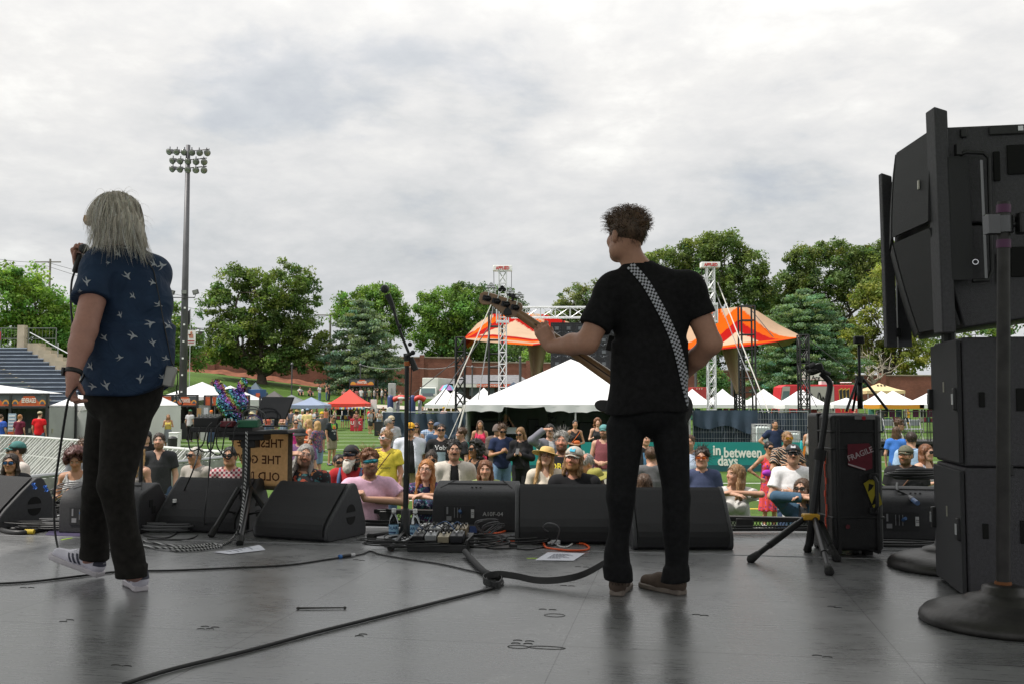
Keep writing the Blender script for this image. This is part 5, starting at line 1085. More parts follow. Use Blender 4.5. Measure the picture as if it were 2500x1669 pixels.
# extension lead
lay('orange extension cord looping beside the pedalboard',[(1262,1283),(1245,1290),(1215,1300),(1192,1298),(1178,1304),(1182,1316),(1205,1318),(1260,1320),(1320,1322),(1332,1334),(1350,1338),(1390,1342),(1430,1341),(1438,1334),(1425,1326),(1414,1325)],.0065,m_cor)
for k,(u,v,c_,lab,yw)in enumerate(((1391,1322,(.35,.03,.03),'dark red plug at the end of the extension cords',0),(1402,1325,(.6,.6,.62),'white plug between the red and orange plugs',.3),(1414,1326,(.75,.09,.02),'orange plug at the end of the extension cords',.1),(1356,1329,(.55,.55,.58),'white power tap on the floor',.2))):
 p=G(u,v,.0);t=thing('plug',lab,'plug',p,yw,'extension plugs');mb=MB().box((0,0,.017),(.042 if k<3 else .06,.03,.03)).build('plug_body',mat('plug_c%d'%k,c_,.45),t,bev=.006);mb=MB().cyl((-.028,0,.017),(-.05,0,.012),.009,.006,8).build('strain_relief',mat('plug_c%d'%k,c_,.45),t)
lay('white power cord between the tap and the plugs',[(1360,1329),(1372,1334),(1386,1333),(1398,1326)],.0055,mat('cord_white',(.6,.6,.6),.5))
lay('black cable looping up before the monitor and down to the plugs',[(1392,1320),(1372,1316),(1345,1300,.06),(1326,1288,.12),(1336,1276,.16),(1356,1279,.16),(1366,1292,.12),(1358,1318,.03),(1346,1330)],.004,m_cg)
lay('black cable from the pedalboard to the power plugs',[(1180,1334),(1210,1338),(1255,1337),(1290,1340),(1325,1334),(1360,1326)],.005,m_cbl)
p=G(1253,1336,.0);mb=MB().box((0,0,.012),(.05,.03,.024));o=mb.build('power_adapter',black,bev=.005);o.location=p;tag(o,'small black in-line adapter on the pedalboard cable','adapter')
def coil(label,u,v,rx,ry,n,r,m,seed=0,rise=.0,name='cable_coil',z0=.0,group='coiled cables'):
 rr=random.Random(seed);c=G(u,v,z0);pts=[]
 for i in range(int(n*14)):
  a=i/14*6.283;k=1+.16*sin(i*.37+seed)+rr.uniform(-.04,.04);pts.append(c+Vec((rx*k*cos(a)+.02*sin(i*.11),ry*k*sin(a)+.02*cos(i*.17),r+.002+rise*abs(sin(i*.23+seed))+i*.0008)))
 mb=MB().tube(spline(pts,2),r,6);return tag(mb.build(name,m,smooth=1),label,'cable',group)
coil('black cable tangle right of the pedalboard',1175,1336,.16,.12,5,.0045,m_cbl,1,.02)
coil('upright grey cable tangle between pedalboard and orange cord',1195,1318,.07,.06,4,.0045,m_cg,2,.10)
coil('black cable loops in front of the microphone stand foot',930,1338,.14,.07,3,.0045,m_cbl,3,.02)
coil('cable loops over the microphone stand foot',965,1328,.07,.06,3,.004,m_cbl,4,.03)
coil('loose black cable loops between the pedalboard and the bottles',1000,1345,.2,.09,4,.004,m_cbl,21,.03)
coil('wide black cable loops trailing behind the singer',130,1296,.3,.06,4,.0045,m_cbl,22,.02)
coil('thin black loops trailing right of the pedalboard',1240,1330,.22,.07,3,.004,m_cbl,23,.015)
coil('flat coil of grey cable left of the water bottle',175,1292,.22,.07,6,.005,m_cg,5,.01)
coil('flat coil of dark cable beside the water bottle',405,1300,.17,.06,5,.005,m_cg,6,.01)
coil('heap of black cable at the left edge behind the singer',75,1272,.3,.12,7,.006,m_cbl,7,.06)
coil('high loops of grey cable before the rear-facing monitor at the left',175,1265,.20,.08,6,.005,m_cg,8,.22)
coil('cable loops standing behind the singer\'s right leg',385,1280,.12,.06,4,.005,m_cg,9,.26)
coil('purple cable coil on the floor at the left',240,1298,.14,.05,4,.0045,m_cbu,10,.01)
coil('black cables lying along the stage edge right of the bassist',1870,1300,.55,.03,3,.006,m_cbl,11,.01)
coil('black cables lying along the stage edge by the pink shirt fan',915,1290,.35,.05,4,.006,m_cbl,12,.02)
coil('black cable on the floor behind the round base',2190,1338,.3,.05,3,.006,m_cbl,13,.01)
coil('coil of black cable lying on the rear-facing monitor at the right',2235,1172,.17,.13,6,.008,m_cbl,14,.01,z0=.335)
p0=G(2195,1190,.30);mb=MB().tube(spline([G(2190,1178,.345),G(2190,1194,.32),G(2205,1202,.30),G(2218,1210,.28)],6),.008,8);o=mb.build('cable',m_cbl,smooth=1);tag(o,'cable end hanging from the coil on the monitor at the right','cable');
a=G(2216,1209,.28);c=G(2240,1227,.25);t=thing('cable_connector','grey and blue plug on the hanging cable end','connector',a);mb=MB().cyl((0,0,0),(c-a)*.55,.013,.018,10).build('plug_body',mat('plug_grey',(.12,.12,.13),.5),t);mb=MB().cyl((c-a)*.55,(c-a),.016,n=10).build('ring',mat('plug_blue3',(.08,.14,.28),.5),t);mb=MB().cyl((c-a)*-.2,(c-a)*.02,.011,n=10).build('collar',m_cor,t)
# woven black and white cord from the table to the floor
m_wov=bpy.data.materials.new('woven_cord');m_wov.use_nodes=True;b=m_wov.node_tree.nodes['Principled BSDF'];tw=NT(m_wov,'ShaderNodeTexCoord');ww=NT(m_wov,'ShaderNodeTexWave',Scale=22.);ww.bands_direction='DIAGONAL';LK(m_wov,tw.outputs['Object'],ww.inputs['Vector']);LK(m_wov,ramp(m_wov,ww.outputs[0],[(.5,(.012,.012,.012)),(.62,(.42,.42,.42))]),b.inputs['Base Color'])
a=[P(602,1052,6.3),P(600,1150,6.25),P(592,1240,6.2),P(585,1285,6.15),G(570,1310,.02),G(550,1325,.01),G(520,1331,.01),G(480,1334,.01),G(430,1337,.015),G(370,1334,.01),G(345,1326,.01),G(352,1320,.01),G(390,1326,.01),G(450,1333,.01),G(520,1326,.012),G(540,1332,.012),G(480,1341,.01),G(430,1342,.01),G(420,1336,.01),G(460,1336,.012),G(500,1330,.012)]
mb=MB().tube(spline(a,8),.0075,8);tag(mb.build('woven_cord',m_wov,smooth=1),'black and white woven cord hanging from the table to the floor','cord')
# cable heap at the left with blue tape
t=thing('power_strip','black power strip box with a 15 sticker in the cable heap','power strip',G(85,1262),R(-12));mb=MB().box((0,0,.06),(.26,.12,.10),MRot(.25,3,'Y')).build('strip_body',black,t,bev=.008);mb=MB().box((-.03,-.066,.075),(.035,.006,.055),MRot(.25,3,'Y'));st=mb.build('sticker',mat('sticker_white',(.55,.55,.55),.6),t);mb=MB();letter(mb,'15',(-.03,-.0705,.075),(0,0,1),(1,0,0),.03,.0006);mb.build('lettering',m_hole,st)
m_btp=mat('blue_tape',(.05,.16,.52),.6)
for k,(u,v,z,lab)in enumerate(((60,1222,.12,'loose blue tape end left of the power strip'),(84,1186,.3,'blue tape flag on the top cable of the heap'),(112,1192,.28,'blue tape wrapped round cables at the top of the heap'),(160,1240,.08,'blue tape on a cable plug before the rear monitor'),(120,1218,.16,'long blue tape tail hanging in the cable heap'))):
 p=G(u,v,z);mb=MB().grid(lambda a,c:p+Vec((.028*a-.012+.01*sin(6*c),.01*sin(5*a),.045*c-.02)),4,5);tag(mb.build('tape_flag',m_btp,solid=.002),lab,'tape','blue tape in the cable heap')
for k,(u,v,c_,lab)in enumerate(((160,1246,(.03,.10,.28),'blue cable plug standing in the heap, nearest the singer'),(148,1250,(.03,.09,.22),'blue cable plug standing in the heap, left of the other'),(188,1248,(.5,.07,.03),'red-banded cable plug right of the blue plugs'))):
 p=G(u,v+20,0);t=thing('cable_connector',lab,'connector',p,.3*k);mb=MB().cyl((0,0,.0),(.02,0,.10),.016,.014,10).build('plug_body',mat('plugc%d'%k,c_,.5),t);mb=MB().cyl((.02,0,.10),(.022,0,.13),.0145,n=10).build('collar',mat('plug_red',(.5,.05,.03),.5),t)
p=G(30,1288);t=thing('microphone','microphone with a grey ball head lying on cables at the left','microphone',p,R(8));mb=MB().sphere((0,0,.03),(.027,.024,.024),12,8).build('head_grille',mat('mic_grille',(.10,.11,.14),.4,.6),t,smooth=1);mb=MB().cyl((.02,0,.03),(.17,.02,.022),.019,.011,12).build('handle',black,t,smooth=1,auto=40)
lay('thick dark cable loom with a yellow band at the left',[(-15,1284),(20,1296),(60,1298),(110,1290),(150,1286)],.016,m_cbl);lay('thick cable loom with tan tape at the left edge',[(-10,1278),(30,1290),(75,1285),(120,1280)],.015,m_cbl)
for u,v,c_,lab in((72,1297,(.5,.36,.02),'yellow tape band round the cable loom'),(90,1284,(.32,.2,.06),'tan tape band round the upper cable loom')):
 p=G(u,v,.018);mb=MB().cyl(p-Vec((.03,0,-.001)),p+Vec((.03,.004,0)),.0178,n=10);tag(mb.build('tape_band',mat('tb%d'%u,c_,.6)),lab,'tape')
lay('black cord hanging over the music table front to the floor',[(480,1054,.70),(484,1100,.55),(470,1150,.42),(445,1210,.22),(438,1270,.04),(430,1300),(400,1312),(350,1305)],.0055,m_cbl,group='cords hanging from the music table')
mb=MB().tube(spline([P(516,1046,6.35),P(514,1100,6.3),P(508,1180,6.3),P(500,1250,6.3),G(497,1290,.005),G(470,1312,.005),G(420,1316,.005),G(360,1314,.005)],8),.005,7);tag(mb.build('cable',m_cbl,smooth=1),'black cord hanging straight down left of the music table pole','cable','cords hanging from the music table')
# paper sheets
def paper(label,quad,lines,folded=False):
 q=[G(u,v,.002)for u,v in quad];t=thing('setlist',label,'paper',q[0]);o0=q[0];mb=MB()
 def fn(a,c):p=q[0]*(1-a)*(1-c)+q[1]*a*(1-c)+q[2]*a*c+q[3]*(1-a)*c-o0;p.z+=.012*sin(a*pi)*(.6 if not folded else 1.6)*(c if folded else .5)*(1 if folded else sin(c*3.1))+.002;return p
 mb.grid(fn,14,10);mb.build('sheet',mat('paper_white',(.62,.63,.70),.7),t,smooth=1);mb=MB()
 for i in range(lines):
  c=.2+.6*i/lines;L=.35+.3*((i*37)%10)/10
  for k in range(6):a0=.25+L*k/6;p=fn(a0,c);r_=fn(a0+L/8,c);d=fn(a0,c+.035);e=fn(a0+L/8,c+.035);z=Vec((0,0,.0015));mb.add([p+z,r_+z,e+z,d+z],[(0,1,2,3)])
 mb.build('handwriting',mat('ink',(.18,.19,.24),.7),t);return t
paper('white setlist sheet on the floor by the bassist',[(1306,1367),(1400,1368),(1428,1350),(1338,1347)],7)
paper('folded white paper sheets on the floor beside the music table',[(521,1347),(560,1352),(648,1342),(620,1334)],5,True)
a,c=G(728,1483,.006),G(842,1482,.006);mb=MB().cyl(a,c,.0045,.003,6).sphere(a,(.01,.008,.006),8,5).sphere(c,(.008,.007,.006),8,5);tag(mb.build('stick',mat('stick_dark',(.03,.028,.025),.6)),'thin dark stick lying on the open floor','stick')
mb=MB().prism([G(u,v,.0005)for u,v in((110,1305),(238,1310),(246,1286),(130,1284))],(0,0,0),(0,0,.002));tag(mb.build('floor_mat',mat('purple_cloth',(.045,.035,.085),.9)),'dark purple cloth lying on the floor behind the singer','cloth')
# bottles
m_pet=bpy.data.materials.new('clear_plastic');m_pet.use_nodes=True;nt=m_pet.node_tree;nt.nodes.clear();g1=NT(m_pet,'ShaderNodeBsdfGlass',IOR=1.12,Roughness=.02);g1.inputs['Color'].default_value=(.93,.96,.97,1);oo=NT(m_pet,'ShaderNodeOutputMaterial');LK(m_pet,g1.outputs[0],oo.inputs[0])
m_lab=mat('label_blue',(.28,.48,.66),.5,noise=(40,.15));m_ldk=mat('label_navy',(.02,.06,.17),.5)
def bottle(label,u,v,d=None,h=.215,text='POLAR',phase=0.):
 p=G(u,v);t=thing('water_bottle',label,'bottle',(p.x,p.y,.001),0,'water bottles');k=h/.215;r=.0315*k
 mb=MB().lathe([(.008,.001),(r*.9,.0),(r,.006),(r*.97,.02),(r,.03),(r*.96,.045),(r,.055),(r,.125),(r*.97,.135),(r*.9,.155),(r*.62,.177),(.013*k,.190),(.0125*k,.200),(.0125*k,.213*k)],n=24).build('body',m_pet,t,smooth=1)
 mb=MB().lathe([(.0145*k,.196*k),(.0148*k,.218*k),(.012,.221*k)],n=16).build('cap',white_p,t,smooth=1,auto=40)
 mb=MB();N=28;mb.add([((r+.0008)*cos(6.283*i/N),(r+.0008)*sin(6.283*i/N),z)for z in(.058,.120)for i in range(N)],[(i,(i+1)%N,N+(i+1)%N,N+i)for i in range(N)]);lb=mb.build('label',m_lab,t,smooth=1)
 vs,fs=text_mesh(text,.026,.0003,'CENTER',.0006);mb=MB().add([((r+.0018+v_[2])*sin(v_[0]/r+phase),-(r+.0018+v_[2])*cos(v_[0]/r+phase),.098+v_[1])for v_ in vs],fs).build('lettering',m_ldk,lb)
 mb=MB().add([((r+.0012)*sin(a+phase),-(r+.0012)*cos(a+phase),z)for z in(.064,.075)for a in np.linspace(-1.2,.9,10)],[(i,i+1,11+i,10+i)for i in range(9)]).build('label_band',m_ldk,lb)
bottle('water bottle left of the microphone stand',961,1324,phase=-.35);bottle('water bottle right of the microphone stand',1013,1326,phase=-1.2);bottle('water bottle beside the monitor behind the singer',425,1294,text='P',phase=-.7)
# microphone stand
hub=G(990,1322);t=thing('microphone_stand','black boom microphone stand with a vocal microphone at centre stage','microphone stand',hub);hx=Vec(hub);D_=hub.y
def L_(u,v,d=None):return P(u,v,D_ if d is None else d)-hx
mb=MB().cyl((0,0,.10),L_(993.5,884),.0145,n=12).cyl((0,0,.08),L_(991,1092)*.35+Vec((0,0,.22)),.017,n=12).build('pole',blackm,t,smooth=1,auto=40)
mb=MB().lathe([(.018,.22),(.03,.20),(.034,.10),(.05,.06),(.04,.04)],n=14).build('hub',black,t,smooth=1,auto=40)
for fu,fv in((902,1307),(953,1337),(1092,1305)):
 f=G(fu,fv,.02)-hx;mb=MB().cyl((0,0,.075),f,.0125,.012,10);lg=mb.build('leg',blackm,t);mb=MB().cyl(f-f.normalized()*.05,f+f.normalized()*.012,.017,n=10).build('rubber_foot',rubber,lg)
mb=MB().cyl(L_(993.5,892),L_(993.5,882),.019,n=12).build('orange_band',mat('band_orange',(.5,.14,.03),.5),t)
mb=MB().cyl(L_(993.5,880),L_(992,862),.02,n=12).cyl(L_(992,870,D_-.04),L_(1006,861,D_-.04),.012,n=8).sphere(L_(1008,860,D_-.04),.017,8,6).build('boom_clutch',black,t,smooth=1,auto=40)
mb=MB().tube([L_(1000,866),L_(985,830),L_(972,795),L_(961,757)],.0095,8).build('boom',blackm,t);mb=MB().cyl(L_(1003,872),L_(1015,903),.018,.021,10).build('counterweight',black,t,smooth=1,auto=40)
mb=MB().cyl(L_(961,757),L_(954,738),.017,n=10).build('clip',black,t)
for q in((976,797),(1001,840)):mb=MB().sphere(L_(*q),.015,8,6).build('knob',black,t)
mb=MB().cyl(L_(958,746),L_(946,720),.015,.021,14);mc=mb.build('microphone_body',black,t,smooth=1,auto=40);mb=MB().sphere(L_(939.5,706),.029,14,10).build('microphone_grille',mat('mic_grille2',(.045,.047,.05),.35,.6,bump=(500,.6)),t,smooth=1)
mb=MB().tube(spline([L_(957,745),L_(966,775),L_(972,800),L_(985,835),L_(996,858),L_(1004,890),L_(1003,960),L_(1000,1080),L_(997,1200),L_(985,1300),G(960,1330,.01)-hx],7),.0035,6).build('microphone_cable',m_cbl,t,smooth=1)
for lab,u,vt,y in(('straight black stand pole behind the singer\'s right leg',341,1070,6.55),):
 p=G(341,1288);t=thing('microphone_stand',lab,'microphone stand',p);zt=P(u,1046,p.y).z;mb=MB().cyl((0,0,.05),(0,0,zt),.014,n=10).build('pole',blackm,t);mb=MB().lathe([(.018,.13),(.035,.11),(.045,.05),(.03,.02)],n=12).cyl((0,0,.12),(.03,-.03,.13),.014,n=8).build('hub',black,t,smooth=1)
 for a in(0.1,2.2,4.3):mb=MB();f=Vec((.32*cos(a),.32*sin(a),.015));mb.cyl((0,0,.06),f,.012,n=8);mb.build('leg',blackm,t)
# pedalboard
c=G(1075,1340);t=thing('pedalboard','black pedalboard crowded with small effect pedals and patch cables','pedalboard',c,SA+R(4));mb=MB().box((0,-.10,.022),(.37,.02,.044)).box((0,.0,.045),(.37,.10,.016),MRot(.16,3,'X')).box((0,.14,.065),(.37,.10,.016),MRot(.16,3,'X')).box((-.18,.03,.04),(.012,.28,.07)).box((.18,.03,.04),(.012,.28,.07)).build('board_frame',black,t,bev=.004)
rr=random.Random(4)
for i,(x,y,w_,d,h,c_)in enumerate(((-.13,-.02,.07,.10,.04,(.02,.02,.022)),(-.05,-.02,.07,.10,.045,(.30,.31,.32)),(.03,-.02,.07,.11,.04,(.36,.31,.22)),(.11,-.02,.08,.11,.045,(.025,.025,.03)),(-.13,.12,.07,.10,.04,(.05,.05,.055)),(-.05,.13,.075,.10,.045,(.42,.42,.42)),(.035,.13,.07,.10,.04,(.03,.03,.03)),(.115,.13,.07,.10,.045,(.25,.20,.13)))):
 z=.058+(y+.02)*.16;mb=MB().box((x,y,z+h/2),(w_,d,h),MRot(.16,3,'X'));pd=mb.build('effect_pedal',mat('pedal%d'%i,c_,.4,.3),t,bev=.004);mb=MB()
 for k in range(3):mb.cyl((x-.022+.022*k,y+.03,z+h),(x-.022+.022*k,y+.028,z+h+.016),.007,n=8)
 mb.build('knobs',black if c_[0]>.1 else mat('knob_pale',(.5,.5,.48),.4),pd);mb=MB().cyl((x,y-.03,z+h-.006),(x,y-.033,z+h+.014),.008,n=8).build('footswitch',chrome,pd)
for k in range(9):
 x0,x1=rr.uniform(-.17,.17),rr.uniform(-.17,.17);y0,y1=rr.uniform(-.05,.18),rr.uniform(-.05,.18);mb=MB().tube(spline([(x0,y0,.09),((x0+x1)/2+rr.uniform(-.05,.05),(y0+y1)/2,.14+rr.random()*.03),(x1,y1,.09)],6),.0035,6).build('patch_cable',m_cbl if k%3 else mat('patch_blue',(.05,.10,.22),.5),t,smooth=1)
c=G(1118,1304);t=thing('effects_unit','small black effects unit with a blue front behind the pedalboard','effects unit',c,SA);mb=MB().box((0,.05,.03),(.26,.12,.055)).build('unit_body',black,t,bev=.006);mb=MB().box((.11,-.012,.04),(.05,.004,.045)).build('blue_front',mat('unit_blue',(.04,.07,.2),.4),t);mb=MB()
for k in range(4):mb.cyl((-.1+.05*k,.05,.057),(-.1+.05*k,.05,.075),.009,n=8)
mb.build('knobs',mat('knob_pale',(.5,.5,.48),.4),t)
for k in range(2):
 mb=MB();a=G(1085+16*k,1308,.06)-Vec(c);mb.cyl(a,a+Vec((-.05,.02,.06)),.008,n=8);mb.build('jack_plug',chrome,t)
# music table on a tripod with plush, mixer, tablet and banner
c=G(600,1298);CY=c.y;t=thing('tripod_table','black equipment table on a tripod stand','table',c);hx=Vec(c)
def L2(u,v,d=None):return P(u,v,CY if d is None else d)-hx
mb=MB().cyl((0,0,.02),L2(602,1062),.030,n=12).build('pole',blackm,t,smooth=1,auto=40);mb=MB().lathe([(.05,.0),(.055,.05),(.036,.09)],(0,0,P(600,1215,CY).z),12).build('collar',black,t)
for fu,fv in((517,1303),(586,1322),(688,1298)):
 f=G(fu,fv,.02)-hx;mb=MB();s0=L2(600,1190)+Vec((.04*(1 if f.x>0 else-1),-.03,0));mb.cyl(s0,f,.019,n=10);lg=mb.build('leg',blackm,t);mb=MB().cyl(f-(f-s0).normalized()*.05,f+(f-s0).normalized()*.015,.024,n=10).build('rubber_foot',rubber,lg);mb=MB().cyl(s0+(f-s0)*.5,(0,0,.12),.008,n=6).build('brace',blackm,lg)
zt=P(600,1046,CY).z
mb=MB().box((.02,0,zt-.05),(.24,.22,.05)).box((.02,0,zt-.1),(.10,.12,.06)).build('bracket',black,t,bev=.006)
a,e=L2(480,1044),L2(628,1044);mb=MB().box(((a.x+e.x)/2,.03,zt),(e.x-a.x,.32,.035)).build('left_board',mat('board_black2',(.016,.016,.018),.5),t,bev=.006)
a,e=L2(556,1052),L2(716,1050);mb=MB().box(((a.x+e.x)/2,.0,zt-.022),(e.x-a.x,.34,.025),MRot(-.02,3,'Y')).build('right_board',mat('board_black2',(.016,.016,.018),.5),t,bev=.006)
# pieces on the table
def put(name,label,cat,u,v,w_,d_,h_,m,dy=0.,rz=0.,bev=.006,extra=None):
 p=P(u,v,CY+dy);tt=thing(name,label,cat,p,rz);mb=MB().box((0,0,h_/2),(w_,d_,h_)).build('casing',m,tt,bev=bev);return tt
ZT=zt+.0175
def on(u,dy=0.):q=P(u,1000,CY+dy);return 976+(CZ-(ZT+.001+hx.z*0))*FPX/(CY+dy)*1.0
p=P(515,1000,CY);q1=thing('mixer','small black mixer with cables at the left of the table','mixer',(p.x,CY-.03,ZT+.001));mb=MB().box((0,0,.035),(.17,.16,.07),MRot(.1,3,'X')).build('casing',black,q1,bev=.006);mb=MB()
for i in range(5):
 for j in range(2):mb.cyl((-.065+.032*i,-.03+.06*j,.068),(-.065+.032*i,-.03+.06*j,.088),.007,n=6)
mb.build('knobs',mat('knob_pale',(.5,.5,.48),.4),q1)
p=P(568,1000,CY);q1=thing('effects_box','dark red effects box in the middle of the table','effects box',(p.x,CY-.10,ZT+.001));mb=MB().box((0,0,.02),(.085,.10,.04)).build('casing',mat('fx_red',(.16,.02,.03),.4),q1,bev=.005);mb=MB()
for i in range(3):mb.cyl((-.025+.025*i,0,.04),(-.025+.025*i,0,.058),.008,n=8)
mb.build('knobs',white_p,q1)
p=P(612,1000,CY);q1=thing('effects_box','green effects box at the right of the red one','effects box',(p.x+.02,CY-.09,ZT+.001));mb=MB().box((0,0,.024),(.14,.13,.048),MRot(.06,3,'X')).build('casing',mat('fx_green',(.02,.14,.07),.4),q1,bev=.005);mb=MB().box((.02,0,.051),(.08,.11,.006),MRot(.06,3,'X')).build('top_plate',mat('fx_pale',(.3,.36,.33),.4),q1);mb=MB()
for i in range(4):mb.cyl((-.05+.03*i,.02,.05),(-.05+.03*i,.02,.07),.008,n=8)
mb.build('knobs',white_p,q1)
for k in range(4):
 x0=P(535+k*22,1000,CY).x;mb=MB().tube(spline([(x0,CY-.16,ZT+.03),(x0-.02,CY-.20,ZT-.01),(x0-.05,CY-.2,ZT-.12-.03*k),(x0-.12,CY-.2,ZT-.16),(x0-.15,CY-.18,ZT-.10),(x0-.14,CY-.17,ZT+.0)],7),.0048,7);tag(mb.build('cable',m_cbl,smooth=1),'black cable drooping under the table from %s'%['the left mixer','the red effects box','the gap between the effects boxes','the green effects box'][k],'cable','cables drooping from the table')
for k,(u0,u1,vt,c_)in enumerate(((538,596,1000,m_cg),(580,640,990,m_cg),(590,650,998,m_cg),(600,642,1012,m_cbu))):
 mb=MB().tube(spline([P(u0,1028,CY-.05),P(u0+6,vt+6,CY-.08),P((u0+u1)/2,vt,CY-.1),P(u1-5,vt+10,CY-.1),P(u1,1034,CY-.08)],7),.0042,6);tag(mb.build('cable',c_,smooth=1),'thin grey cable arching over the table, %s of four'%['left one','tallest','middle','lowest'][k],'cable','cables arching over the table')
# tablet
c1,c2,c3,c4=P(622,1022,CY+.05),P(698,1022,CY+.0),P(719,968,CY+.0),P(640,967,CY+.05);tb=thing('tablet','black tablet on a small stand at the right of the table','tablet',(P(675,1000,CY).x,CY+.02,ZT));o0=Vec(tb.location);mb=MB();dn=Vec((0,.012,0));q=[c-o0 for c in(c1,c2,c3,c4)];mb.prism(q,(0,0,0),dn);mb.build('tablet_body',mat('tablet_black',(.008,.008,.009),.35),tb,bev=.004)
mb=MB();cc=(q[0]+q[1]+q[2]+q[3])/4;mb.prism([cc+(v-cc)*.93 for v in q],(0,-.001,0),(0,-.0015,0));mb.build('screen',mat('tablet_screen',(.012,.013,.015),.12),tb);mb=MB().box((.0,.0,.004),(.17,.14,.01)).cyl((-.01,.01,.005),(-.005,.02,.10),.016,n=8).build('tablet_stand',black,tb)
# banner hanging from the table
m_bur=mat('burlap',(.60,.45,.28),.9,noise=(45,.25));nt=m_bur.node_tree;tb2=NT(m_bur,'ShaderNodeBsdfTranslucent');tb2.inputs[0].default_value=(.80,.60,.37,1);mx2=NT(m_bur,'ShaderNodeMixShader');mx2.inputs[0].default_value=.55;LK(m_bur,nt.nodes['Principled BSDF'].outputs[0],mx2.inputs[1]);LK(m_bur,tb2.outputs[0],mx2.inputs[2]);LK(m_bur,mx2.outputs[0],nt.nodes['Material Output'].inputs[0]);m_bor=mat('banner_border',(.125,.095,.06),.9,noise=(50,.2));m_brn=mat('banner_letters_brown',(.085,.028,.018),.85,noise=(60,.3))
bnr=thing('lettered_banner','tan cloth banner seen from behind, reading THESE ARE THE GOOD OLD DAYS','banner',(0,0,0));YB2=CY+.17
bx0,bx1,bz1,bz0=P(553,1053,YB2).x,P(718,1053,YB2).x,P(700,1054,YB2).z,P(700,1196,YB2).z;BW=bx1-bx0
def bpt(a,c):  # a 0..1 from left, c 0..1 upward
 x=bx0+BW*a+(.13*(1-c)*max(0,1-a*2.6));y=YB2+.05*sin(a*3.4+.6)+.14*max(0,.38-a)*(1-c)*3-.02*sin(a*7)*(1-c);z=bz0+(bz1-bz0)*c-.012*sin(a*pi)*(1-c)+.03*(1-a)*(1-c);return Vec((x,y,z))
mb=MB().grid(lambda a,c:bpt(.0+a*.93,.07+.93*c),40,20);cl=mb.build('cloth',m_bur,bnr,smooth=1,solid=.003)
mb=MB().grid(lambda a,c:bpt(.93+.07*a,c),5,20).grid(lambda a,c:bpt(a*.93,.07*c),40,3).build('border',m_bor,bnr,smooth=1,solid=.004)
mb=MB()
for s_,a0,c0,a1 in(('THESE ARE',.855,.80,.02),('THE GOOD',.815,.515,.02),('OLD DAYS',.80,.225,.02)):
 vs,fs=text_mesh(s_,1.,.0,'LEFT',.02);wmax=max(v[0]for v in vs);hh=.23;sx_=(a0-a1+.10)/wmax if s_=='THESE ARE' else .56/3.3*1.05
 for_pts=[]
 for v in vs:
  a=a0-v[0]*(.168 if s_!='THESE ARE' else .160);c_=c0+v[1]*.205;a=max(-.02,a);p=bpt(a,c_);for_pts.append(p-Vec((0,.004,0)))
 mb.add(for_pts,fs)
mb.build('lettering',m_brn,bnr)
# sequin plush rabbit
rng=np.random.default_rng(3);pr=thing('sequin_plush','round rabbit-eared plush covered in rainbow sequins on the table','plush toy',(P(560,1000,CY).x,CY+.06,ZT+.001));o0=Vec(pr.location)
def sequins(name,ells,n,parent,size=.0085):
 Vs,Fs,Cs=[],[],[];k=0
 for c_,r_,M in ells:
  c_=np.array(c_);m_=int(n*(r_[0]*r_[2])/sum(e[1][0]*e[1][2]for e in ells))
  for i in range(m_):
   d=rng.normal(size=3);d/=np.linalg.norm(d);p=d*np.array(r_);nrm=d/np.array(r_);nrm/=np.linalg.norm(nrm);nrm=nrm+rng.normal(size=3)*.28;nrm/=np.linalg.norm(nrm)
   if M is not None:Mn=np.array(M);p=Mn@p;nrm=Mn@nrm
   tt=np.cross(nrm,rng.normal(size=3));tt/=np.linalg.norm(tt);bb=np.cross(nrm,tt);p=p+c_+nrm*.002
   h=(p[0]*7+p[2]*5.5+.18*sin(p[0]*40+p[2]*31)+rng.normal()*.08)%1.
   import colorsys;col_=colorsys.hsv_to_rgb(h,.72,.7 if rng.random()>.3 else .1);base_=len(Vs)
   for a in range(6):Vs.append(p+tt*size*cos(a*1.047)+bb*size*sin(a*1.047));Cs.append(col_)
   Fs+=[(base_,base_+1,base_+2,base_+3),(base_,base_+3,base_+4,base_+5)]
 return np_mesh(name,np.array(Vs),np.array(Fs),m_seq,parent,np.array(Cs),smooth=0)
m_seq=mat('sequins',(.5,.5,.5),.22,.85,attr='Col');m_plush=mat('plush_dark',(.02,.015,.03),.8)
S6=FPX/(CY+.06)
def ZV(v):return P(560,v,CY+.06).z-o0.z
def XU(u):return P(u,1000,CY+.06).x-o0.x
body=[((0,0,ZV(982)),(37/S6,.075,34/S6),None),((0,.0,ZV(1008)),(26/S6,.06,20/S6),None),((.09,-.03,.035),(.05,.035,.03),None),((-.06,-.03,.03),(.05,.035,.03),None)]
earL=[((XU(536),0,ZV(945)),(9.5/S6,.024,21/S6),MRot(R(-28),3,'Y'))];earR=[((XU(590),0,ZV(942)),(10.5/S6,.026,20/S6),MRot(R(14),3,'Y'))]
mb=MB()
for c_,r_,M in body:mb.sphere(c_,[q*.96 for q in r_],16,12,M)
bd=mb.build('body',m_plush,pr,smooth=1);sequins('body_sequins',body,3600,pr)
for nm,e in(('ear',earL),('ear',earR)):
 mb=MB().sphere(e[0][0],[q*.95 for q in e[0][1]],12,10,e[0][2]);eo=mb.build(nm,m_plush,pr,smooth=1);sequins('ear_sequins',e,420,eo)
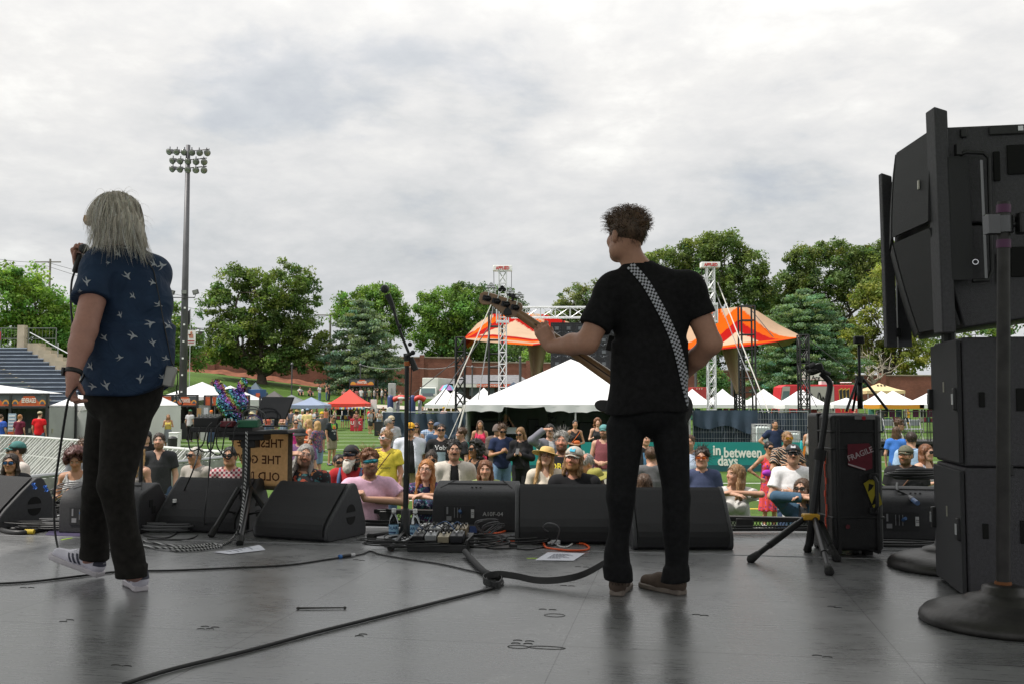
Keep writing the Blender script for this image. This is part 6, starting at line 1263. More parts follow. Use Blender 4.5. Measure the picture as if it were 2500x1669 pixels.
# guitar stand
c=G(1982,1360);t=thing('guitar_stand','black tripod guitar stand with a yellow yoke, empty','guitar stand',c);hx=Vec(c);GY=c.y
def L3(u,v,d=None):return P(u,v,GY if d is None else d)-hx
mb=MB().cyl(L3(1976,1330,GY+.05),L3(1985,1250),.022,n=12).cyl(L3(1985,1252),L3(2002,1110),.023,n=12).build('pole',blackm,t,smooth=1,auto=40);mb=MB().cyl(L3(2000,1122),L3(2004,1096),.034,.034,14).build('collar',rubber,t,smooth=1,auto=40)
mb=MB().tube(spline([L3(2003,1100),L3(2012,1040),L3(2019,985),L3(2026,945),L3(2024,930),L3(2012,917),L3(2004,910)],6),.0175,10).build('neck_tube',blackm,t,smooth=1)
mb=MB().box(L3(1990,900),(.085,.07,.055),MRot(-.35,3,'Y')).build('cradle_head',black,t,bev=.01)
for q in((1970,897,1986,888),(1995,905,1976,905),(2008,905,2024,912)):
 mb=MB().tube(spline([L3(q[2],q[3],GY-.03),L3((q[0]+q[2])/2,(q[1]+q[3])/2,GY-.07),L3(q[0],q[1],GY-.10)],4),.0125,8).build('cradle_arm',rubber,t,smooth=1)
mb=MB().box(L3(1979,1260,GY-.02),(.095,.06,.036)).build('yellow_yoke',mat('yoke_yellow',(.55,.30,.02),.45),t,bev=.008);mb=MB().box(L3(2003,1262,GY-.01),(.03,.05,.04)).build('yoke_lock',black,t,bev=.006)
for su,sv,fu,fv,dz in((1962,1266,1836,1362,-.02),(1990,1266,2024,1392,-.04),(1998,1266,2042,1360,.03),(1978,1300,1972,1338,.1)):
 s0=L3(su,sv,GY+dz);f=G(fu,fv,.022)-hx;mb=MB().cyl(s0,f,.0165,n=10).cyl(s0+(f-s0)*.12,s0+(f-s0)*.68,.0205,n=10);lg=mb.build('leg',blackm,t,smooth=1,auto=40);mb=MB().cyl(f-(f-s0).normalized()*.05,f+(f-s0).normalized()*.012,.019,.026,10).sphere(f+(f-s0).normalized()*.008,.025,10,7).build('rubber_foot',rubber,lg,smooth=1)
# rugged case with action camera tripod
m_case=mat('case_black',(.011,.011,.012),.45,noise=(25,.3),bump=(180,.3));a=G(2037,1362);CYc=a.y;t=thing('rugged_case','tall black rugged wheeled case with red and yellow stickers','case',(a.x,a.y,0),R(2));W=(2162-2037)/FPX*CYc;H=P(2100,1011,CYc).z;D=.42
mb=MB().box((W/2,.12,H/2+.02),(W,.23,H-.04)).build('lid_shell',m_case,t,bev=.022,seg=3);mb=MB().box((W/2+.012,.34,H/2+.015),(W+.02,.19,H-.02)).build('base_shell',m_case,t,bev=.022,seg=3);mb=MB().box((W/2,.238,H/2+.02),(W+.012,.02,H-.03)).build('seam_rim',black,t,bev=.004)
mb=MB()
for z in(H*.28,H*.76,H*.88):mb.box((W/2,.12,z),(W+.012,.24,.012))
for x in(.035,W-.035):mb.box((x,.12,H/2),(.022,.246,H-.05))
mb.build('ribs',m_case,t,bev=.004)
mb=MB()
for z in(H*.18,H*.42,H*.62,H*.84):mb.box((W+.02,.24,z),(.022,.07,.06))
mb.build('latches',black,t,bev=.006)
mb=MB();z=H*.45;mb.box((W*.78,-.01,z+.1),(.05,.03,.035));mb.box((W*.78,-.01,z-.1),(.05,.03,.035));mb.tube([(W*.78,-.02,z+.1),(W*.80,-.045,z+.07),(W*.80,-.045,z-.07),(W*.78,-.02,z-.1)],.012,8);mb.build('handle',black,t,bev=.004)
mb=MB();z=H*.71;mb.add([(W*.30,-.003,z-.055),(W*.65,-.003,z-.085),(W*.78,-.003,z-.07),(W*.78,-.003,z+.05),(W*.72,-.003,z+.075),(W*.30,-.003,z+.07)],[tuple(range(6))]);st=mb.build('red_sticker',mat('sticker_red',(.13,.010,.022),.5,noise=(30,.2)),t,solid=.002);mb=MB();letter(mb,'FRAGILE',(W*.545,-.0055,z+.012),(.93,0,.36),(-.36,0,.93),.047,.0008,.0004,.92);mb.add([(W*.30,-.0055,z-.05),(W*.64,-.0055,z-.083),(W*.64,-.0055,z-.074),(W*.30,-.0055,z-.042)],[(0,1,2,3)]);mb.build('lettering',mat('sticker_print',(.5,.42,.44),.6),st)
mb=MB();z=H*.40;mb.add([(W*.60,-.003,z+.10),(W*.82,-.003,z+.14),(W*.96,-.003,z-.02),(W*.80,-.003,z-.055)],[(0,1,2,3)]);st=mb.build('yellow_sticker',mat('sticker_yellow',(.36,.30,.02),.5),t,solid=.002);mb=MB().add([(W*.74,-.0055,z-.03),(W*.90,-.0055,z-.005),(W*.84,-.0055,z+.05)],[(0,1,2)]).add([(W*.68,-.0055,z+.05),(W*.76,-.0055,z+.07),(W*.80,-.0055,z+.09),(W*.70,-.0055,z+.10)],[(0,1,2,3)]).build('warning_print',m_hole,st)
mb=MB().box((W*.66,.0,H-.018),(.12,.004,.02)).build('tape_label',mat('tape_grey',(.25,.24,.24),.6),t);mb=MB().lathe([(.012,0),(.012,.003)],(W*.63,-.004,H-.02),14,MRot(R(90),3,'X')).build('round_sticker',mat('sticker_red2',(.4,.02,.04),.5),t)
mb=MB().lathe([(.013,0),(.013,.003)],(W*.27,-.004,H*.22),14,MRot(R(90),3,'X')).build('small_sticker',mat('sticker_maroon',(.12,.02,.03),.5),t)
mb=MB()
for z in np.linspace(H*.2,H*.72,12):mb.box((-.008,.10+.01*sin(z*40),z),(.006,.012+.006*sin(z*90),H*.045))
mb.build('orange_strip',mat('strip_orange',(.62,.07,.03),.5),t)
for x in(.05,W-.02):mb=MB().cyl((x-.02,.40,.035),(x+.02,.40,.035),.035,n=12).build('wheel',rubber,t)
for x in(.05,W-.05):mb=MB().box((x,.14,.012),(.05,.05,.024)).build('foot',rubber,t)
ax,ay=P(2100,990,CYc+.2).x,CYc+.2;t=thing('action_camera','small action camera on a black mini tripod standing on the case','camera',(ax,ay,H+.012));mb=MB();zt=P(2100,846,ay).z-H;mb.cyl((0,0,.02),(0,0,P(2100,935,ay).z-H),.017,n=10);mb.cyl((0,0,.1),(0,0,zt),.009,n=10);mb.build('centre_column',blackm,t,smooth=1);mb=MB();zh=P(2100,930,ay).z-H;mb.lathe([(.026,zh-.02),(.026,zh+.02)],n=12);mb.build('spider',black,t)
for fx,fy in((-.115,-.09),(.135,-.09),(.0,.13)):mb=MB().cyl((fx*.15,fy*.15,zh),(fx,fy,.008),.0085,n=8).build('leg',blackm,t)
mb=MB().box((0,0,zt+.028),(.062,.035,.048));cb=mb.build('camera_body',mat('cam_black',(.01,.01,.011),.4),t,bev=.007);mb=MB().cyl((.012,.02,zt+.035),(.012,.028,zt+.035),.015,n=14).build('lens',mat('lens_dark',(.01,.01,.015),.1),cb)
# side-fill speaker stack at the right
m_sp=mat('speaker_black',(.050,.048,.055),.6,noise=(70,.2),bump=(240,.45));m_spg=mat('speaker_grille',(.030,.030,.033),.7,noise=(400,.4),bump=(600,.5))
fc,ff=Vec((2.085,4.50,0)),Vec((2.185,5.03,0));dF=(ff-fc).normalized();dB=Vec((dF.y,-dF.x,0));yawS=math.atan2(dB.y,dB.x)  # dB points away from the stage (local +X)
# local frame of a cabinet: x depth (away from its grille), y along its face (away from the camera), z up
WF,DS=.54,.72
for k in range(2):
 zb=.008+k*.605;t=thing('subwoofer',['black subwoofer cabinet on the stage floor','black subwoofer cabinet stacked on the lower one'][k],'speaker',(fc.x,fc.y,zb),yawS,'side-fill speakers');h=.60
 mb=MB().box((DS/2+.01,WF/2,h/2),(DS-.02,WF,h)).build('cabinet',m_sp,t,bev=.01)
 mb=MB().box((.006,WF*.23,h/2),(.02,WF*.44,h-.03)).build('grille',m_spg,t,bev=.004);mb=MB().box((.012,WF*.73,h/2),(.02,WF*.52,h-.03)).build('grille',m_spg,t,bev=.004)
 for yy in(.035,WF-.02):
  mb=MB().box((-.004,yy,h*.52),(.03,.035,.105));pu=mb.build('handle_bracket',black,t,bev=.006);mb=MB().box((-.02,yy,h*.52),(.006,.02,.05)).build('plate',alu,pu)
 for x in(.13,.29):mb=MB().box((x if x>.2 else .10,-.002,h*.5+.01),(.085 if x>.2 else .026,.008,.105 if x>.2 else .07)).build('handle_recess',m_hole,t,bev=.003)
 mb=MB().box((.50,-.002,h*.5),(.085,.008,.105)).build('handle_recess',m_hole,t,bev=.003)
 mb=MB().box((.20,-.003,h-.02 if k==1 else h-.01),(.05,.012,.05)).build('corner_lock',black,t,bev=.004)
 mb=MB().box((-.006,WF*.46,h*.62),(.004,.012,.05)).build('badge',m_badge,t)
# two line-array boxes above, curving back
base0=Vec((2.02,4.47,0))
zT=P(2300,313,4.5).z;zM=P(2300,552,4.5).z;zB=P(2300,808,4.5).z
def arr(label,z0,z1,x0,x1,lean,seedk):
 t=thing('array_speaker',label,'speaker',(base0.x,base0.y,z0),yawS,'side-fill speakers');h=z1-z0;Dp=.62;W2=.92
 def box_poly(y):return[(x0+.02,y,0),(Dp+.2,y,.0+lean*.4),(Dp+.2,y,h-.01),(x1+.02,y,h-.006)]
 mb=MB();pl=box_poly(0);mb.prism(pl,(0,0,0),(0,W2,0));mb.build('cabinet',m_sp,t,bev=.008)
 for a0,a1 in((.0,.44),(.47,.92)):
  mb=MB();ym=(a0+a1)/2;bulge=0
  def fn(p,q,a0=a0,a1=a1):
   xx=x0+(x1-x0)*q;b_=sin(pi*p);return Vec((xx-.075*(p if a0<.2 else(1-p))+bulge*.3*b_-.006*sin(pi*q),a0+(a1-a0)*p,.012+(h-.024)*q))
  mb.grid(fn,2,5);mb.build('grille',m_spg,t,solid=.012)
  mb=MB().box((x0+(x1-x0)*.42-.035,(a0+a1)/2-.12*(1 if a0<.2 else 0),h*.45),(.006,.02,.042)).build('badge',m_badge,t)
 return t,h
tA,hA=arr('upper black array speaker of the side-fill stack',zM+.006,zT,-.06,-.03,0,0);tB,hB=arr('lower black array speaker leaning back above the subwoofers',zB+.012,zM,.06,-.055,.28,1)
for(t,h)in((tA,hA),(tB,hB)):
 mb=MB().box((.34,-.004,h*.62),(.11,.01,.14)).build('handle_recess',m_hole,t,bev=.01);mb=MB().box((.24,-.004,h*.56),(.03,.01,.14)).build('handle_recess',m_hole,t,bev=.004)
mb=MB().box((.30,-.006,hA-.035),(.18,.012,.045));rg=mb.build('rigging_plate',black,tA,bev=.006);mb=MB().box((.345,-.013,hA-.032),(.022,.006,.022)).build('rigging_pin',alu,rg)
mb=MB().box((.10,-.006,hA-.04),(.03,.012,.045)).build('rigging_plate',black,tA,bev=.006)
# adjustable fins
def fin(label,u0,v0,u1,v1,y,wpx,d):
 a,c=P(u0,v0,y),P(u1,v1,y);t=thing('array_fin',label,'speaker fin',(c.x,y,c.z),0,'black fins of the array');S=FPX/y;w_=wpx/S;mb=MB();top=a-c
 mb.add([(0,0,0),(w_,0,0),(w_,d,0),(0,d,0),(top.x,0,top.z),(top.x+w_,0,top.z-.02),(top.x+w_,d,top.z-.02),(top.x,d,top.z)],[(0,1,5,4),(1,2,6,5),(2,3,7,6),(3,0,4,7),(4,5,6,7),(3,2,1,0)]);mb.build('blade',m_sp,t,bev=.006);return t,w_,top
t,w_,top=fin('tall black fin at the near corner of the array speakers',2281,260,2302,812,4.40,33,.10)
a,c=P(2313,384,4.41),P(2371,684,4.41);o0=Vec(t.location);mb=MB().add([Vec(q)-o0 for q in(P(2310,386,4.41),P(2358,382,4.41),P(2371,560,4.41),P(2373,676,4.41),P(2366,684,4.41),P(2322,684,4.41))],[tuple(range(6))]).build('wing',m_spg,t,solid=.02)
mb=MB().tube([P(2345,378,4.39)-o0,P(2358,372,4.39)-o0,P(2400,374,4.39)-o0,P(2414,386,4.39)-o0,P(2422,660,4.39)-o0,P(2412,684,4.39)-o0,P(2375,686,4.39)-o0],.010,8).build('support_rod',blackm,t,smooth=1);mb=MB().tube([P(2395,392,4.385)-o0,P(2407,680,4.385)-o0],.0075,6).build('slide_bar',mat('slide_grey',(.22,.22,.23),.4,.6),t);mb=MB().sphere(P(2408,530,4.37)-o0,.014,10,7).build('lock_knob',chrome,t,smooth=1);mb=MB().tube([P(2381+7*cos(i*.6),640+6*sin(i*.6),4.37)-o0 for i in range(11)],.003,5,True).build('ring',chrome,t)
mb=MB().box(P(2338,366,4.395)-o0,(.022,.03,.05)).build('clip',black,t)
t,w_,top=fin('tall black fin at the far side of the array speakers',2152,422,2166,847,5.35,26,.05)
o0=Vec(t.location);mb=MB().add([P(q[0],q[1],5.42)-o0 for q in((2182,428),(2196,418),(2206,600),(2226,846),(2192,848))],[tuple(range(5))]).build('wing',mat('fin_steel',(.10,.10,.11),.4,.5,noise=(10,.2)),t,solid=.02)
mb=MB()
for v in(455,635,812):mb.box(P(2184+(v-455)*.02,v,5.38)-o0,(.03,.05,.05))
mb.build('hinge_blocks',black,t,bev=.005)
p=P(2292,820,4.95);mb=MB().cyl((0,0,1.2),(0,0,zB+.06),.035,n=12);o=mb.build('coupling_pole',blackm);o.location=(p.x+.05,4.95,.0);tag(o,'short dark pole between the subwoofers and the array speakers','pole')
# round-base stands
m_iron=mat('cast_iron',(.040,.038,.036),.42,.5,noise=(9,.35),bump=(40,.15));m_rust=mat('rusty_pipe',(.030,.028,.027),.45,.5,noise=(12,.4));m_purp=mat('purple_tape',(.085,.015,.07),.5)
def round_stand(label,x,y,rad,ptop,lean,tapes=True):
 t=thing('round_base_stand',label,'stand',(x,y,0),0,'round-base pipe stands');mb=MB();k=rad/.33
 mb.lathe([(.02,.001),(.325*k,.001),(.33*k,.012),(.325*k,.03),(.305*k,.052),(.24*k,.075),(.165*k,.09),(.15*k,.098),(.145*k,.105),(.10*k,.118),(.085*k,.128),(.08*k,.15),(.055*k,.158),(.03,.16)],n=56);mb.build('base',m_iron,t,smooth=1)
 mb=MB().cyl((0,0,.15),lean,.028,.026,20).build('pole',m_rust,t,smooth=1,auto=50);d=Vec(lean)
 mb=MB().cyl((0,0,.152),(0,0,.172),.036,.031,16).build('rust_collar',mat('rust',(.16,.06,.02),.9),t)
 if tapes:
  for q in(.90,.985):mb=MB().cyl(d*(q-.012),d*(q+.008),.0292,n=20).build('tape_ring',m_purp,t,smooth=1,auto=50)
  mb=MB();e=d*.945;mb.cyl(e-Vec((0,0,.035)),e+Vec((0,0,.035)),.038,n=16);mb.box(e+Vec((-.05,0,0)),(.05,.05,.08));mb.cyl(e,e+Vec((.30,-.03,.01)),.014,n=10);mb.build('clamp',mat('clamp_steel',(.10,.10,.105),.35,.7),t,smooth=1,auto=40);mb=MB().box(e+Vec((.06,-.03,0)),(.035,.05,.09)).build('clamp_block',blackm,t,bev=.006)
 return t
bp=G(2440,1520);tp=P(2450,494,bp.y);round_stand('pipe stand with a heavy round iron base at the right foreground',bp.x+.02,bp.y,.33,0,(tp.x-bp.x-.02,0,tp.z),True)
round_stand('second round iron base half hidden behind the subwoofers',2.42,5.36,.335,0,(.02,.05,.55),False)
# sculpting: distance fields meshed with surface nets
def axis(lo,hi,f0,f1,hf,hc):
 pts=[lo];
 while pts[-1]<hi:
  p=pts[-1];pts.append(p+(hf if f0-hf<=p<f1 else hc))
 return np.array(pts)
def bounds(pr,off):
 k=pr[0]
 if k in 'cf':a,b,ra,rb=pr[1:5];r=max(ra,rb)+off;return np.minimum(a,b)-r,np.maximum(a,b)+r
 if k=='e':c,r,M=pr[1:4];m=(max(r)+off);return np.array(c)-m,np.array(c)+m
 if k=='t':z0,z1,c0,c1,r0,r1=pr[1:7];m=max(max(r0),max(r1))+off;return np.array([min(c0[0],c1[0])-m,min(c0[1],c1[1])-m,min(z0,z1)]),np.array([max(c0[0],c1[0])+m,max(c0[1],c1[1])+m,max(z0,z1)])
def dist(pr,x,y,z,off):
 k=pr[0]
 if k in 'cf':
  a,b,ra,rb=pr[1:5];a=np.asarray(a,float);b=np.asarray(b,float);d=b-a;L2=max(1e-9,float(d@d));px,py,pz=x-a[0],y-a[1],z-a[2]
  t0=(px*d[0]+py*d[1]+pz*d[2])/L2;t=np.clip(t0,0,1)
  D=np.sqrt((px-t*d[0])**2+(py-t*d[1])**2+(pz-t*d[2])**2)-(ra+(rb-ra)*t)-off
  if k=='f':
   L=math.sqrt(L2);lo=pr[6]if len(pr)>6 else True
   D=np.maximum(D,(t0-1)*L)
   if lo:D=np.maximum(D,-t0*L)
  return D
 if k=='e':
  c,r,M=pr[1:4];px,py,pz=x-c[0],y-c[1],z-c[2]
  if M is not None:px,py,pz=(px*M[0][i]+py*M[1][i]+pz*M[2][i]for i in range(3))
  r=[q+off for q in r];k0=np.sqrt((px/r[0])**2+(py/r[1])**2+(pz/r[2])**2);k1=np.sqrt((px/r[0]**2)**2+(py/r[1]**2)**2+(pz/r[2]**2)**2)+1e-9
  return k0*(k0-1)/k1
 if k=='t':
  z0,z1,c0,c1,r0,r1=pr[1:7];t0=(z-z0)/(z1-z0);t=np.clip(t0,0,1);rx=r0[0]+(r1[0]-r0[0])*t+off;ry=r0[1]+(r1[1]-r0[1])*t+off
  D=(np.sqrt(((x-c0[0]-(c1[0]-c0[0])*t)/rx)**2+((y-c0[1]-(c1[1]-c0[1])*t)/ry)**2)-1)*np.minimum(rx,ry)
  return np.maximum(D,np.maximum(t0-1,-t0)*abs(z1-z0))
class Field:
 def __init__(s,lo,hi,fine,hf,hc):
  s.ax=[axis(lo[i],hi[i],fine[0][i],fine[1][i],hf,hc)for i in range(3)];s.D=np.full([len(a)for a in s.ax],1.,np.float32);s.hc=hc
 def sl(s,lo,hi,pad):return tuple(slice(max(0,np.searchsorted(a,l-pad)-1),np.searchsorted(a,h+pad)+1)for a,l,h in zip(s.ax,lo,hi))
 def put(s,pr,off=0.,sub=False,k=None):
  kk=(pr[5]if pr[0]in 'cf' else pr[4]if pr[0]=='e' else pr[7])if k is None else k
  lo,hi=bounds(pr,off);q=s.sl(lo,hi,kk+2.5*s.hc);A=s.D[q]
  if A.size==0:return
  x,y,z=s.ax[0][q[0]][:,None,None],s.ax[1][q[1]][None,:,None],s.ax[2][q[2]][None,None,:]
  d=dist(pr,x,y,z,off).astype(np.float32);kk=max(kk,1e-4)
  if sub:h=np.clip(.5-.5*(A+d)/kk,0,1);s.D[q]=A*(1-h)-d*h+kk*h*(1-h)
  else:h=np.clip(.5+.5*(A-d)/kk,0,1);s.D[q]=A*(1-h)+d*h-kk*h*(1-h)
 def xyz(s):return s.ax[0][:,None,None],s.ax[1][None,:,None],s.ax[2][None,None,:]
 def wrinkle(s,amp,seed,f=38.):
  x,y,z=s.xyz();r=random.Random(seed)
  for i in range(3):
   a,b,c=r.uniform(-.5,.5),r.uniform(-.5,.5),r.uniform(.3,1);ph=r.uniform(0,6)
   s.D+=(amp*np.sin(f*(a*x+b*y+c*z*.7)+ph+1.5*np.sin(9*x+ph)+1.3*np.sin(7*y+2*ph))*(.6+.4*np.sin(6*z+ph+5*x))).astype(np.float32)/1.6
 def net(s):
  D=s.D;S=D<0;n=[m-1 for m in D.shape];cnt=np.zeros(n,np.int8)
  cs=[(i,j,k)for i in(0,1)for j in(0,1)for k in(0,1)]
  for i,j,k in cs:cnt+=S[i:i+n[0],j:j+n[1],k:k+n[2]]
  act=(cnt>0)&(cnt<8);I=np.argwhere(act)
  if len(I)==0:return np.zeros((0,3)),np.zeros((0,4),int)
  V=np.zeros((len(I),3));W=np.zeros(len(I));val={c:D[I[:,0]+c[0],I[:,1]+c[1],I[:,2]+c[2]].astype(float)for c in cs}
  for a in cs:
   for ax in range(3):
    if a[ax]:continue
    b=tuple(1 if i==ax else a[i]for i in range(3));va,vb=val[a],val[b];m=(va<0)!=(vb<0)
    t=np.where(m,va/np.where(m,va-vb,1),0);p=np.array(a,float)[None].repeat(len(I),0);p[:,ax]+=t;V+=p*m[:,None];W+=m
  V/=W[:,None];out=np.stack([s.ax[i][I[:,i]]+V[:,i]*(s.ax[i][I[:,i]+1]-s.ax[i][I[:,i]])for i in range(3)],1)
  idx=np.full(n,-1,np.int64);idx[act]=np.arange(len(I));F=[]
  for ax in range(3):
   b,c=(ax+1)%3,(ax+2)%3;sa=[slice(None)]*3;sb=[slice(None)]*3;sa[ax]=slice(0,-1);sb[ax]=slice(1,None);A,B=S[tuple(sa)],S[tuple(sb)];E=np.argwhere(A!=B)
   E=E[(E[:,b]>0)&(E[:,c]>0)&(E[:,b]<n[b])&(E[:,c]<n[c])]
   if len(E)==0:continue
   q=[]
   for db,dc in((-1,-1),(0,-1),(0,0),(-1,0)):
    e=E.copy();e[:,b]+=db;e[:,c]+=dc;q.append(idx[e[:,0],e[:,1],e[:,2]])
   Q=np.stack(q,1);fl=A[E[:,0],E[:,1],E[:,2]];Q[~fl]=Q[~fl][:,::-1];F.append(Q)
  F=np.concatenate(F);return out,F[(F>=0).all(1)]
def field_for(prims,off,hf,hc,fine=None,pad=.03):
 los,his=zip(*[bounds(p,off)for p in prims]);lo,hi=np.min(los,0)-pad,np.max(his,0)+pad
 if fine is None:fine=(lo,hi)
 return Field(lo,hi,fine,hf,hc)
def sculpt(prims,off,hf,hc,fine=None,k=None):
 f=field_for(prims,off,hf,hc,fine)
 for p in prims:f.put(p,off,k=k)
 return f
m_skin=mat('skin',(.5,.3,.2),.5,attr='Col',noise=(60,.06),spec=.35);m_hair=mat('hair',(.1,.07,.05),.5,attr='Col',spec=.4);m_cloth=mat('cloth',(.5,.5,.5),.85,attr='Col',noise=(35,.10),bump=(160,.15),spec=.15)
SK={'pale':(.56,.33,.235),'fair':(.50,.28,.19),'tan':(.42,.22,.13),'brown':(.28,.14,.08),'red':(.52,.25,.17)}
HC={'black':(.012,.010,.009),'dark':(.030,.019,.013),'brown':(.075,.040,.022),'auburn':(.15,.06,.025),'red':(.36,.15,.045),'blond':(.40,.24,.095),'dblond':(.23,.13,.06),'grey':(.24,.23,.215),'lgrey':(.42,.40,.36),'white':(.58,.55,.49),'wine':(.09,.032,.028)}
def hand_prims(w,d,nrm,side,sc_=1.,curl=.5,reg='hand',spread=.0,thumb=1.):
 """five separate fingers on a palm: w wrist, d pointing direction, nrm palm normal"""
 w,d,nrm=np.array(w,float),np.array(d,float),np.array(nrm,float);d/=np.linalg.norm(d);nrm-=d*(nrm@d);nrm/=np.linalg.norm(nrm);s_=np.cross(d,nrm)*side  # towards the thumb
 out=[('c',w,w+d*.03*sc_,.026*sc_,.027*sc_,.01)]
 for i in range(4):
  o=(1.5-i)*.0195*sc_;out.append(('c',w+d*.015*sc_+s_*o*.7,w+d*.088*sc_+s_*o,.0155*sc_,.0125*sc_,.012))
  L=(.068,.078,.072,.055)[i]*sc_;a=w+d*.090*sc_+s_*o*(1.04+spread);c1=curl*.9;u1=d*cos(c1)+nrm*sin(c1)+s_*(1.5-i)*.08*spread;b=a+u1*L*.5;c2=curl*2.1;u2=d*cos(c2)+nrm*sin(c2);c=b+u2*L*.52
  out+=[('c',a-d*.01,b,.0098*sc_,.0088*sc_,.003),('c',b,c,.0088*sc_,.0068*sc_,.003)]
 a=w+d*.022*sc_+s_*.022*sc_;u=(d*.62+s_*.62*thumb+nrm*.45);u/=np.linalg.norm(u);b=a+u*.042*sc_;u2=d*.8+s_*.2+nrm*.5;u2/=np.linalg.norm(u2)
 out+=[('c',a,b,.0155*sc_,.0115*sc_,.010),('c',b,b+u2*.034*sc_,.0108*sc_,.0082*sc_,.004)]
 return out
PAT={}
def pattern(kind,cols,scale=1.):
 key='pattern_%s_%d'%(kind,len(PAT));m=bpy.data.materials.new(key);m.use_nodes=True;b=m.node_tree.nodes['Principled BSDF'];b.inputs['Roughness'].default_value=.85;PAT[key]=m;tc=NT(m,'ShaderNodeTexCoord')
 if kind=='floral':
  v=NT(m,'ShaderNodeTexVoronoi',Scale=26.*scale);n=NT(m,'ShaderNodeTexNoise',Scale=16.*scale,Detail=3.);mx=mixc(m,.12,tc.outputs['Object'],n.outputs[1]);LK(m,tc.outputs['Object'],n.inputs['Vector']);LK(m,mx,v.inputs['Vector']);sp_=NT(m,'ShaderNodeSeparateColor');LK(m,v.outputs['Color'],sp_.inputs[0])
  k=len(cols);c=ramp(m,sp_.outputs[0],[(i/k,q)for i,q in enumerate(cols)],'CONSTANT');c=mixc(m,ramp(m,v.outputs['Distance'],[(.42,(0,0,0)),(.5,(1,1,1))]),c,cols[0])
 elif kind=='plaid':
  a=[]
  for ax in('X','Z'):
   w1=NT(m,'ShaderNodeTexWave',Scale=5.5*scale);w1.bands_direction=ax;LK(m,tc.outputs['Object'],w1.inputs['Vector']);a.append(ramp(m,w1.outputs[0],[(.45,(0,0,0)),(.55,(1,1,1))]))
  c=mixc(m,a[0],cols[0],cols[1]);c2=mixc(m,a[0],cols[1],cols[2]);c=mixc(m,a[1],c,c2)
 elif kind=='stripe':
  v=NT(m,'ShaderNodeTexVoronoi',Scale=9.*scale);LK(m,tc.outputs['Object'],v.inputs['Vector']);w1=NT(m,'ShaderNodeTexWave',Scale=9.*scale);w1.bands_direction='DIAGONAL';LK(m,mixc(m,.5,tc.outputs['Object'],v.outputs['Color']),w1.inputs['Vector']);c=ramp(m,w1.outputs[0],[(0,cols[0]),(.35,cols[1]),(.6,cols[2]),(.8,cols[0])],'CONSTANT')
 LK(m,c,b.inputs['Base Color']);return m
LEVEL={}
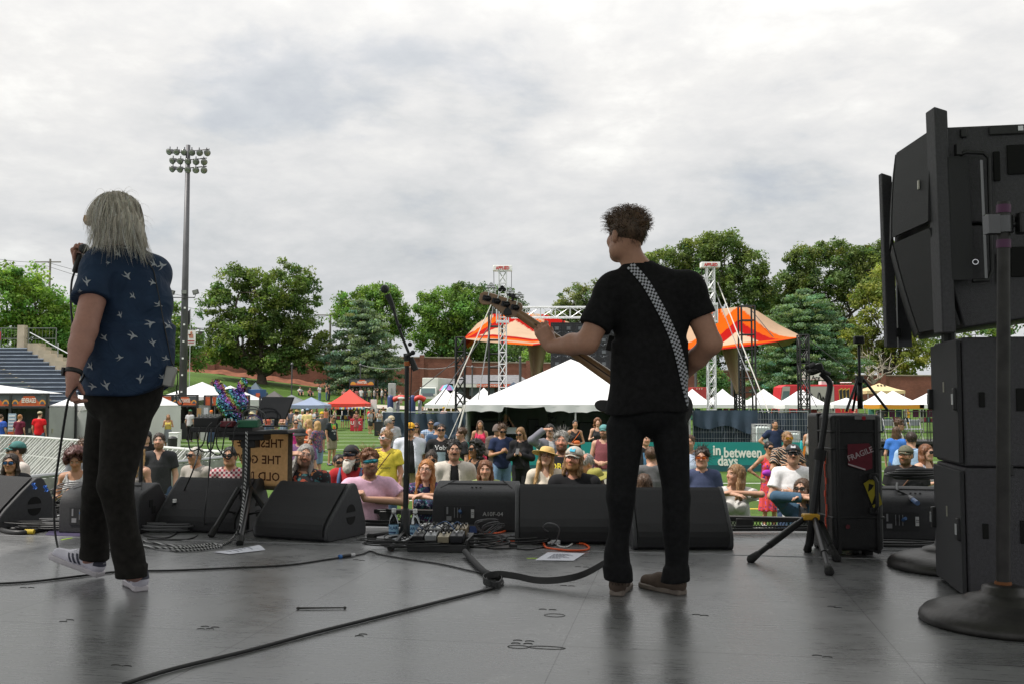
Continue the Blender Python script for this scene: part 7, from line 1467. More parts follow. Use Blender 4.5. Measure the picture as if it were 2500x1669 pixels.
def person(label,u,v,s,yaw=0.,sex='m',skin='fair',hair=('short','brown'),top=('tee',(.1,.1,.1)),bottom=('jeans',(.06,.09,.16)),pose='down',head=(0,0,0),glasses=None,hat=None,beard=None,girth=1.,lean=False,text=None,bag=None,group=None,H=None,extra=None,seed=None,far=False,z0=None,Yabs=None):
 seed=int(u*7+v)if seed is None else seed;rr=random.Random(seed);fem=sex=='f'
 gz=GZ if z0 is None else z0
 if H is None:
  H=(CZ-gz)-(v-976)/s;lo,hi=(1.54,1.74)if fem else(1.64,1.88)
  if lean:Hs=1.66 if fem else 1.76
  else:
   if H<lo or H>hi:
    H=lo if H<lo else hi
    if v>985:s=(v-976)/((CZ-gz)-H)
   Hs=H
 else:Hs=H
 Y=FPX/s;px=s*.41;hf=min(.03,max(.0062,.62/px));hc=min(.045,max(.0115,1.05/px))
 k=Hs/1.75;sg=.90 if fem else 1.;drop=(Hs-H)if lean else 0.
 hs=.965 if fem else 1.
 def S(x,y,z):return np.array([x*k,y*k,z*k-drop*(1 if z>.7 else .35 if z>.3 else 0)])
 shx=.155*sg+.012;hpx=.092
 lf=-.16 if lean else 0.  # chest moves forward when leaning
 pel,wst,chs=S(0,.0,.95),S(0,lf*.4,1.10),S(0,lf*.8,1.28);g=girth*(.93 if fem else 1.)
 neckb=S(0,lf+.012,1.455);hcn=np.array([0,(lf-.028)*k,H-.122*hs]);Rh=np.array(MRot(head[0],3,'Z')@MRot(head[1],3,'X')@MRot(head[2],3,'Y'))
 def h(x,y,z):return hcn+Rh@(np.array([x,y,z])*hs)
 shl={q:S(q*(shx+.008*(girth-1)*10),lf+.012,1.405)for q in(-1,1)}
 torso=[('e',pel,(.158*g*k,.108*g*k,.13*k),None,.05),('e',wst,(.136*g*k,.098*g*g*k,.17*k),None,.06),('e',chs,(.155*g*sg*k,.108*g*k,.18*k),None,.06),('c',shl[-1],shl[1],.056*k,.056*k,.05),('c',neckb+np.array([0,0,.0]),shl[-1],.052*k,.05*k,.05),('c',neckb,shl[1],.052*k,.05*k,.05)]
 if girth>1.12:torso.append(('e',S(0,lf*.4-.07*(girth-1)*4,1.06),(.14*g*k,.11*g*k,.14*k),None,.06))
 if fem:torso+=[('e',S(q*.072,lf-.085,1.255),(.06*k,.055*k,.062*k),None,.03)for q in(-1,1)]
 # arms
 E,Wr,Hd,Hn={},{},{},{}
 for q in(-1,1):
  p=pose if isinstance(pose,str)else pose[0 if q<0 else 1]
  e,w_,d,n=(q*.235,lf+.03,1.13),(q*.235,lf-.05,.89),(0,-.2,-1),(-q,0,0)
  if p=='hips':e,w_,d,n=(q*.40,.08,1.17),(q*.185,-.03,1.0),(-q*.6,-.6,-.5),(-q,.2,.1)
  if p=='folded':e,w_,d,n=(q*.27,-.06,1.14),(-q*.03,-.19-.015*q,1.165+.03*q),(-q,.0,.06),(0,1,.2)
  if p=='phone':e,w_,d,n=(q*.24,-.02,1.13),(q*.06,-.25,1.20),(-q*.5,-.5,.5),(-q*.6,.5,.1)
  if p=='clasp':e,w_,d,n=(q*.25,-.02,1.12),(q*.055,-.22,1.07),(-q,-.35,-.15),(0,1,-.2)
  if p=='shade':e,w_,d,n=(q*.36,-.12,1.48),(q*.15,-.17,1.66),(-q,-.15,.12),(0,.5,-1)
  if p=='drink':e,w_,d,n=(q*.27,-.12,1.20),(q*.09,-.24,1.40),(-q*.3,-.4,1),(-q,.3,0)
  if p=='hold':e,w_,d,n=(q*.25,-.0,1.13),(q*.19,-.24,1.19),(-q*.3,-1,.2),(-q,0,0)
  if p=='cheek':e,w_,d,n=(q*.29,-.16,1.28),(q*.12,-.20,1.56),(-q*.2,-.05,1),(-q*.7,.7,0)
  if lean and p in('lean','leanfold','prayer'):
   zr=1.2+.045;f=(1.10 if p!='prayer' else .9)
   e=np.array([q*.33*k*g,-.27*k,zr+.01]);
   if p=='lean':w_,d,n=np.array([-q*.03*k,-.42*k+.02*q,zr+.012+.022*(q>0)]),(-q,-.35,-.12),(0,.2,-1)
   else:e=np.array([q*.29*k*g,-.22*k,zr+.02]);w_,d,n=np.array([-.12+q*.05,-.43*k,zr+.075]),(-q*.5,-.3,.75),(-q,.1,-.3)
   E[q],Wr[q],Hd[q],Hn[q]=e,w_,d,n;continue
  E[q],Wr[q],Hd[q],Hn[q]=S(*e),S(*w_),d,n
 ag=(.85 if fem else 1.)*(1+.6*(girth-1));uarm,farm,hands={},{},[]
 for q in(-1,1):
  a,e,w_=shl[q]+np.array([q*.012,0,-.008]),E[q],Wr[q]
  uarm[q]=('c',a,e,.054*ag*k,.041*ag*k,.03);farm[q]=('c',e,w_,.041*ag*k,.026*ag*k,.02)
  hands+=hand_prims(w_,Hd[q],Hn[q],-q if True else q,.97*k*(.9 if fem else 1),.95 if pose in('phone','clasp')or(lean and 'prayer' in str(pose))else .45)
 # legs
 hip={q:S(q*hpx,.0,.92)for q in(-1,1)};kn={q:S(q*.10,-.02-(.30*drop if lean else 0),.50)for q in(-1,1)};an={q:S(q*.105,.025,.085)for q in(-1,1)}
 th={q:('c',hip[q],kn[q],.088*g*k,.056*g*k,.04)for q in(-1,1)};cf={q:('c',kn[q],an[q],.055*k,.038*k,.03)for q in(-1,1)};ft={q:('c',an[q]+np.array([0,.02,-.04]),an[q]+np.array([q*.03,-.13*k,-.055]),.038*k,.03*k,.03)for q in(-1,1)}
 skull=[('e',h(0,.014,.032),(.074*hs,.093*hs,.088*hs),Rh,.03),('e',h(0,-.022,-.030),(.0605*hs*(1+.35*(girth-1)),.072*hs,.080*hs),Rh,.035),('e',h(0,-.060,-.090),(.034*hs,.028*hs,.026*hs),Rh,.03),('c',h(0,.012,-.05),neckb,.050*sg*(1+.5*(girth-1)),.056*sg*(1+.5*(girth-1)),.03),('c',h(-.036,-.066,-.02),h(.036,-.066,-.02),.021,.021,.025),('c',h(0,-.090,.020),h(0,-.107,-.020),.008,.0125,.012),('c',h(-.011,-.094,-.024),h(.011,-.094,-.024),.008,.008,.008),('c',h(-.036,-.081,.034),h(.036,-.081,.034),.010,.010,.012),('c',h(-.018,-.086,-.055),h(.018,-.086,-.055),.008,.008,.008)]
 if not fem:skull+=[('e',h(q*.045,-.01,-.07),(.02,.035,.03),Rh,.03)for q in(-1,1)]
 ears=[('e',h(q*.075*(1+.2*(girth-1)),.015,-.004),(.010,.019,.031),Rh,.008)for q in(-1,1)]
 bare_leg=bottom[0]in('shorts','skirt','dress','miniskirt')
 prims=torso+[uarm[q]for q in uarm]+[farm[q]for q in farm]+hands+[th[q]for q in th]+[cf[q]for q in cf]+[ft[q]for q in ft]+skull+ears
 fine=(hcn-np.array([.13,.15,.15]),hcn+np.array([.13,.15,.15]))
 f=field_for(prims,0,hf,hc,fine)
 for p in prims:f.put(p,0)
 for q in(-1,1):f.put(('e',h(q*.032,-.104,.012),(.017,.016,.011),Rh,.014),0,sub=True)
 for q in(-1,1):f.put(('e',h(q*.032,-.078,.011),(.0125,.0125,.0105),Rh,.002),0)
 V,F=f.net();Q=(V-hcn)@Rh/hs;C=np.tile(np.array(SK[skin]),(len(V),1));hcol=np.array(HC[hair[1]])
 fr=Q[:,1]<-.055;X,Z=np.abs(Q[:,0]),Q[:,2];inh=np.linalg.norm(Q,axis=1)<.17
 C[inh&fr&((X/.05)**2+((Z+.022)/.03)**2<1)]*=np.array([1.06,.92,.88])
 if beard or(not fem and rr.random()<.4):
  bw=(.74 if beard and beard[0]=='short' else .25);bz=inh&(Q[:,1]<.01)&(Z<-.034-.25*np.clip(-Q[:,1]-.06,0,.1)+.014*(X<.03))&(Z>-.16)&~((X<.022)&(np.abs(Z+.056)<.009));C[bz]=C[bz]*(1-bw)+np.minimum(np.array(HC[beard[1]])if beard else hcol,.3)*bw
 C[inh&fr&((X/.024)**2+((Z+.056)/.0105)**2<1)]=np.array(SK[skin])*np.array([.84,.62,.62])
 bm=inh&fr&(X>.010)&(X<.052)&(np.abs(Z-.036+.004*(X/.05))<.0065);C[bm]=C[bm]*.35+np.minimum(hcol,.25)*.5
 for q in(-1,1):
  de=np.sqrt((Q[:,0]-q*.032)**2*.75+(Z-.010)**2*1.6);me_=inh&fr&(Q[:,1]<-.075);C[me_&(de<.0095)]=(.40,.34,.30);C[me_&(de<.0060)]=(.03,.022,.018)
  C[me_&(de>.0095)&(de<.0145)&(Z>.008)]*=.5
 if extra=='tattoo':tm=np.linalg.norm(V-E[-1],axis=1)<.2;C[tm]*=(.45+.5*(np.sin(V[tm]*70).sum(1)>0))[:,None]
 if extra=='chest_tattoo':tm=(np.linalg.norm(V-S(-.03,lf-.10,1.36),axis=1)<.06);C[tm]*=(.4+.55*(np.sin(V[tm]*90).sum(1)>0))[:,None]
 yr=R(yaw);cy,sy=cos(yr),sin(yr);hx_,hy_=hcn[0],hcn[1];tgt=P(u,v,Y)if Yabs is None else P(u,v,Yabs)
 t=thing('person',label,'person',(tgt.x-(cy*hx_-sy*hy_),tgt.y-(sy*hx_+cy*hy_),gz),yr,group)
 np_mesh('body',V,F,m_skin,t,C)
 def mesh(name,fld,m,colr=None,par=t,streak=0.):
  V_,F_=fld.net()
  if len(F_)==0:return None,None,None
  c_=None
  if colr is not None:
   c_=np.tile(np.array(colr,float),(len(V_),1))
   if streak:a=np.arctan2(V_[:,0]-hcn[0],V_[:,1]-hcn[1]);c_*=(1+streak*np.sin(a*37+3*np.sin(V_[:,2]*30+a*5))+streak*.7*np.sin(a*83+V_[:,2]*20))[:,None]
  return np_mesh(name,V_,F_,m,par,c_),V_,F_
 def cm(c):return(c,None)if isinstance(c,bpy.types.Material)else(m_cloth,c)
 # ---- bottom
 bk,bc=bottom;mb_,bc_=cm(bc);wz=S(0,0,1.0)[2]
 if bk in('jeans','trousers','shorts'):
  pr=[torso[0]]
  for q in(-1,1):
   if bk=='shorts':e=kn[q]+(hip[q]-kn[q])*.12;pr.append(('f',hip[q],e,.10*g*k,.088*g*k,.03,False))
   else:pr+=[('c',hip[q],kn[q],.092*g*k,.068*g*k,.03),('f',kn[q],an[q]+np.array([0,0,-.02]),.068*g*k,.060*k,.03,False)]
  fl=sculpt(pr,.012,hc,hc);x,y,z=fl.xyz();fl.D=np.maximum(fl.D,(z-wz-.02)+0*x+0*y);fl.wrinkle(.004,seed+3);mesh('trousers' if bk!='shorts' else 'shorts',fl,mb_,bc_)
 elif bk in('skirt','miniskirt','dress'):
  zl=S(0,0,.35 if bk!='miniskirt' else .62)[2];fl=sculpt([torso[0],('t',zl,wz,(0,0),(pel[0],pel[1]),(.21*k,.18*k),(.16*g*k,.115*k),.03)],.014,hc,hc);x,y,z=fl.xyz();fl.D=np.maximum(fl.D,(z-wz-.02)+0*x+0*y);a=np.arctan2(x,y);fl.D+=(.010*np.sin(a*11)*np.clip((wz-z)*2,0,1)).astype(np.float32);mesh('skirt',fl,mb_,bc_)
 if not far:
  for q in(-1,1):
   a=an[q];fl=sculpt([('c',a+np.array([0,.03,-.045]),a+np.array([q*.03,-.15*k,-.055]),.042*k,.036*k,.02),('c',a+np.array([0,.02,-.0]),a+np.array([0,.02,-.04]),.042*k,.042*k,.02)],.006,hc*1.2,hc*1.2);x,y,z=fl.xyz();fl.D=np.maximum(fl.D,-z-0*x-0*y+.002);mesh('shoe',fl,m_cloth,rr.choice([(.5,.5,.5),(.03,.03,.03),(.2,.12,.07),(.08,.1,.2)]))
 # ---- top
 tk,tcol=top[0],top[1];mt_,tc_=cm(tcol);sleeve={'tee':.62,'shirt':.68,'open':.66,'tank':0,'dress':0,'long':2.,'jacket':2.,'hoodie':2.,'polo':.6,'blouse':.45,'cami':0,'vneck':.62,'coat':2.}[tk]
 def shirt(off,hemz,slv,neckr,vneck=0.,openf=False,name='shirt',m=mt_,c=tc_,wr=.0045,loose=.012):
  pr=list(torso);hem=S(0,0,hemz)[2];pr.append(('t',hem,S(0,0,1.25)[2],(pel[0],pel[1]-(.05*(girth-1)*3)),(chs[0],chs[1]),(.152*g*k+loose,.112*g*k+loose+.03*max(0,girth-1)),(.150*g*sg*k,.100*g*k),.05))
  fl_p=pr+[('f',shl[q],E[q],.066*k,.062*k,.04)for q in(-1,1)]+([('f',E[q],Wr[q],.06*k,.04*k,.03)for q in(-1,1)]if slv>=1.5 else[])
  fl=field_for(fl_p,off+.02,hc,hc)
  for p in pr:fl.put(p,off)
  for q in(-1,1):
   a=uarm[q][1]
   if slv>=1.5:
    fl.put(('c',a,E[q],.057*ag*k,.048*ag*k,.03),off);fl.put(('f',E[q],Wr[q]+(Wr[q]-E[q])*-.02,.048*ag*k,.034*ag*k,.02,False),off)
   elif slv>0:fl.put(('f',a,a+(E[q]-a)*slv,.058*ag*k,.057*ag*k+.006,.03,False),off+.004)
   else:fl.put(('e',S(q*.225*sg,lf+.0,1.44),(.085*k,.14*k,.105*k),None,.01),0,sub=True)
  x,y,z=fl.xyz();fl.D=np.maximum(fl.D,(hem-z)+0*x+0*y);fl.put(('c',neckb+np.array([0,-.01,-.01]),neckb+np.array([0,-.02,.12]),neckr,neckr+.05,.012),0,sub=True)
  if vneck:fl.put(('c',neckb+np.array([0,-.09,.02]),S(0,lf-.13,1.42-vneck),.055,.012,.012),0,sub=True)
  if openf:
   cut=np.maximum(np.abs(x-.0)-openf*(.6+.4*np.clip((S(0,0,1.4)[2]-z)*2,0,1)),y-(lf-.02)+0*z);fl.D=np.maximum(fl.D,-cut).astype(np.float32)
  fl.wrinkle(wr,seed);return mesh(name,fl,m,c)
 neck_r={'tank':.085,'cami':.11,'dress':.10,'blouse':.085}.get(tk,.064)
 so_=None
 if tk in('open','jacket','hoodie','coat'):
  so_=shirt(.012,.90,.5,.066,name='undershirt',m=m_cloth,c=top[2]if len(top)>2 else(.6,.6,.6));shirt(.024,.82 if tk!='coat' else .55,sleeve,.072,openf=.075 if tk!='hoodie' else .03,name='jacket' if tk!='open' else 'overshirt',loose=.025)
 else:so_=shirt(.013,{'dress':.93,'cami':.98,'tank':.95}.get(tk,.86),sleeve,neck_r,.09 if tk in('vneck','blouse')else 0.)
 if tk=='cami' and so_[0]:
  mb=MB()
  for q in(-1,1):mb.tube([S(q*.09,lf-.115,1.34),S(q*.10,lf-.05,1.45),S(q*.09,lf+.06,1.44)],.006,5)
  mb.build('straps',cm(tcol)[0]if tc_ is None else mat('strap_%d'%seed,tc_,.8),t)
 if tk in('polo','shirt','open','jacket','hoodie','coat'):
  mb=MB()
  pts=[neckb+np.array([.075*cos(a),-.012+.078*sin(a),.016+(-.03 if sin(a)<-.3 else 0)*1])for a in np.linspace(R(-65),R(245),15)]
  mb.grid(lambda p,q:Vec(pts[min(14,int(p*14+.01))])+Vec((0,0,.032*q))+Vec(((pts[min(14,int(p*14+.01))][0])*.12*(1-q),0,0)),15,3)
  mb.build('collar',mt_ if tc_ is None else mat('collar_%d'%seed,tuple(q*.9 for q in tc_),.85),t,smooth=1,solid=.005)
 if text and so_[0]:
  o_,V_,F_=so_;bv=BVHTree.FromPolygons([tuple(p)for p in V_],[tuple(q)for q in F_])
  for(tx,tx_x,tx_z,size,colr)in text:
   mb=MB()
   if tx.startswith('#'):
    vs=[(x_,z_,0)for x_ in np.linspace(-.5,.5,7)for z_ in np.linspace(-.5,.5,7)];fs=[(i*7+j,i*7+j+1,i*7+j+8,i*7+j+7)for i in range(6)for j in range(6)];vs=[(a*size,b*size*(1.3 if tx=='##' else .8),0)for a,b,c in vs]
   else:vs,fs=text_mesh(tx,size,0,'CENTER',size*.02)
   out=[]
   zt_=S(0,0,tx_z)[2]
   for a in vs:
    hit=bv.ray_cast(Vec((tx_x*k+a[0],-1.5,zt_+a[1])),Vec((0,1,0)));out.append(Vec((tx_x*k+a[0],(hit[0].y if hit[0]else-.1)-.003,zt_+a[1])))
   mb.add(out,fs);mb.build('shirt_print',mat('print_%d_%d_%d'%tuple(int(99*q)for q in colr),colr,.7),o_)
 # ---- hair
 hk,hcl=hair[0],HC[hair[1]]
 if hk!='none':
  cap=[('e',h(0,.018,.040),(.0835*hs,.103*hs,.093*hs),Rh,.02)];low=-.055;cutface=True;add=[];amp=.003
  if hk=='crop':cap=[('e',h(0,.016,.036),(.0785*hs,.098*hs,.089*hs),Rh,.02)]
  if hk=='tousled':
   for i in range(26):a,b=rr.uniform(-2.9,2.9),rr.uniform(.1,1.4);d=(sin(a)*cos(b),cos(a)*cos(b),sin(b));add.append(('e',h(d[0]*.083,.016+d[1]*.10,.045+d[2]*.092),(rr.uniform(.016,.03),)*3,None,.012))
  if hk in('curly','afro','bigcurl'):
   rad={'curly':.017,'afro':.028,'bigcurl':.024}[hk];ext={'curly':1.06,'afro':1.55,'bigcurl':1.22}[hk]
   for i in range({'curly':90,'afro':260,'bigcurl':130}[hk]):
    a,b=rr.uniform(-3.14,3.14),rr.uniform(-.5 if hk!='curly' else-.15,1.5);d=(sin(a)*cos(b),cos(a)*cos(b),sin(b))
    if d[1]<-.45 and d[2]<.62:continue
    add.append(('e',h(d[0]*.085*ext,.02+d[1]*.10*ext,.035+d[2]*.09*ext),(rad*rr.uniform(.7,1.2),)*3,None,.008))
   if hk=='bigcurl':
    for i in range(50):q=rr.choice((-1,1));zz_=rr.uniform(-.26,.0);add.append(('e',h(q*rr.uniform(.05,.11),rr.uniform(.0,.09),zz_),(rr.uniform(.02,.034),)*3,None,.008))
    low=-.4
   amp=.002
  if hk in('long','verylong','bob','shag'):
   L={'long':-.27,'verylong':-.36,'bob':-.13,'shag':-.15}[hk];low=L-.08
   for q in(-1,1):
    xo=.006*rr.uniform(-1,1);add+=[('c',h(q*.073,.005,.03),h(q*.081,.0,-.09),.022,.025,.02)]
    if hk in('long','verylong'):add+=[('c',h(q*.081,.0,-.09),np.array(h(q*.098+xo,-.035,L)),.028,.016,.02),('c',h(q*.07,.04,-.09),h(q*.085,.03,L),.035,.02,.02)]
    else:add+=[('c',h(q*.081,.0,-.09),h(q*.078,-.015,L),.027,.02,.02)]
   add+=[('e',h(0,.072,-.05),(.078,.045,.10),Rh,.03),('e',h(0,.075,L*.55),(.075,.035,abs(L)*.55),Rh,.03)];amp=.0035
  if hk in('pony','bun'):
   cap=[('e',h(0,.016,.038),(.080*hs,.099*hs,.090*hs),Rh,.02)]
   add+=[('c',h(0,.11,.05),h(0,.15,-.14),.03,.016,.02)]if hk=='pony' else[('e',h(0,.09,.10),(.038,.036,.034),None,.01)]
  hp=cap+add;fl=field_for(hp,0,hf,hf*1.4,fine)
  if hk=='sides':
   fl.put(cap[0]);fl.put(('e',h(0,-.03,.11),(.075,.10,.09),Rh,.01),0,sub=True)
  else:
   for p in hp:fl.put(p)
  hy={'bob':.062,'long':.066,'verylong':.066}.get(hk,.058)
  fl.put(('e',h(0,-.127,-.022),(.070*hs,.098*hs,.124*hs),Rh,.010),0,sub=True)
  if hk in('short','crop','tousled','curly','sides','pony','bun'):
   fl.put(('e',h(0,-.03,-.13),(.12,.10,.10),Rh,.015),0,sub=True);fl.put(('e',h(0,.06,-.16),(.12,.12,.10),Rh,.015),0,sub=True)
  x,y,z=fl.xyz();a=np.arctan2(x-hcn[0],y-hcn[1]-.01);fl.D+=(amp*np.sin(a*29+2.*np.sin(z*28+a*3))+amp*.6*np.sin(a*61+z*30)).astype(np.float32)
  ho,HV,HF=mesh('hair',fl,m_hair,hcl,streak=.16)
  if ho and s>95 and not far:
   rng=np.random.default_rng(seed);n_=420 if hk in('long','verylong','bob','shag','afro','bigcurl')else 170;idx=rng.integers(0,len(HV),n_);mb=MB()
   for i in idx:
    p=HV[i];o=p-hcn-np.array([0,.01,.03]);o/=np.linalg.norm(o)+1e-6;L=.05 if hk not in('afro',)else .045;dn=np.array([0,0,-1.])if hk not in('tousled','afro','curly','bigcurl')else o*.8+rng.normal(size=3)*.5
    fl_=dn-o*(dn@o)*.8 if hk not in('afro','tousled','curly','bigcurl')else dn;q0=p+o*.001;q1=p+fl_*L*.5+o*.006+rng.normal(size=3)*.004;q2=p+fl_*L+o*(.002 if hk not in('afro','tousled')else .012)+rng.normal(size=3)*.006
    cc=np.clip(np.array(hcl)*(1+.35*rng.normal()),.004,.8);mb.cc=tuple(cc);mb.tube([q0,q1,q2],[.0022,.0018,.0006],3)
   mb.build('hair_strands',m_hair,ho,smooth=1,colors=True)
 if beard and beard[0]!='short':
  bl,bcn=beard;pr=[('e',h(0,-.048,-.078),(.064*(1+.35*(girth-1)),.060,.052),Rh,.02),('c',h(-.064,-.005,-.02),h(-.05,-.05,-.085),.012,.02,.02),('c',h(.064,-.005,-.02),h(.05,-.05,-.085),.012,.02,.02)]
  if bl=='long':pr+=[('e',h(0,-.085,-.135),(.058,.042,.072),Rh,.03)]
  if bl=='mous':pr=[('c',h(-.022,-.098,-.040),h(.022,-.098,-.040),.0075,.0075,.006)]
  fl=field_for(pr,0,hf,hf)
  for p in pr:fl.put(p)
  if bl!='mous':
   fl.put(('e',h(0,-.11,-.054),(.024,.03,.0095),Rh,.006),0,sub=True);fl.put(('e',h(0,-.105,.012),(.062,.05,.052),Rh,.012),0,sub=True);fl.put(('c',h(-.026,-.1,-.042),h(.026,-.1,-.042),.0075,.0075,.005),0)
  fl.wrinkle(.0025,seed,190.);mesh('beard',fl,m_hair,HC[bcn],streak=.15)
 # ---- glasses
 Mh=Matrix(Rh.tolist())
 def hv(x,y,z):return Vec(h(x,y,z))
 if glasses:
  gk,fc_,lc=glasses;fw_=.0022 if gk!='sun' else .0042;mb=MB();lm=MB()
  for q in(-1,1):
   if gk=='wrap':
    lm.grid(lambda a,c,q=q:hv(q*.078*a+0,-.112+.055*a**2.2,.016+(.021-.006*a)*(2*c-1)),8,3)
   else:
    rx,rz=(.0285,.021)if gk=='sun' else(.026,.021);ring=[]
    for i in range(16):
     a=i*pi/8;sq=1.0/max(abs(cos(a))**4+abs(sin(a))**4,.3)**.12;xx=q*.034+rx*sq*cos(a);ring.append(hv(xx,-.1105+.9*max(0,abs(xx)-.03)**1.4*2.2,.010+rz*sq*sin(a)*(1 if sin(a)>0 or gk!='sun' else .95)))
    mb.tube(ring,fw_,5,True);lm.add(ring,[tuple(range(16))])
   mb.tube([hv(q*.064,-.100,.016),hv(q*.077,-.06,.016),hv(q*.080,.012,.012),hv(q*.078,.025,-.004)],max(.002,fw_*.8),5)
  mb.tube([hv(-.010,-.113,.016),hv(0,-.115,.018),hv(.010,-.113,.016)],fw_,5)
  if gk=='wrap':mb.tube([hv(x_,-.1125+.055*abs(x_/.078)**2.2,.037-.006*abs(x_/.078))for x_ in np.linspace(-.078,.078,9)],.003,5)
  go=mb.build('glasses',mat('frame_%d_%d_%d'%tuple(int(99*q)for q in fc_),fc_,.55),t,smooth=1)
  if lc is not None:lm.build('lenses',mat('lens_%d_%d_%d'%tuple(int(99*q)for q in lc),lc,.08,.5 if max(lc)>.1 else 0.,spec=.7),go,smooth=1,solid=.0015)
 # ---- hats
 if hat:
  hk2,hc2=hat[0],hat[1];m_h=mat('hat_%d_%d_%d'%tuple(int(99*q)for q in hc2),hc2,.85,noise=(60,.12));mb=MB()
  def dome(r0,z0_,hgt,flat=0.):
   def fn(a,c):th_=2*pi*a;w_=cos(c*pi/2)**(1-flat)if c<1 else 0.;return hv(r0*sin(th_)*w_,.014+r0*1.18*cos(th_)*w_,z0_+hgt*sin(c*pi/2))
   mb.grid(fn,24,9,True)
  if hk2 in('cap','capback'):
   dome(.090,.048,.088);sd_=-1 if hk2=='cap' else 1
   bl_=MB();bl_.grid(lambda a,c:hv((a-.5)*2*.078*(1-.25*c*c),.014+sd_*(.082+.082*c*cos((a-.5)*2.4)-.03*abs(a-.5)*2),.050-.018*c-.020*((a-.5)*2)**2),11,5)
   t_h=mb.build('hat',m_h,t,smooth=1,solid=.003);bl_.build('brim',m_h,t_h,smooth=1,solid=.004)
   if len(hat)>2:
    lb=MB();lb.grid(lambda a,c:hv((a-.5)*.055,-.092+.0035*0-.006+.045*c*.8,.075+.032*c),5,4);lb.build('cap_badge',mat('badge_%d'%seed,hat[2],.7),t_h,solid=.003)
  else:
   if hk2=='beanie':dome(.092,.035,.105)
   if hk2=='bucket':dome(.094,.045,.085,.55);mb.grid(lambda a,c:hv((.094+.05*c)*sin(6.283*a),.014+(.108+.05*c)*cos(6.283*a),.052-.045*c),28,4,True)
   if hk2 in('straw','fuzzy'):dome(.096,.048,.085,.6);mb.grid(lambda a,c:hv((.094+.095*c)*sin(6.283*a),.014+(.11+.095*c)*cos(6.283*a),.053+.012*sin(6.283*a*2)*c-.01*c),36,5,True)
   if hk2=='hood':dome(.108,-.03,.17);
   t_h=mb.build('hat' if hk2!='hood' else 'hood',m_h,t,smooth=1,solid=.004)
   if hk2=='fuzzy':
    lb=MB()
    for i in range(7):lb.sphere(hv(.03+.016*cos(i*1.05),-.20+.004*i,.07+.016*sin(i*1.05)),.011,7,5)
    lb.build('flower',mat('flower_pink',(.5,.04,.2),.7),t_h)
 # ---- bags and things carried
 if bag=='cross' or bag=='waist' or bag=='fan':
  bc2={'cross':(.10,.04,.02),'waist':(.55,.12,.02),'fan':(.35,.03,.45)}[bag];mm=mat('bag_'+bag,bc2,.7);mb=MB();pts=[]
  for i in range(13):a=i/12;pts.append(Vec(S(.12-.26*a,lf-.13-.02*sin(a*3.1),1.43-.33*a)))
  mb.tube(pts,.009,6);bo=mb.build('bag_strap',mm,t)
  if bag!='cross':mb=MB().sphere(Vec(S(.02 if bag=='waist' else-.12,-.155,1.13)),(.10,.045,.06),12,8).build('bag',mm,bo,smooth=1)
 if bag=='pack':
  mm=mat('strap_blue',(.04,.10,.22),.7);mb=MB()
  for q in(-1,1):mb.tube([Vec(S(q*.12,lf+.08,1.44)),Vec(S(q*.125,lf-.02,1.475)),Vec(S(q*.125,lf-.125,1.36)),Vec(S(q*.13,lf-.13,1.15))],.022,6)
  mb.tube([Vec(S(-.12,lf-.145,1.28)),Vec(S(.12,lf-.145,1.28))],.010,6);mb.sphere(Vec(S(0,lf+.2,1.22)),(.17*k,.11,.24*k),12,8);mb.build('backpack',mm,t,smooth=1)
 return t,h,S,Wr,Hd
def held(name,label,cat,who,q,builder,par=None):
 """a thing held in the hand of side q"""
 t,h,S,Wr,Hd=who;M=Matrix.Translation(t.location)@MRot(t.rotation_euler.z,4,'Z');d=Vec(Hd[q]).normalized();p=M@(Vec(Wr[q])+d*.085);o=thing(name,label,cat,p,t.rotation_euler.z);builder(o);return o
# the crowd
FRONT='fans leaning on the front barricade';MID='people standing in the crowd';BACK='people farther back on the field'
bsun,dsun=(.012,.012,.012),(.008,.008,.009)
jean=(.07,.10,.17);khaki=(.30,.23,.14);blk=(.016,.016,.017)
W1=person
# left group
W1('woman with long dark hair and blue mirrored sunglasses by the left edge monitor',27,1106,200,10,'f','tan',('verylong','dark'),('jacket',(.02,.02,.022),(.05,.05,.05)),pose='phone',head=(0,-.05,0),glasses=('sun',bsun,(.03,.12,.30)),group=MID)
W1('man in a teal cap and off-white tee looking left',40,1077,186,-48,'m','fair',('short','dark'),('tee',(.56,.50,.46)),head=(-.25,-.05,0),glasses=('sun',bsun,dsun),hat=('cap',(.05,.17,.16),(.45,.08,.05)),group=MID)
W1('brown-haired man in sunglasses just left of the singer\'s leg',203,1074,156,8,'m','fair',('tousled','brown'),('tee',(.2,.2,.22)),glasses=('sun',(.03,.015,.01),dsun),group=MID)
W1('person with a big curly wine-brown afro behind the left rear-facing monitor',186,1100,192,12,'f','tan',('afro','wine'),('cami',(.5,.5,.5)),pose='phone',head=(0,.35,0),group=MID)
W1('person in glasses and a black cap with white dots behind the reddish-bearded man',358,1051,125,8,'m','pale',('shag','black'),('tee',blk),glasses=('eye',bsun,None),hat=('beanie',(.03,.03,.033)),group=MID)
W1('woman with long blond hair, sunglasses and bare shoulders beside the singer',332,1088,182,-25,'f','fair',('verylong','blond'),('cami',(.2,.18,.17)),head=(-.35,-.03,0),glasses=('sun',bsun,dsun),group=MID)
W1('reddish-bearded man in a charcoal V-neck tee right of the singer',389,1056,160,12,'m','pale',('short','dark'),('vneck',(.035,.036,.039)),head=(0,-.05,0),beard=('short','auburn'),group=MID)
W1('grey-haired man in sunglasses and a pale grey tee',477,1089,182,-20,'m','tan',('crop','lgrey'),('tee',(.36,.33,.30)),head=(-.25,-.02,0),glasses=('sun',bsun,dsun),group=MID)
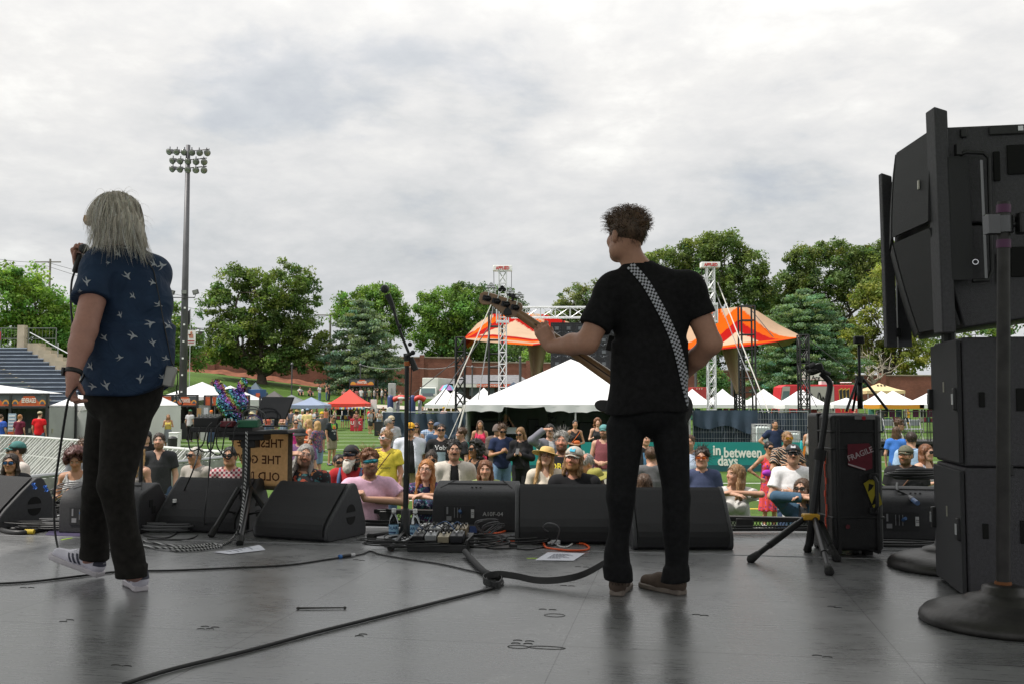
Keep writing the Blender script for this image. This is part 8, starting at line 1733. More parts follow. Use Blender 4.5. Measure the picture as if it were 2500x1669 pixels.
W1('man in black sunglasses and a red plaid shirt left of the hanging banner',562,1089,196,8,'m','tan',('short','black'),('shirt',pattern('plaid',[(.30,.03,.05),(.5,.38,.38),(.08,.02,.03)])),head=(-.2,-.1,.0),glasses=('sun',bsun,(.03,.035,.03)),group=MID)
W1('long-haired bearded man in glasses and a dark floral shirt, hand on his forehead',745,1083,228,10,'m','fair',('long','grey'),('shirt',pattern('floral',[(.012,.012,.014),(.35,.06,.03),(.03,.12,.13),(.4,.15,.05),(.012,.012,.014),(.1,.1,.16)],1.)),pose=('shade','down'),head=(.1,-.05,.22),glasses=('eye',(.2,.2,.2),None),beard=('short','dark'),girth=1.04,group=MID)
W1('bearded man in a black bucket hat and purple tee',733,1045,142,5,'m','fair',('short','dark'),('tee',(.18,.09,.20)),hat=('bucket',(.02,.02,.022)),beard=('short','dark'),group=MID)
W1('woman in an orange tank top with long blond hair seen from the side',752,1022,88,-75,'f','fair',('verylong','blond'),('tank',(.72,.17,.07)),('shorts',(.15,.22,.33)),pose='phone',group=BACK)
W1('blond woman in a colourful patterned shirt and denim shorts',774,1026,88,-120,'f','fair',('verylong','blond'),('tee',pattern('floral',[(.05,.05,.12),(.45,.06,.10),(.5,.25,.05),(.05,.18,.22),(.4,.1,.2)],1.5)),('shorts',(.18,.26,.38)),pose='folded',group=BACK)
W1('smiling woman in sunglasses and a bright pink top left of the orange tank top',722,1022,90,20,'f','fair',('pony','dark'),('tank',(.6,.05,.25)),glasses=('sun',bsun,dsun),group=BACK)
W1('woman in a straw hat and pale top seen from behind',725,999,60,160,'f','fair',('long','brown'),('tank',(.55,.5,.45)),('skirt',(.2,.27,.38)),hat=('straw',(.45,.30,.12)),group=BACK)
W1('man in a pale yellow tee and a cap behind the tablet',751,996,58,170,'m','fair',('short','brown'),('tee',(.58,.46,.20)),('shorts',khaki),hat=('cap',(.2,.28,.4)),group=BACK)
W1('person in a yellow beanie and dark tee by the orange tank top woman',786,1004,55,20,'m','fair',('short','brown'),('tee',(.10,.10,.105)),('shorts',(.08,.08,.08)),hat=('beanie',(.62,.36,.01)),pose='hold',group=BACK)
W1('man in a rainbow-printed black tee and khaki cargo shorts walking on the grass',812,1011,69,55,'m','tan',('crop','dark'),('tee',(.025,.03,.035)),('shorts',(.26,.22,.16)),glasses=('sun',bsun,dsun),text=[('#',.0,1.37,.22,(.08,.35,.05)),('#',.0,1.33,.16,(.55,.35,.02)),('#',.0,1.30,.10,(.5,.05,.03)),('AZTEC',.0,1.2,.075,(.6,.6,.6)),('82',.0,1.1,.075,(.6,.6,.6))],girth=1.06,group=BACK)
W1('dark-haired woman in sunglasses and a black top beside the white beard',828,1107,176,25,'f','tan',('pony','black'),('tank',blk),glasses=('sun',bsun,(.02,.015,.02)),group=MID)
W1('white-bearded man in black cap, sunglasses and a red tee with a blue backpack',857,1086,205,0,'m','red',('shag','black'),('tee',(.38,.025,.03)),head=(-.32,-.05,0),glasses=('wrap',bsun,(.015,.02,.05)),hat=('cap',(.018,.018,.02)),beard=('long','white'),girth=1.12,bag='pack',group=MID)
W1('man in a pale pink tee and mirrored teal sunglasses leaning on the barricade',903,1099,240,14,'m','fair',('tousled','auburn'),('tee',(.66,.42,.55)),pose='prayer',head=(.12,-.12,-.08),glasses=('wrap',(.03,.03,.03),(.02,.26,.33)),beard=('short','brown'),girth=1.2,lean=True,text=[('CENTR',.09,1.27,.030,(.05,.04,.05)),('VALLEY',.09,1.235,.026,(.05,.04,.05))],group=FRONT)
W1('man in a yellow tee with white sunglasses and tousled sandy hair',942,1053,152,-15,'m','red',('tousled','dblond'),('tee',(.66,.52,.07)),head=(-.35,-.22,0),glasses=('sun',(.7,.7,.7),(.06,.07,.09)),beard=('short','dblond'),bag='cross',text=[('amnesty',.03,1.2,.05,(.25,.2,.05))],group=MID)
W1('man in a light grey tee turned right behind the yellow tee',950,1020,105,100,'m','fair',('crop','grey'),('tee',(.30,.31,.33)),glasses=('sun',bsun,dsun),group=BACK)
W1('man in a beige cap and pale grey shirt behind the grey tee',956,1014,92,30,'m','fair',('short','grey'),('tee',(.42,.42,.44)),hat=('cap',(.42,.36,.24)),glasses=('sun',bsun,dsun),group=BACK)
W1('person in a white cap and dark grey tee behind the yellow tee, back turned',946,1056,128,175,'m','fair',('short','brown'),('tee',(.06,.062,.066)),hat=('capback',(.6,.6,.6)),girth=1.1,group=MID)
W1('big man in a yellow cap and open white shirt over a black tee',1002,1031,132,12,'m','tan',('short','dark'),('open',(.60,.62,.70),(.018,.018,.019)),('shorts',khaki),glasses=('sun',bsun,(.03,.06,.16)),hat=('cap',(.66,.34,.01)),girth=1.18,text=[('22',.10,1.33,.05,(.55,.42,.02))],group=MID)
W1('woman with long brown hair and sunglasses right of the yellow cap',1016,1031,96,10,'f','fair',('long','brown'),('tank',(.5,.45,.42)),glasses=('sun',bsun,dsun),group=BACK)
W1('man in a blue and white plaid shirt and sunglasses',1052,1022,95,5,'m','tan',('crop','black'),('shirt',pattern('plaid',[(.55,.60,.68),(.25,.36,.52),(.08,.14,.28)],1.3)),glasses=('sun',bsun,dsun),group=BACK)
W1('man in a navy cap and navy shirt behind the black printed tee',1068,1030,103,175,'m','tan',('short','dark'),('tee',(.05,.085,.15)),hat=('cap',(.06,.09,.15)),group=BACK)
W1('young man in sunglasses and a black tee with white lettering',1077,1033,132,5,'m','fair',('crop','dark'),('tee',(.022,.022,.024)),glasses=('sun',bsun,dsun),text=[('Voix',.0,1.34,.12,(.6,.6,.6)),('##',.0,1.17,.16,(.25,.32,.38))],group=MID)
W1('curly dark-haired woman in black seen in profile',1126,1044,122,-75,'f','fair',('curly','brown'),('tee',(.022,.022,.024)),group=MID)
W1('curly-haired man with a moustache and glasses in a cream shirt over a black tee',1109,1074,198,8,'m','fair',('curly','black'),('open',(.56,.52,.46),(.014,.014,.015)),head=(.0,-.05,0),glasses=('eye',(.04,.03,.02),None),beard=('mous','dark'),group=MID)
a=W1('dark curly-haired woman in a black tank drinking from a green bottle',1160,1076,166,-50,'f','brown',('bigcurl','black'),('tank',(.015,.015,.016)),pose=('drink','down'),glasses=('sun',bsun,dsun),group=MID)
def green_bottle(o):mb=MB().lathe([(.03,-.09),(.032,-.08),(.032,.05),(.014,.09),(.013,.11)],n=14,rot=MRot(.9,3,'X')).build('body',mat('bottle_green',(.02,.36,.06),.3),o,smooth=1)
held('drink_bottle','green bottle raised to the curly-haired woman\'s mouth','bottle',a,-1,green_bottle)
W1('woman with hair tied back and sunglasses behind the strawberry-blond woman',1053,1099,186,0,'f','tan',('bun','dark'),('tank',(.25,.2,.18)),head=(0,.12,0),glasses=('sun',bsun,dsun),group=MID)
W1('strawberry-blond woman in glasses and a blue floral shirt leaning on the barricade',1041,1120,222,2,'f','pale',('verylong','red'),('shirt',pattern('floral',[(.02,.02,.07),(.10,.22,.36),(.16,.03,.18),(.02,.14,.15),(.35,.38,.48)],1.3)),pose='lean',head=(-.15,-.1,.05),glasses=('eye',(.08,.03,.02),None),lean=True,group=FRONT)
W1('child with a reddish-brown bowl cut peeping over the rear-facing monitor',1185,1121,200,0,'f','fair',('bob','auburn'),('tee',(.3,.35,.15)),H=1.56,group=FRONT)
W1('long-haired woman in a pink halter dress in front of the marquee',1172,1025,112,8,'f','tan',('long','brown'),('cami',(.66,.05,.12)),('dress',(.66,.05,.12)),pose='clasp',group=BACK)
W1('person in a grey-brown hoodie with the hood up',1214,1035,108,15,'m','fair',('short','brown'),('hoodie',(.13,.10,.09),(.13,.10,.09)),hat=('hood',(.13,.10,.09)),pose='clasp',group=BACK)
W1('curly-haired man in a navy tee and jeans looking down at his phone',1226,1035,117,12,'m','tan',('curly','brown'),('tee',(.022,.032,.075)),('jeans',(.16,.25,.38)),pose='phone',head=(0,.35,0),glasses=('sun',bsun,dsun),group=MID)
b=W1('woman with dark-to-blond hair in a long black coat using a phone',1271,1042,146,-15,'f','fair',('verylong','dblond'),('coat',(.016,.016,.018),(.02,.02,.02)),('trousers',blk),pose='phone',head=(-.2,.35,0),glasses=('sun',bsun,dsun),group=MID)
def phone(o):mb=MB().box((.02,-.02,.03),(.075,.012,.15),MRot(-.7,3,'X')).build('phone_body',black,o,bev=.005)
held('phone','black phone in the hands of the woman in the long black coat','phone',b,-1,phone)
W1('sound engineer in a black tee inside the marquee with a hand to his ear',1234,1008,66,5,'m','red',('crop','lgrey'),('tee',blk),pose=('down','cheek'),group=BACK)
W1('man in a grey hoodie and sunglasses shading his eyes with his hand',1343,1034,132,15,'m','fair',('short','black'),('jacket',(.17,.17,.20),(.5,.5,.52)),pose=('shade','down'),glasses=('sun',bsun,dsun),group=MID)
W1('woman in a black tank with an orange bag across her chest',1404,1024,108,10,'f','tan',('pony','black'),('tank',(.025,.022,.024)),('trousers',(.10,.03,.05)),pose='clasp',bag='waist',group=BACK)
W1('curly auburn-haired woman in a black camisole and patterned trousers',1459,1021,108,5,'f','pale',('bigcurl','auburn'),('cami',(.03,.03,.032)),('trousers',pattern('floral',[(.05,.03,.06),(.3,.12,.16),(.1,.06,.12)],1.6)),pose=('hold','down'),group=BACK)
W1('man in a maroon tank and teal cap beside the bassist\'s leg',1474,1036,128,-20,'m','fair',('short','dark'),('tank',(.20,.065,.075)),('shorts',(.42,.40,.36)),pose='clasp',hat=('cap',(.10,.27,.27)),beard=('short','dark'),group=MID)
W1('blond woman in a straw boater, glasses and cream blouse squinting upward',1334,1090,200,5,'f','pale',('verylong','blond'),('blouse',(.62,.55,.46)),head=(-.15,-.18,.12),glasses=('eye',(.15,.05,.03),None),hat=('straw',(.58,.40,.15)),group=MID)
W1('bearded man with thick grey hair in a black tee with yellow lettering',1371,1055,188,0,'m','red',('tousled','grey'),('tee',(.018,.018,.02)),head=(-.1,-.1,0),beard=('short','black'),text=[('ORBIT',.0,1.35,.11,(.62,.50,.02)),('##',.0,1.2,.16,(.18,.14,.25))],girth=1.08,group=MID)
W1('young man with red-blond hair in a pale cap and black tee',1400,1090,242,-12,'m','red',('shag','dblond'),('tee',(.016,.016,.018)),head=(-.12,-.12,.1),hat=('cap',(.46,.43,.38),(.04,.35,.5)),beard=('short','red'),group=FRONT)
W1('balding man in a dark printed tee looking down behind the pale cap',1429,1107,150,-60,'m','red',('sides','grey'),('tee',(.03,.032,.038)),head=(-.2,.4,0),text=[('##',.05,1.3,.14,(.2,.24,.3))],group=MID)
W1('person in a fuzzy olive hat with a pink flower behind the monitor',1452,1145,205,-20,'f','fair',('long','brown'),('tee',(.2,.15,.1)),head=(-.2,.2,0),hat=('fuzzy',(.26,.24,.045)),H=1.47,group=FRONT)
W1('person in a grey tee with white print between the bassist\'s legs',1590,1090,175,175,'m','fair',('short','brown'),('tee',(.12,.12,.125)),text=[('MOUNT',0,1.3,.08,(.6,.6,.6))],group=MID)
W1('person in a black tee with a blue print between the bassist\'s legs',1576,1055,130,20,'m','fair',('short','brown'),('tee',(.02,.02,.022)),text=[('##',0,1.25,.18,(.08,.2,.35))],group=MID)
W1('brown-haired person low behind the monitor, between the bassist\'s legs',1572,1152,215,170,'f','fair',('long','brown'),('tee',(.2,.2,.2)),H=1.46,group=FRONT)
W1('man in a navy polo and orange mirrored sunglasses',1713,1094,196,0,'m','fair',('tousled','dark'),('polo',(.06,.075,.14)),head=(-.25,-.1,0),glasses=('sun',(.25,.05,.02),(.55,.13,.01)),group=MID)
W1('person in a pale blue tee half hidden right behind the bassist',1683,1060,150,-20,'m','fair',('short','brown'),('tee',(.45,.52,.66)),group=MID)
W1('blond-brown-haired woman with a chest tattoo and white tee looking left over the barricade',1795,1132,216,-20,'f','fair',('long','dblond'),('blouse',(.55,.54,.52)),pose='lean',head=(-.85,-.1,0),lean=True,extra='chest_tattoo',group=FRONT)
W1('woman in a red and purple floral dress with a purple bag and tattooed arms',1878,1077,122,12,'f','tan',('short','black'),('dress',pattern('floral',[(.62,.05,.05),(.05,.02,.12),(.35,.06,.35),(.65,.08,.06)],1.)),('dress',pattern('floral',[(.62,.05,.05),(.05,.02,.12),(.35,.06,.35),(.65,.08,.06)],1.)),pose=('hips','hips'),glasses=('sun',bsun,dsun),bag='fan',extra='tattoo',group=MID)
W1('bearded man in orange-tinted glasses and a black, orange and white patterned shirt',1922,1051,147,5,'m','tan',('crop','dblond'),('shirt',pattern('stripe',[(.018,.018,.02),(.5,.22,.09),(.6,.55,.48)],1.)),pose='folded',glasses=('sun',(.3,.15,.01),(.62,.30,.01)),beard=('short','brown'),group=MID)
W1('man in a black cap, sunglasses and white tee with folded arms',1936,1084,202,-8,'m','fair',('crop','dark'),('tee',(.74,.73,.74)),pose='folded',head=(-.12,-.15,0),glasses=('sun',bsun,dsun),hat=('cap',(.022,.025,.035),(.4,.4,.42)),beard=('mous','brown'),group=MID)
W1('woman with straight brown hair, sunglasses and a denim jacket, arms folded on the barricade',1958,1166,224,-8,'f','fair',('bob','brown'),('jacket',(.055,.105,.165),(.10,.10,.11)),pose='lean',head=(-.45,-.08,0),glasses=('sun',(.08,.05,.03),(.03,.025,.02)),lean=True,group=FRONT)
W1('red-blond man in sunglasses and a charcoal sweater behind the guitar stand',2024,1073,180,-12,'m','fair',('short','dblond'),('long',(.055,.056,.057)),head=(-.15,-.05,0),glasses=('sun',bsun,dsun),group=MID)
W1('security guard in a navy polo with hands on his hips',1892,1024,88,3,'m','tan',('crop','black'),('polo',(.02,.03,.065)),('trousers',(.03,.03,.04)),pose='hips',group=BACK,girth=1.06)
c_=W1('blond woman in a grey tank and black shorts holding a teal bottle',1981,1031,98,-35,'f','tan',('long','blond'),('tank',(.32,.29,.26)),('shorts',(.02,.02,.022)),pose=('hold','hold'),head=(-.5,0,0),glasses=('sun',bsun,dsun),group=BACK)
def teal_bottle(o):mb=MB().lathe([(.035,-.16),(.037,-.15),(.037,.05),(.025,.075),(.02,.11)],n=14).build('body',mat('bottle_teal',(.01,.33,.36),.35),o,smooth=1)
held('drink_bottle','teal water bottle held by the woman in the grey tank','bottle',c_,-1,teal_bottle)
W1('man in a green shirt half hidden behind the black case',2027,1022,88,0,'m','fair',('short','brown'),('tee',(.13,.20,.12)),group=BACK)
W1('long-haired person in a bright blue tee right of the black case',2188,1040,110,150,'f','fair',('verylong','brown'),('tee',(.05,.16,.5)),group=BACK)
W1('man in glasses and a white shirt seen in profile facing right',2196,1024,104,70,'m','fair',('tousled','brown'),('tee',(.55,.52,.48)),glasses=('sun',bsun,dsun),group=BACK)
W1('brown-haired man in a light blue shirt with his back turned',2224,1053,152,165,'m','fair',('short','dark'),('shirt',(.30,.42,.58)),group=MID)
W1('bearded man in a camouflage cap and black tee with a brown shoulder bag',2210,1087,190,-25,'m','tan',('short','dark'),('tee',(.02,.02,.022)),head=(-.35,-.05,0),hat=('cap',(.11,.11,.075)),beard=('short','dark'),bag='cross',girth=1.1,group=MID)
W1('red-haired woman with bare pale shoulders beside the speaker stack',2262,1083,170,30,'f','pale',('verylong','auburn'),('cami',(.4,.42,.5)),glasses=('sun',bsun,dsun),pose='phone',group=MID)
# booth customers
W1('man in a blue tee at the beverage booth',3,1010,62,175,'m','fair',('crop','brown'),('tee',(.04,.10,.42)),('shorts',khaki),group=BACK)
W1('woman with a reddish ponytail in a maroon tee and teal trousers at the beverage booth',50,997,62,170,'f','fair',('pony','red'),('tee',(.13,.02,.04)),('trousers',(.05,.18,.15)),group=BACK,H=1.74)
W1('man in a bright red tee and beige cap at the beverage booth',98,1003,62,178,'m','fair',('short','brown'),('tee',(.58,.015,.02)),('jeans',(.12,.16,.22)),hat=('cap',(.42,.36,.24)),group=BACK)
W1('woman in a yellow top and grey skirt by the merchandise booth',411,1010,52,20,'f','tan',('long','dblond'),('cami',(.62,.48,.12)),('skirt',(.22,.23,.25)),pose='phone',group=BACK)
W1('man in a grey tee, black trousers and green cap before the merchandise booth',465,999,44,165,'m','fair',('long','brown'),('tee',(.45,.45,.46)),('trousers',blk),hat=('cap',(.04,.18,.08)),group=BACK)
W1('man in an orange cap behind the sequin rabbit',516,1000,46,10,'m','fair',('short','brown'),('tee',(.30,.31,.33)),hat=('cap',(.72,.17,.02)),group=BACK)
W1('person in a pale sun hat just right of the sequin rabbit',615,1004,46,160,'f','fair',('long','dblond'),('tank',(.6,.58,.5)),hat=('straw',(.6,.52,.32)),group=BACK)
FARP=[(837,993,29,'f',(.62,.6,.6),'shorts',(.25,.33,.45),'woman in a white tank and denim shorts at the red tent',150),(848,992,29,'f',(.55,.5,.5),'shorts',(.22,.3,.42),'woman with a dark ponytail and denim shorts at the red tent',180),(870,1001,31,'f',(.3,.12,.12),'skirt',(.3,.1,.1),'person in dusty pink behind the red-clothed table',10),(887,991,30,'m',(.03,.035,.05),'shorts',(.05,.06,.09),'bald man in navy at the right of the red tent',100),(902,995,31,'m',(.5,.03,.04),'shorts',(.1,.1,.12),'man in a red tee facing right beside the red tent',120),(911,996,31,'f',(.03,.03,.032),'shorts',(.03,.03,.03),'woman in black near the folding board',-60),(905,999,33,'m',(.35,.35,.37),'shorts',(.05,.05,.05),'man in grey between the red and black tees',60),(918,990,29,'m',(.6,.6,.6),'trousers',(.05,.05,.06),'dark-haired man in white behind the woman in black',-160),(936,992,30,'f',(.6,.6,.6),'shorts',(.3,.25,.2),'person in a white top with raised arms by the arch',20),(806,991,30,'m',(.03,.03,.033),'shorts',(.05,.05,.06),'man in a black tee at the left of the red tent',40),(818,996,31,'f',(.55,.5,.45),'shorts',(.1,.1,.1),'person in beige at the left pole of the red tent',90),(700,999,40,'f',(.3,.25,.3),'jeans',(.1,.12,.2),'woman in lilac at the grey tent',120),(712,996,40,'m',(.1,.1,.12),'shorts',khaki,'man in charcoal at the grey tent',160),(739,998,44,'m',(.6,.6,.58),'shorts',(.2,.2,.2),'man in white with a white cap at the grey tent',20),(690,1004,46,'f',(.4,.2,.15),'shorts',(.2,.25,.35),'woman in rust at the left of the grey tent',-40),(640,1003,42,'m',(.35,.36,.38),'shorts',(.1,.1,.1),'man in grey under the tablet edge',30),(654,1006,44,'f',(.5,.12,.08),'jeans',(.1,.13,.2),'woman in coral behind the tablet stand',10),(1007,990,36,'m',(.55,.04,.03),'shorts',(.1,.1,.1),'man in red with a white cap in the inflatable arch',60),(1083,992,34,'m',(.55,.35,.32),'jeans',(.1,.1,.14),'person in salmon with a yellow cap under the white tent',-30),(1032,991,33,'m',(.05,.05,.05),'jeans',(.05,.05,.06),'dark-haired man under the white tent by the arch',20),(1113,992,34,'f',(.6,.56,.45),'skirt',(.4,.38,.3),'person in cream beside the outer left tower',70),(2087,983,37,'f',(.6,.12,.3),'skirt',(.3,.1,.2),'dark-haired woman in pink under the flat white tent',0),(2001,1004,56,'m',(.08,.2,.45),'trousers',(.35,.3,.24),'man in a blue shirt and beige trousers behind the guitar stand',100),(2216,992,40,'f',(.6,.35,.03),'skirt',(.6,.35,.03),'person in amber yellow under the orange-trimmed tent',10),(664,996,36,'f',(.6,.55,.5),'skirt',(.1,.1,.15),'woman in cream under the charcoal tent',30),(676,1000,38,'m',(.08,.12,.3),'shorts',khaki,'man in blue left of the grey tent',140),(762,998,38,'m',(.5,.5,.52),'shorts',(.1,.1,.12),'man in light grey under the fringed tent',-20),(774,995,36,'f',(.1,.1,.11),'jeans',(.1,.14,.22),'woman in black under the fringed tent',60),(795,994,33,'f',(.55,.2,.12),'shorts',(.15,.2,.3),'woman in brick red left of the red tent',200),(630,998,40,'f',(.45,.1,.25),'jeans',(.08,.1,.16),'woman in magenta at the pink tent',120),(860,994,30,'m',(.12,.13,.15),'shorts',khaki,'man in slate behind the red-clothed table',0),(926,998,34,'f',(.5,.45,.4),'shorts',(.2,.25,.35),'woman in sand right of the red tent',40),(2150,990,36,'m',(.1,.1,.12),'jeans',(.06,.08,.12),'man in dark clothes at the orange-trimmed tent',170)]
for(u,v,s,sx_,tcl,bk,bcl,lab,yw)in FARP:
 W1(lab,u,v,s,yw,sx_,rnd.choice(['fair','tan','fair','pale']),(rnd.choice(['long','pony']if sx_=='f' else['short','crop'])if 'bald' not in lab else 'none',rnd.choice(['dark','brown','dblond','black'])),('tank' if sx_=='f' else 'tee',tcl),(bk,bcl),pose=('shade','shade')if 'raised' in lab else rnd.choice(['down','phone','hold','folded']),hat=('cap',(.6,.6,.6))if 'white cap' in lab else(('cap',(.6,.38,.03))if 'yellow cap' in lab else None),group='shoppers among the tents',far=True)
# people on the grass bank
BK=[(781,938,'f',(.6,.62,.66),'jeans',(.12,.2,.32),'woman in a white top and jeans standing on the grass bank',60),(797,937,'f',(.4,.22,.16),'jeans',(.08,.14,.22),'person with fair hair in tan at the left of the couple on the bank',-80),(804,938,'m',(.03,.03,.033),'jeans',(.03,.03,.04),'man in black at the right of the couple on the bank',80),(922,946,'m',(.03,.03,.033),'shorts',khaki,'man in black and khaki queueing at the water booth',100),(932,946,'m',(.6,.6,.6),'jeans',(.05,.06,.09),'man in a white tee queueing at the water booth',-90),(941,947,'m',(.02,.02,.022),'shorts',(.2,.17,.12),'last man in black in the water queue',-100),(915,946,'f',(.45,.4,.4),'jeans',(.06,.08,.12),'woman in pale grey in the water queue',90),(902,946,'m',(.2,.24,.15),'jeans',(.05,.05,.06),'man in olive under the water sign',170),(892,947,'f',(.04,.04,.045),'jeans',(.04,.04,.05),'woman in black under the water sign',160),(882,946,'m',(.5,.5,.5),'jeans',(.1,.1,.14),'man in pale grey under the water sign',170),(871,947,'f',(.3,.1,.1),'jeans',(.06,.07,.1),'woman in dark red under the water sign',150),(861,947,'m',(.03,.03,.03),'shorts',khaki,'man in black at the left of the water sign',90),(840,948,'f',(.5,.2,.2),'shorts',(.1,.1,.1),'person in red behind the red tent',30),(978,956,'m',(.6,.6,.6),'shorts',(.5,.3,.3),'person in white behind the inflatable arch',0)]
for(u,v,sx_,tcl,bk,bcl,lab,yw)in BK:
 y=97;gx=P(u,v,y).x;W1(lab,u,v,FPX/y,yw,sx_,'fair',('long' if sx_=='f' else 'short',rnd.choice(['dark','brown','dblond'])),('tee',tcl),(bk,bcl),H=1.68,group='people on the grass bank',far=True,z0=P(u,v,y).z-1.68)
for(u,v,lab,cl_)in((733,942,'person in white sitting on the grass bank',(.6,.6,.6)),(757,945,'person in rose sitting on the grass bank',(.35,.15,.12)),(519,924,'person sitting high on the grass bank behind the merchandise tent',(.2,.1,.06))):
 y=99.;p=P(u,v,y);t=thing('person',lab,'person',(p.x,y,ground_z(p.x,y)),R(30),'people sitting on the grass bank');z=p.z-ground_z(p.x,y);z=max(.75,min(1.0,z));pr=[('c',(0,.1,.12),(0,.05,z-.38),.15,.14,.05),('c',(-.1,.05,.12),(-.18,-.4,.42),.09,.07,.04),('c',(.1,.05,.12),(.18,-.4,.42),.09,.07,.04),('c',(-.18,-.4,.42),(-.15,-.6,.06),.06,.05,.03),('c',(.18,-.4,.42),(.15,-.6,.06),.06,.05,.03),('e',(0,.0,z-.12),(.09,.10,.12),None,.02),('c',(0,.03,z-.35),(0,.0,z-.15),.06,.06,.03),('c',(-.2,.05,z-.42),(-.22,-.3,z-.6),.05,.04,.03),('c',(.2,.05,z-.42),(.22,-.3,z-.6),.05,.04,.03)]
 V,F=sculpt(pr,0,.035,.035).net();np_mesh('body',V,F,m_skin,t,np.tile(SK['fair'],(len(V),1)));V,F=sculpt([pr[0]]+[('c',(-.2,.05,z-.42),(.2,.05,z-.42),.07,.07,.05)],.02,.035,.035).net();np_mesh('shirt',V,F,m_cloth,t,np.tile(cl_,(len(V),1)));V,F=sculpt(pr[1:3],.02,.035,.035).net();np_mesh('shorts',V,F,m_cloth,t,np.tile((.06,.07,.1),(len(V),1)))
 V,F=sculpt([('e',(0,.02,z-.08),(.10,.11,.10),None,.02)],0,.03,.03).net();np_mesh('hair',V,F,m_hair,t,np.tile(HC['brown'],(len(V),1)))
# the two performers on stage
def vn(p):return np.array(p,float)
class Fig:
 def __init__(s,name,label,cat,root):s.o=Vec(root);s.t=thing(name,label,cat,root);
 def p(s,u,v,Y):return vn(P(u,v,Y)-s.o)
 def g(s,u,v,z=0.):return vn(G(u,v,z)-s.o)
 def mesh(s,name,f,m,c=None,parent=None):
  V,F=f.net();cc=None if c is None else(c(V)if callable(c)else np.tile(np.array(c,float),(len(V),1)))
  return np_mesh(name,V,F,m,parent or s.t,cc),V,F
def strands(name,roots,rng,colr,parent,step,n=7,L=.25,r=.0016,var=.3):
 """hair strands grown by the step function"""
 mb=MB()
 for p in roots:
  p=np.array(p,float);d=None;pts=[tuple(p)];l_=L*(.68+.5*rng.random());k=rng.random(3)
  for i in range(n):p,d=step(p,d,i/n,l_/n,k);pts.append(tuple(p))
  cc=np.clip(np.array(colr)*(1+var*rng.normal()),.005,.85);mb.cc=tuple(cc);mb.tube(pts,[r*(1-.75*i/n)for i in range(n+1)],3)
 return mb.build(name,m_hair,parent,smooth=1,colors=True)
def project(Vm,Fm,o):return BVHTree.FromPolygons([tuple(Vec(p)+o)for p in Vm],[tuple(int(i)for i in q)for q in Fm])
CAM=Vec((0,0,CZ))
def onto(bv,u,v,off=.002,fb=4.7):
 h=bv.ray_cast(CAM,ray(u,v).normalized());return(h[0]-ray(u,v).normalized()*off)if h[0]else None
def head_prims(c,Rh,nb,hs=1.,nk=.056,heavy=1.):
 h=lambda x,y,z:c+Rh@(np.array([x,y,z])*hs)
 return h,[('e',h(0,.014,.032),(.074*hs,.093*hs,.088*hs),Rh,.03),('e',h(0,-.022,-.030),(.0605*hs*heavy,.072*hs,.080*hs),Rh,.035),('e',h(0,-.060,-.090),(.034*hs,.028*hs,.026*hs),Rh,.03),('c',h(0,.014,-.05),nb,nk,nk*1.05,.03),('c',h(-.036,-.066,-.02),h(.036,-.066,-.02),.021,.021,.025),('c',h(0,-.090,.020),h(0,-.107,-.020),.008,.0125,.012),('c',h(-.036,-.081,.034),h(.036,-.081,.034),.010,.010,.012),('c',h(-.018,-.086,-.055),h(.018,-.086,-.055),.008,.008,.008)]+[('e',h(q*.077,.015,-.004),(.011,.02,.033),Rh,.008)for q in(-1,1)]+[('e',h(q*.045,-.01,-.07),(.022,.036,.03),Rh,.03)for q in(-1,1)]
def RZ(yaw,pitch=0,tilt=0):return np.array(MRot(yaw,3,'Z')@MRot(pitch,3,'X')@MRot(tilt,3,'Y'))
def faces_col(V,c,Rh,base,brow):
 Q=(V-c)@Rh;C=np.tile(np.array(base,float),(len(V),1));fr=(Q[:,1]<-.055)&(np.linalg.norm(Q,axis=1)<.17);X,Z=np.abs(Q[:,0]),Q[:,2]
 C[fr&((X/.024)**2+((Z+.056)/.0105)**2<1)]=np.array(base)*np.array([.85,.5,.52]);b_=fr&(X>.01)&(X<.052)&(np.abs(Z-.037)<.0065);C[b_]=brow
 for q in(-1,1):de=np.sqrt((Q[:,0]-q*.032)**2*.75+(Z-.010)**2*1.6);C[fr&(de<.011)]=(.5,.46,.43);C[fr&(de<.006)]=(.03,.022,.018)
 return C
# ---- the singer
f0=Fig('person','long-haired singer in a navy shirt with white birds, walking left with a microphone','person',(G(300,1440).x,4.72,0))
p=f0.p;c=p(274,541,4.74);Rh=RZ(R(180+74),R(3),0);nb=p(306,622,4.76);h,hp=head_prims(c,Rh,nb,1.02,.060)
shL,shR=p(246,658,4.66),p(372,664,4.84);eL,wL=p(207,806,4.53),p(178,912,4.46);eR,wR=p(300,752,5.10),p(196,650,4.98)
tor=[('e',p(300,968,4.77),(.175,.15,.13),None,.06),('e',p(315,880,4.76),(.195,.165,.2),None,.07),('e',p(320,740,4.77),(.180,.135,.2),None,.07),('c',shL,shR,.066,.066,.05),('c',nb,shL,.062,.058,.05),('c',nb,shR,.062,.058,.05)]
ua=[('c',shL,eL,.066,.056,.03),('c',shR,eR,.062,.05,.03)];fa=[('c',eL,eL+(wL-eL)*.35,.056,.052,.02),('c',eL+(wL-eL)*.35,wL,.052,.033,.02),('c',eR,wR,.05,.032,.02)]
hL=hand_prims(wL,(-.10,.02,-1),(.75,.1,.1),-1,1.08,.85,thumb=.5);hR=hand_prims(wR,(-.15,-.15,.9),(.7,-.25,.1),-1,1.0,1.15)
hipL,hipR=p(272,1000,4.85),p(312,1000,4.72);kL,kR=p(238,1196,4.90),p(281,1180,4.62);aL,aR=p(228,1350,5.04),p(322,1392,4.64)
leg=[('c',hipL,kL,.100,.066,.03),('c',kL,aL,.062,.045,.02),('c',hipR,kR,.108,.070,.03),('c',kR,aR,.066,.045,.02)]
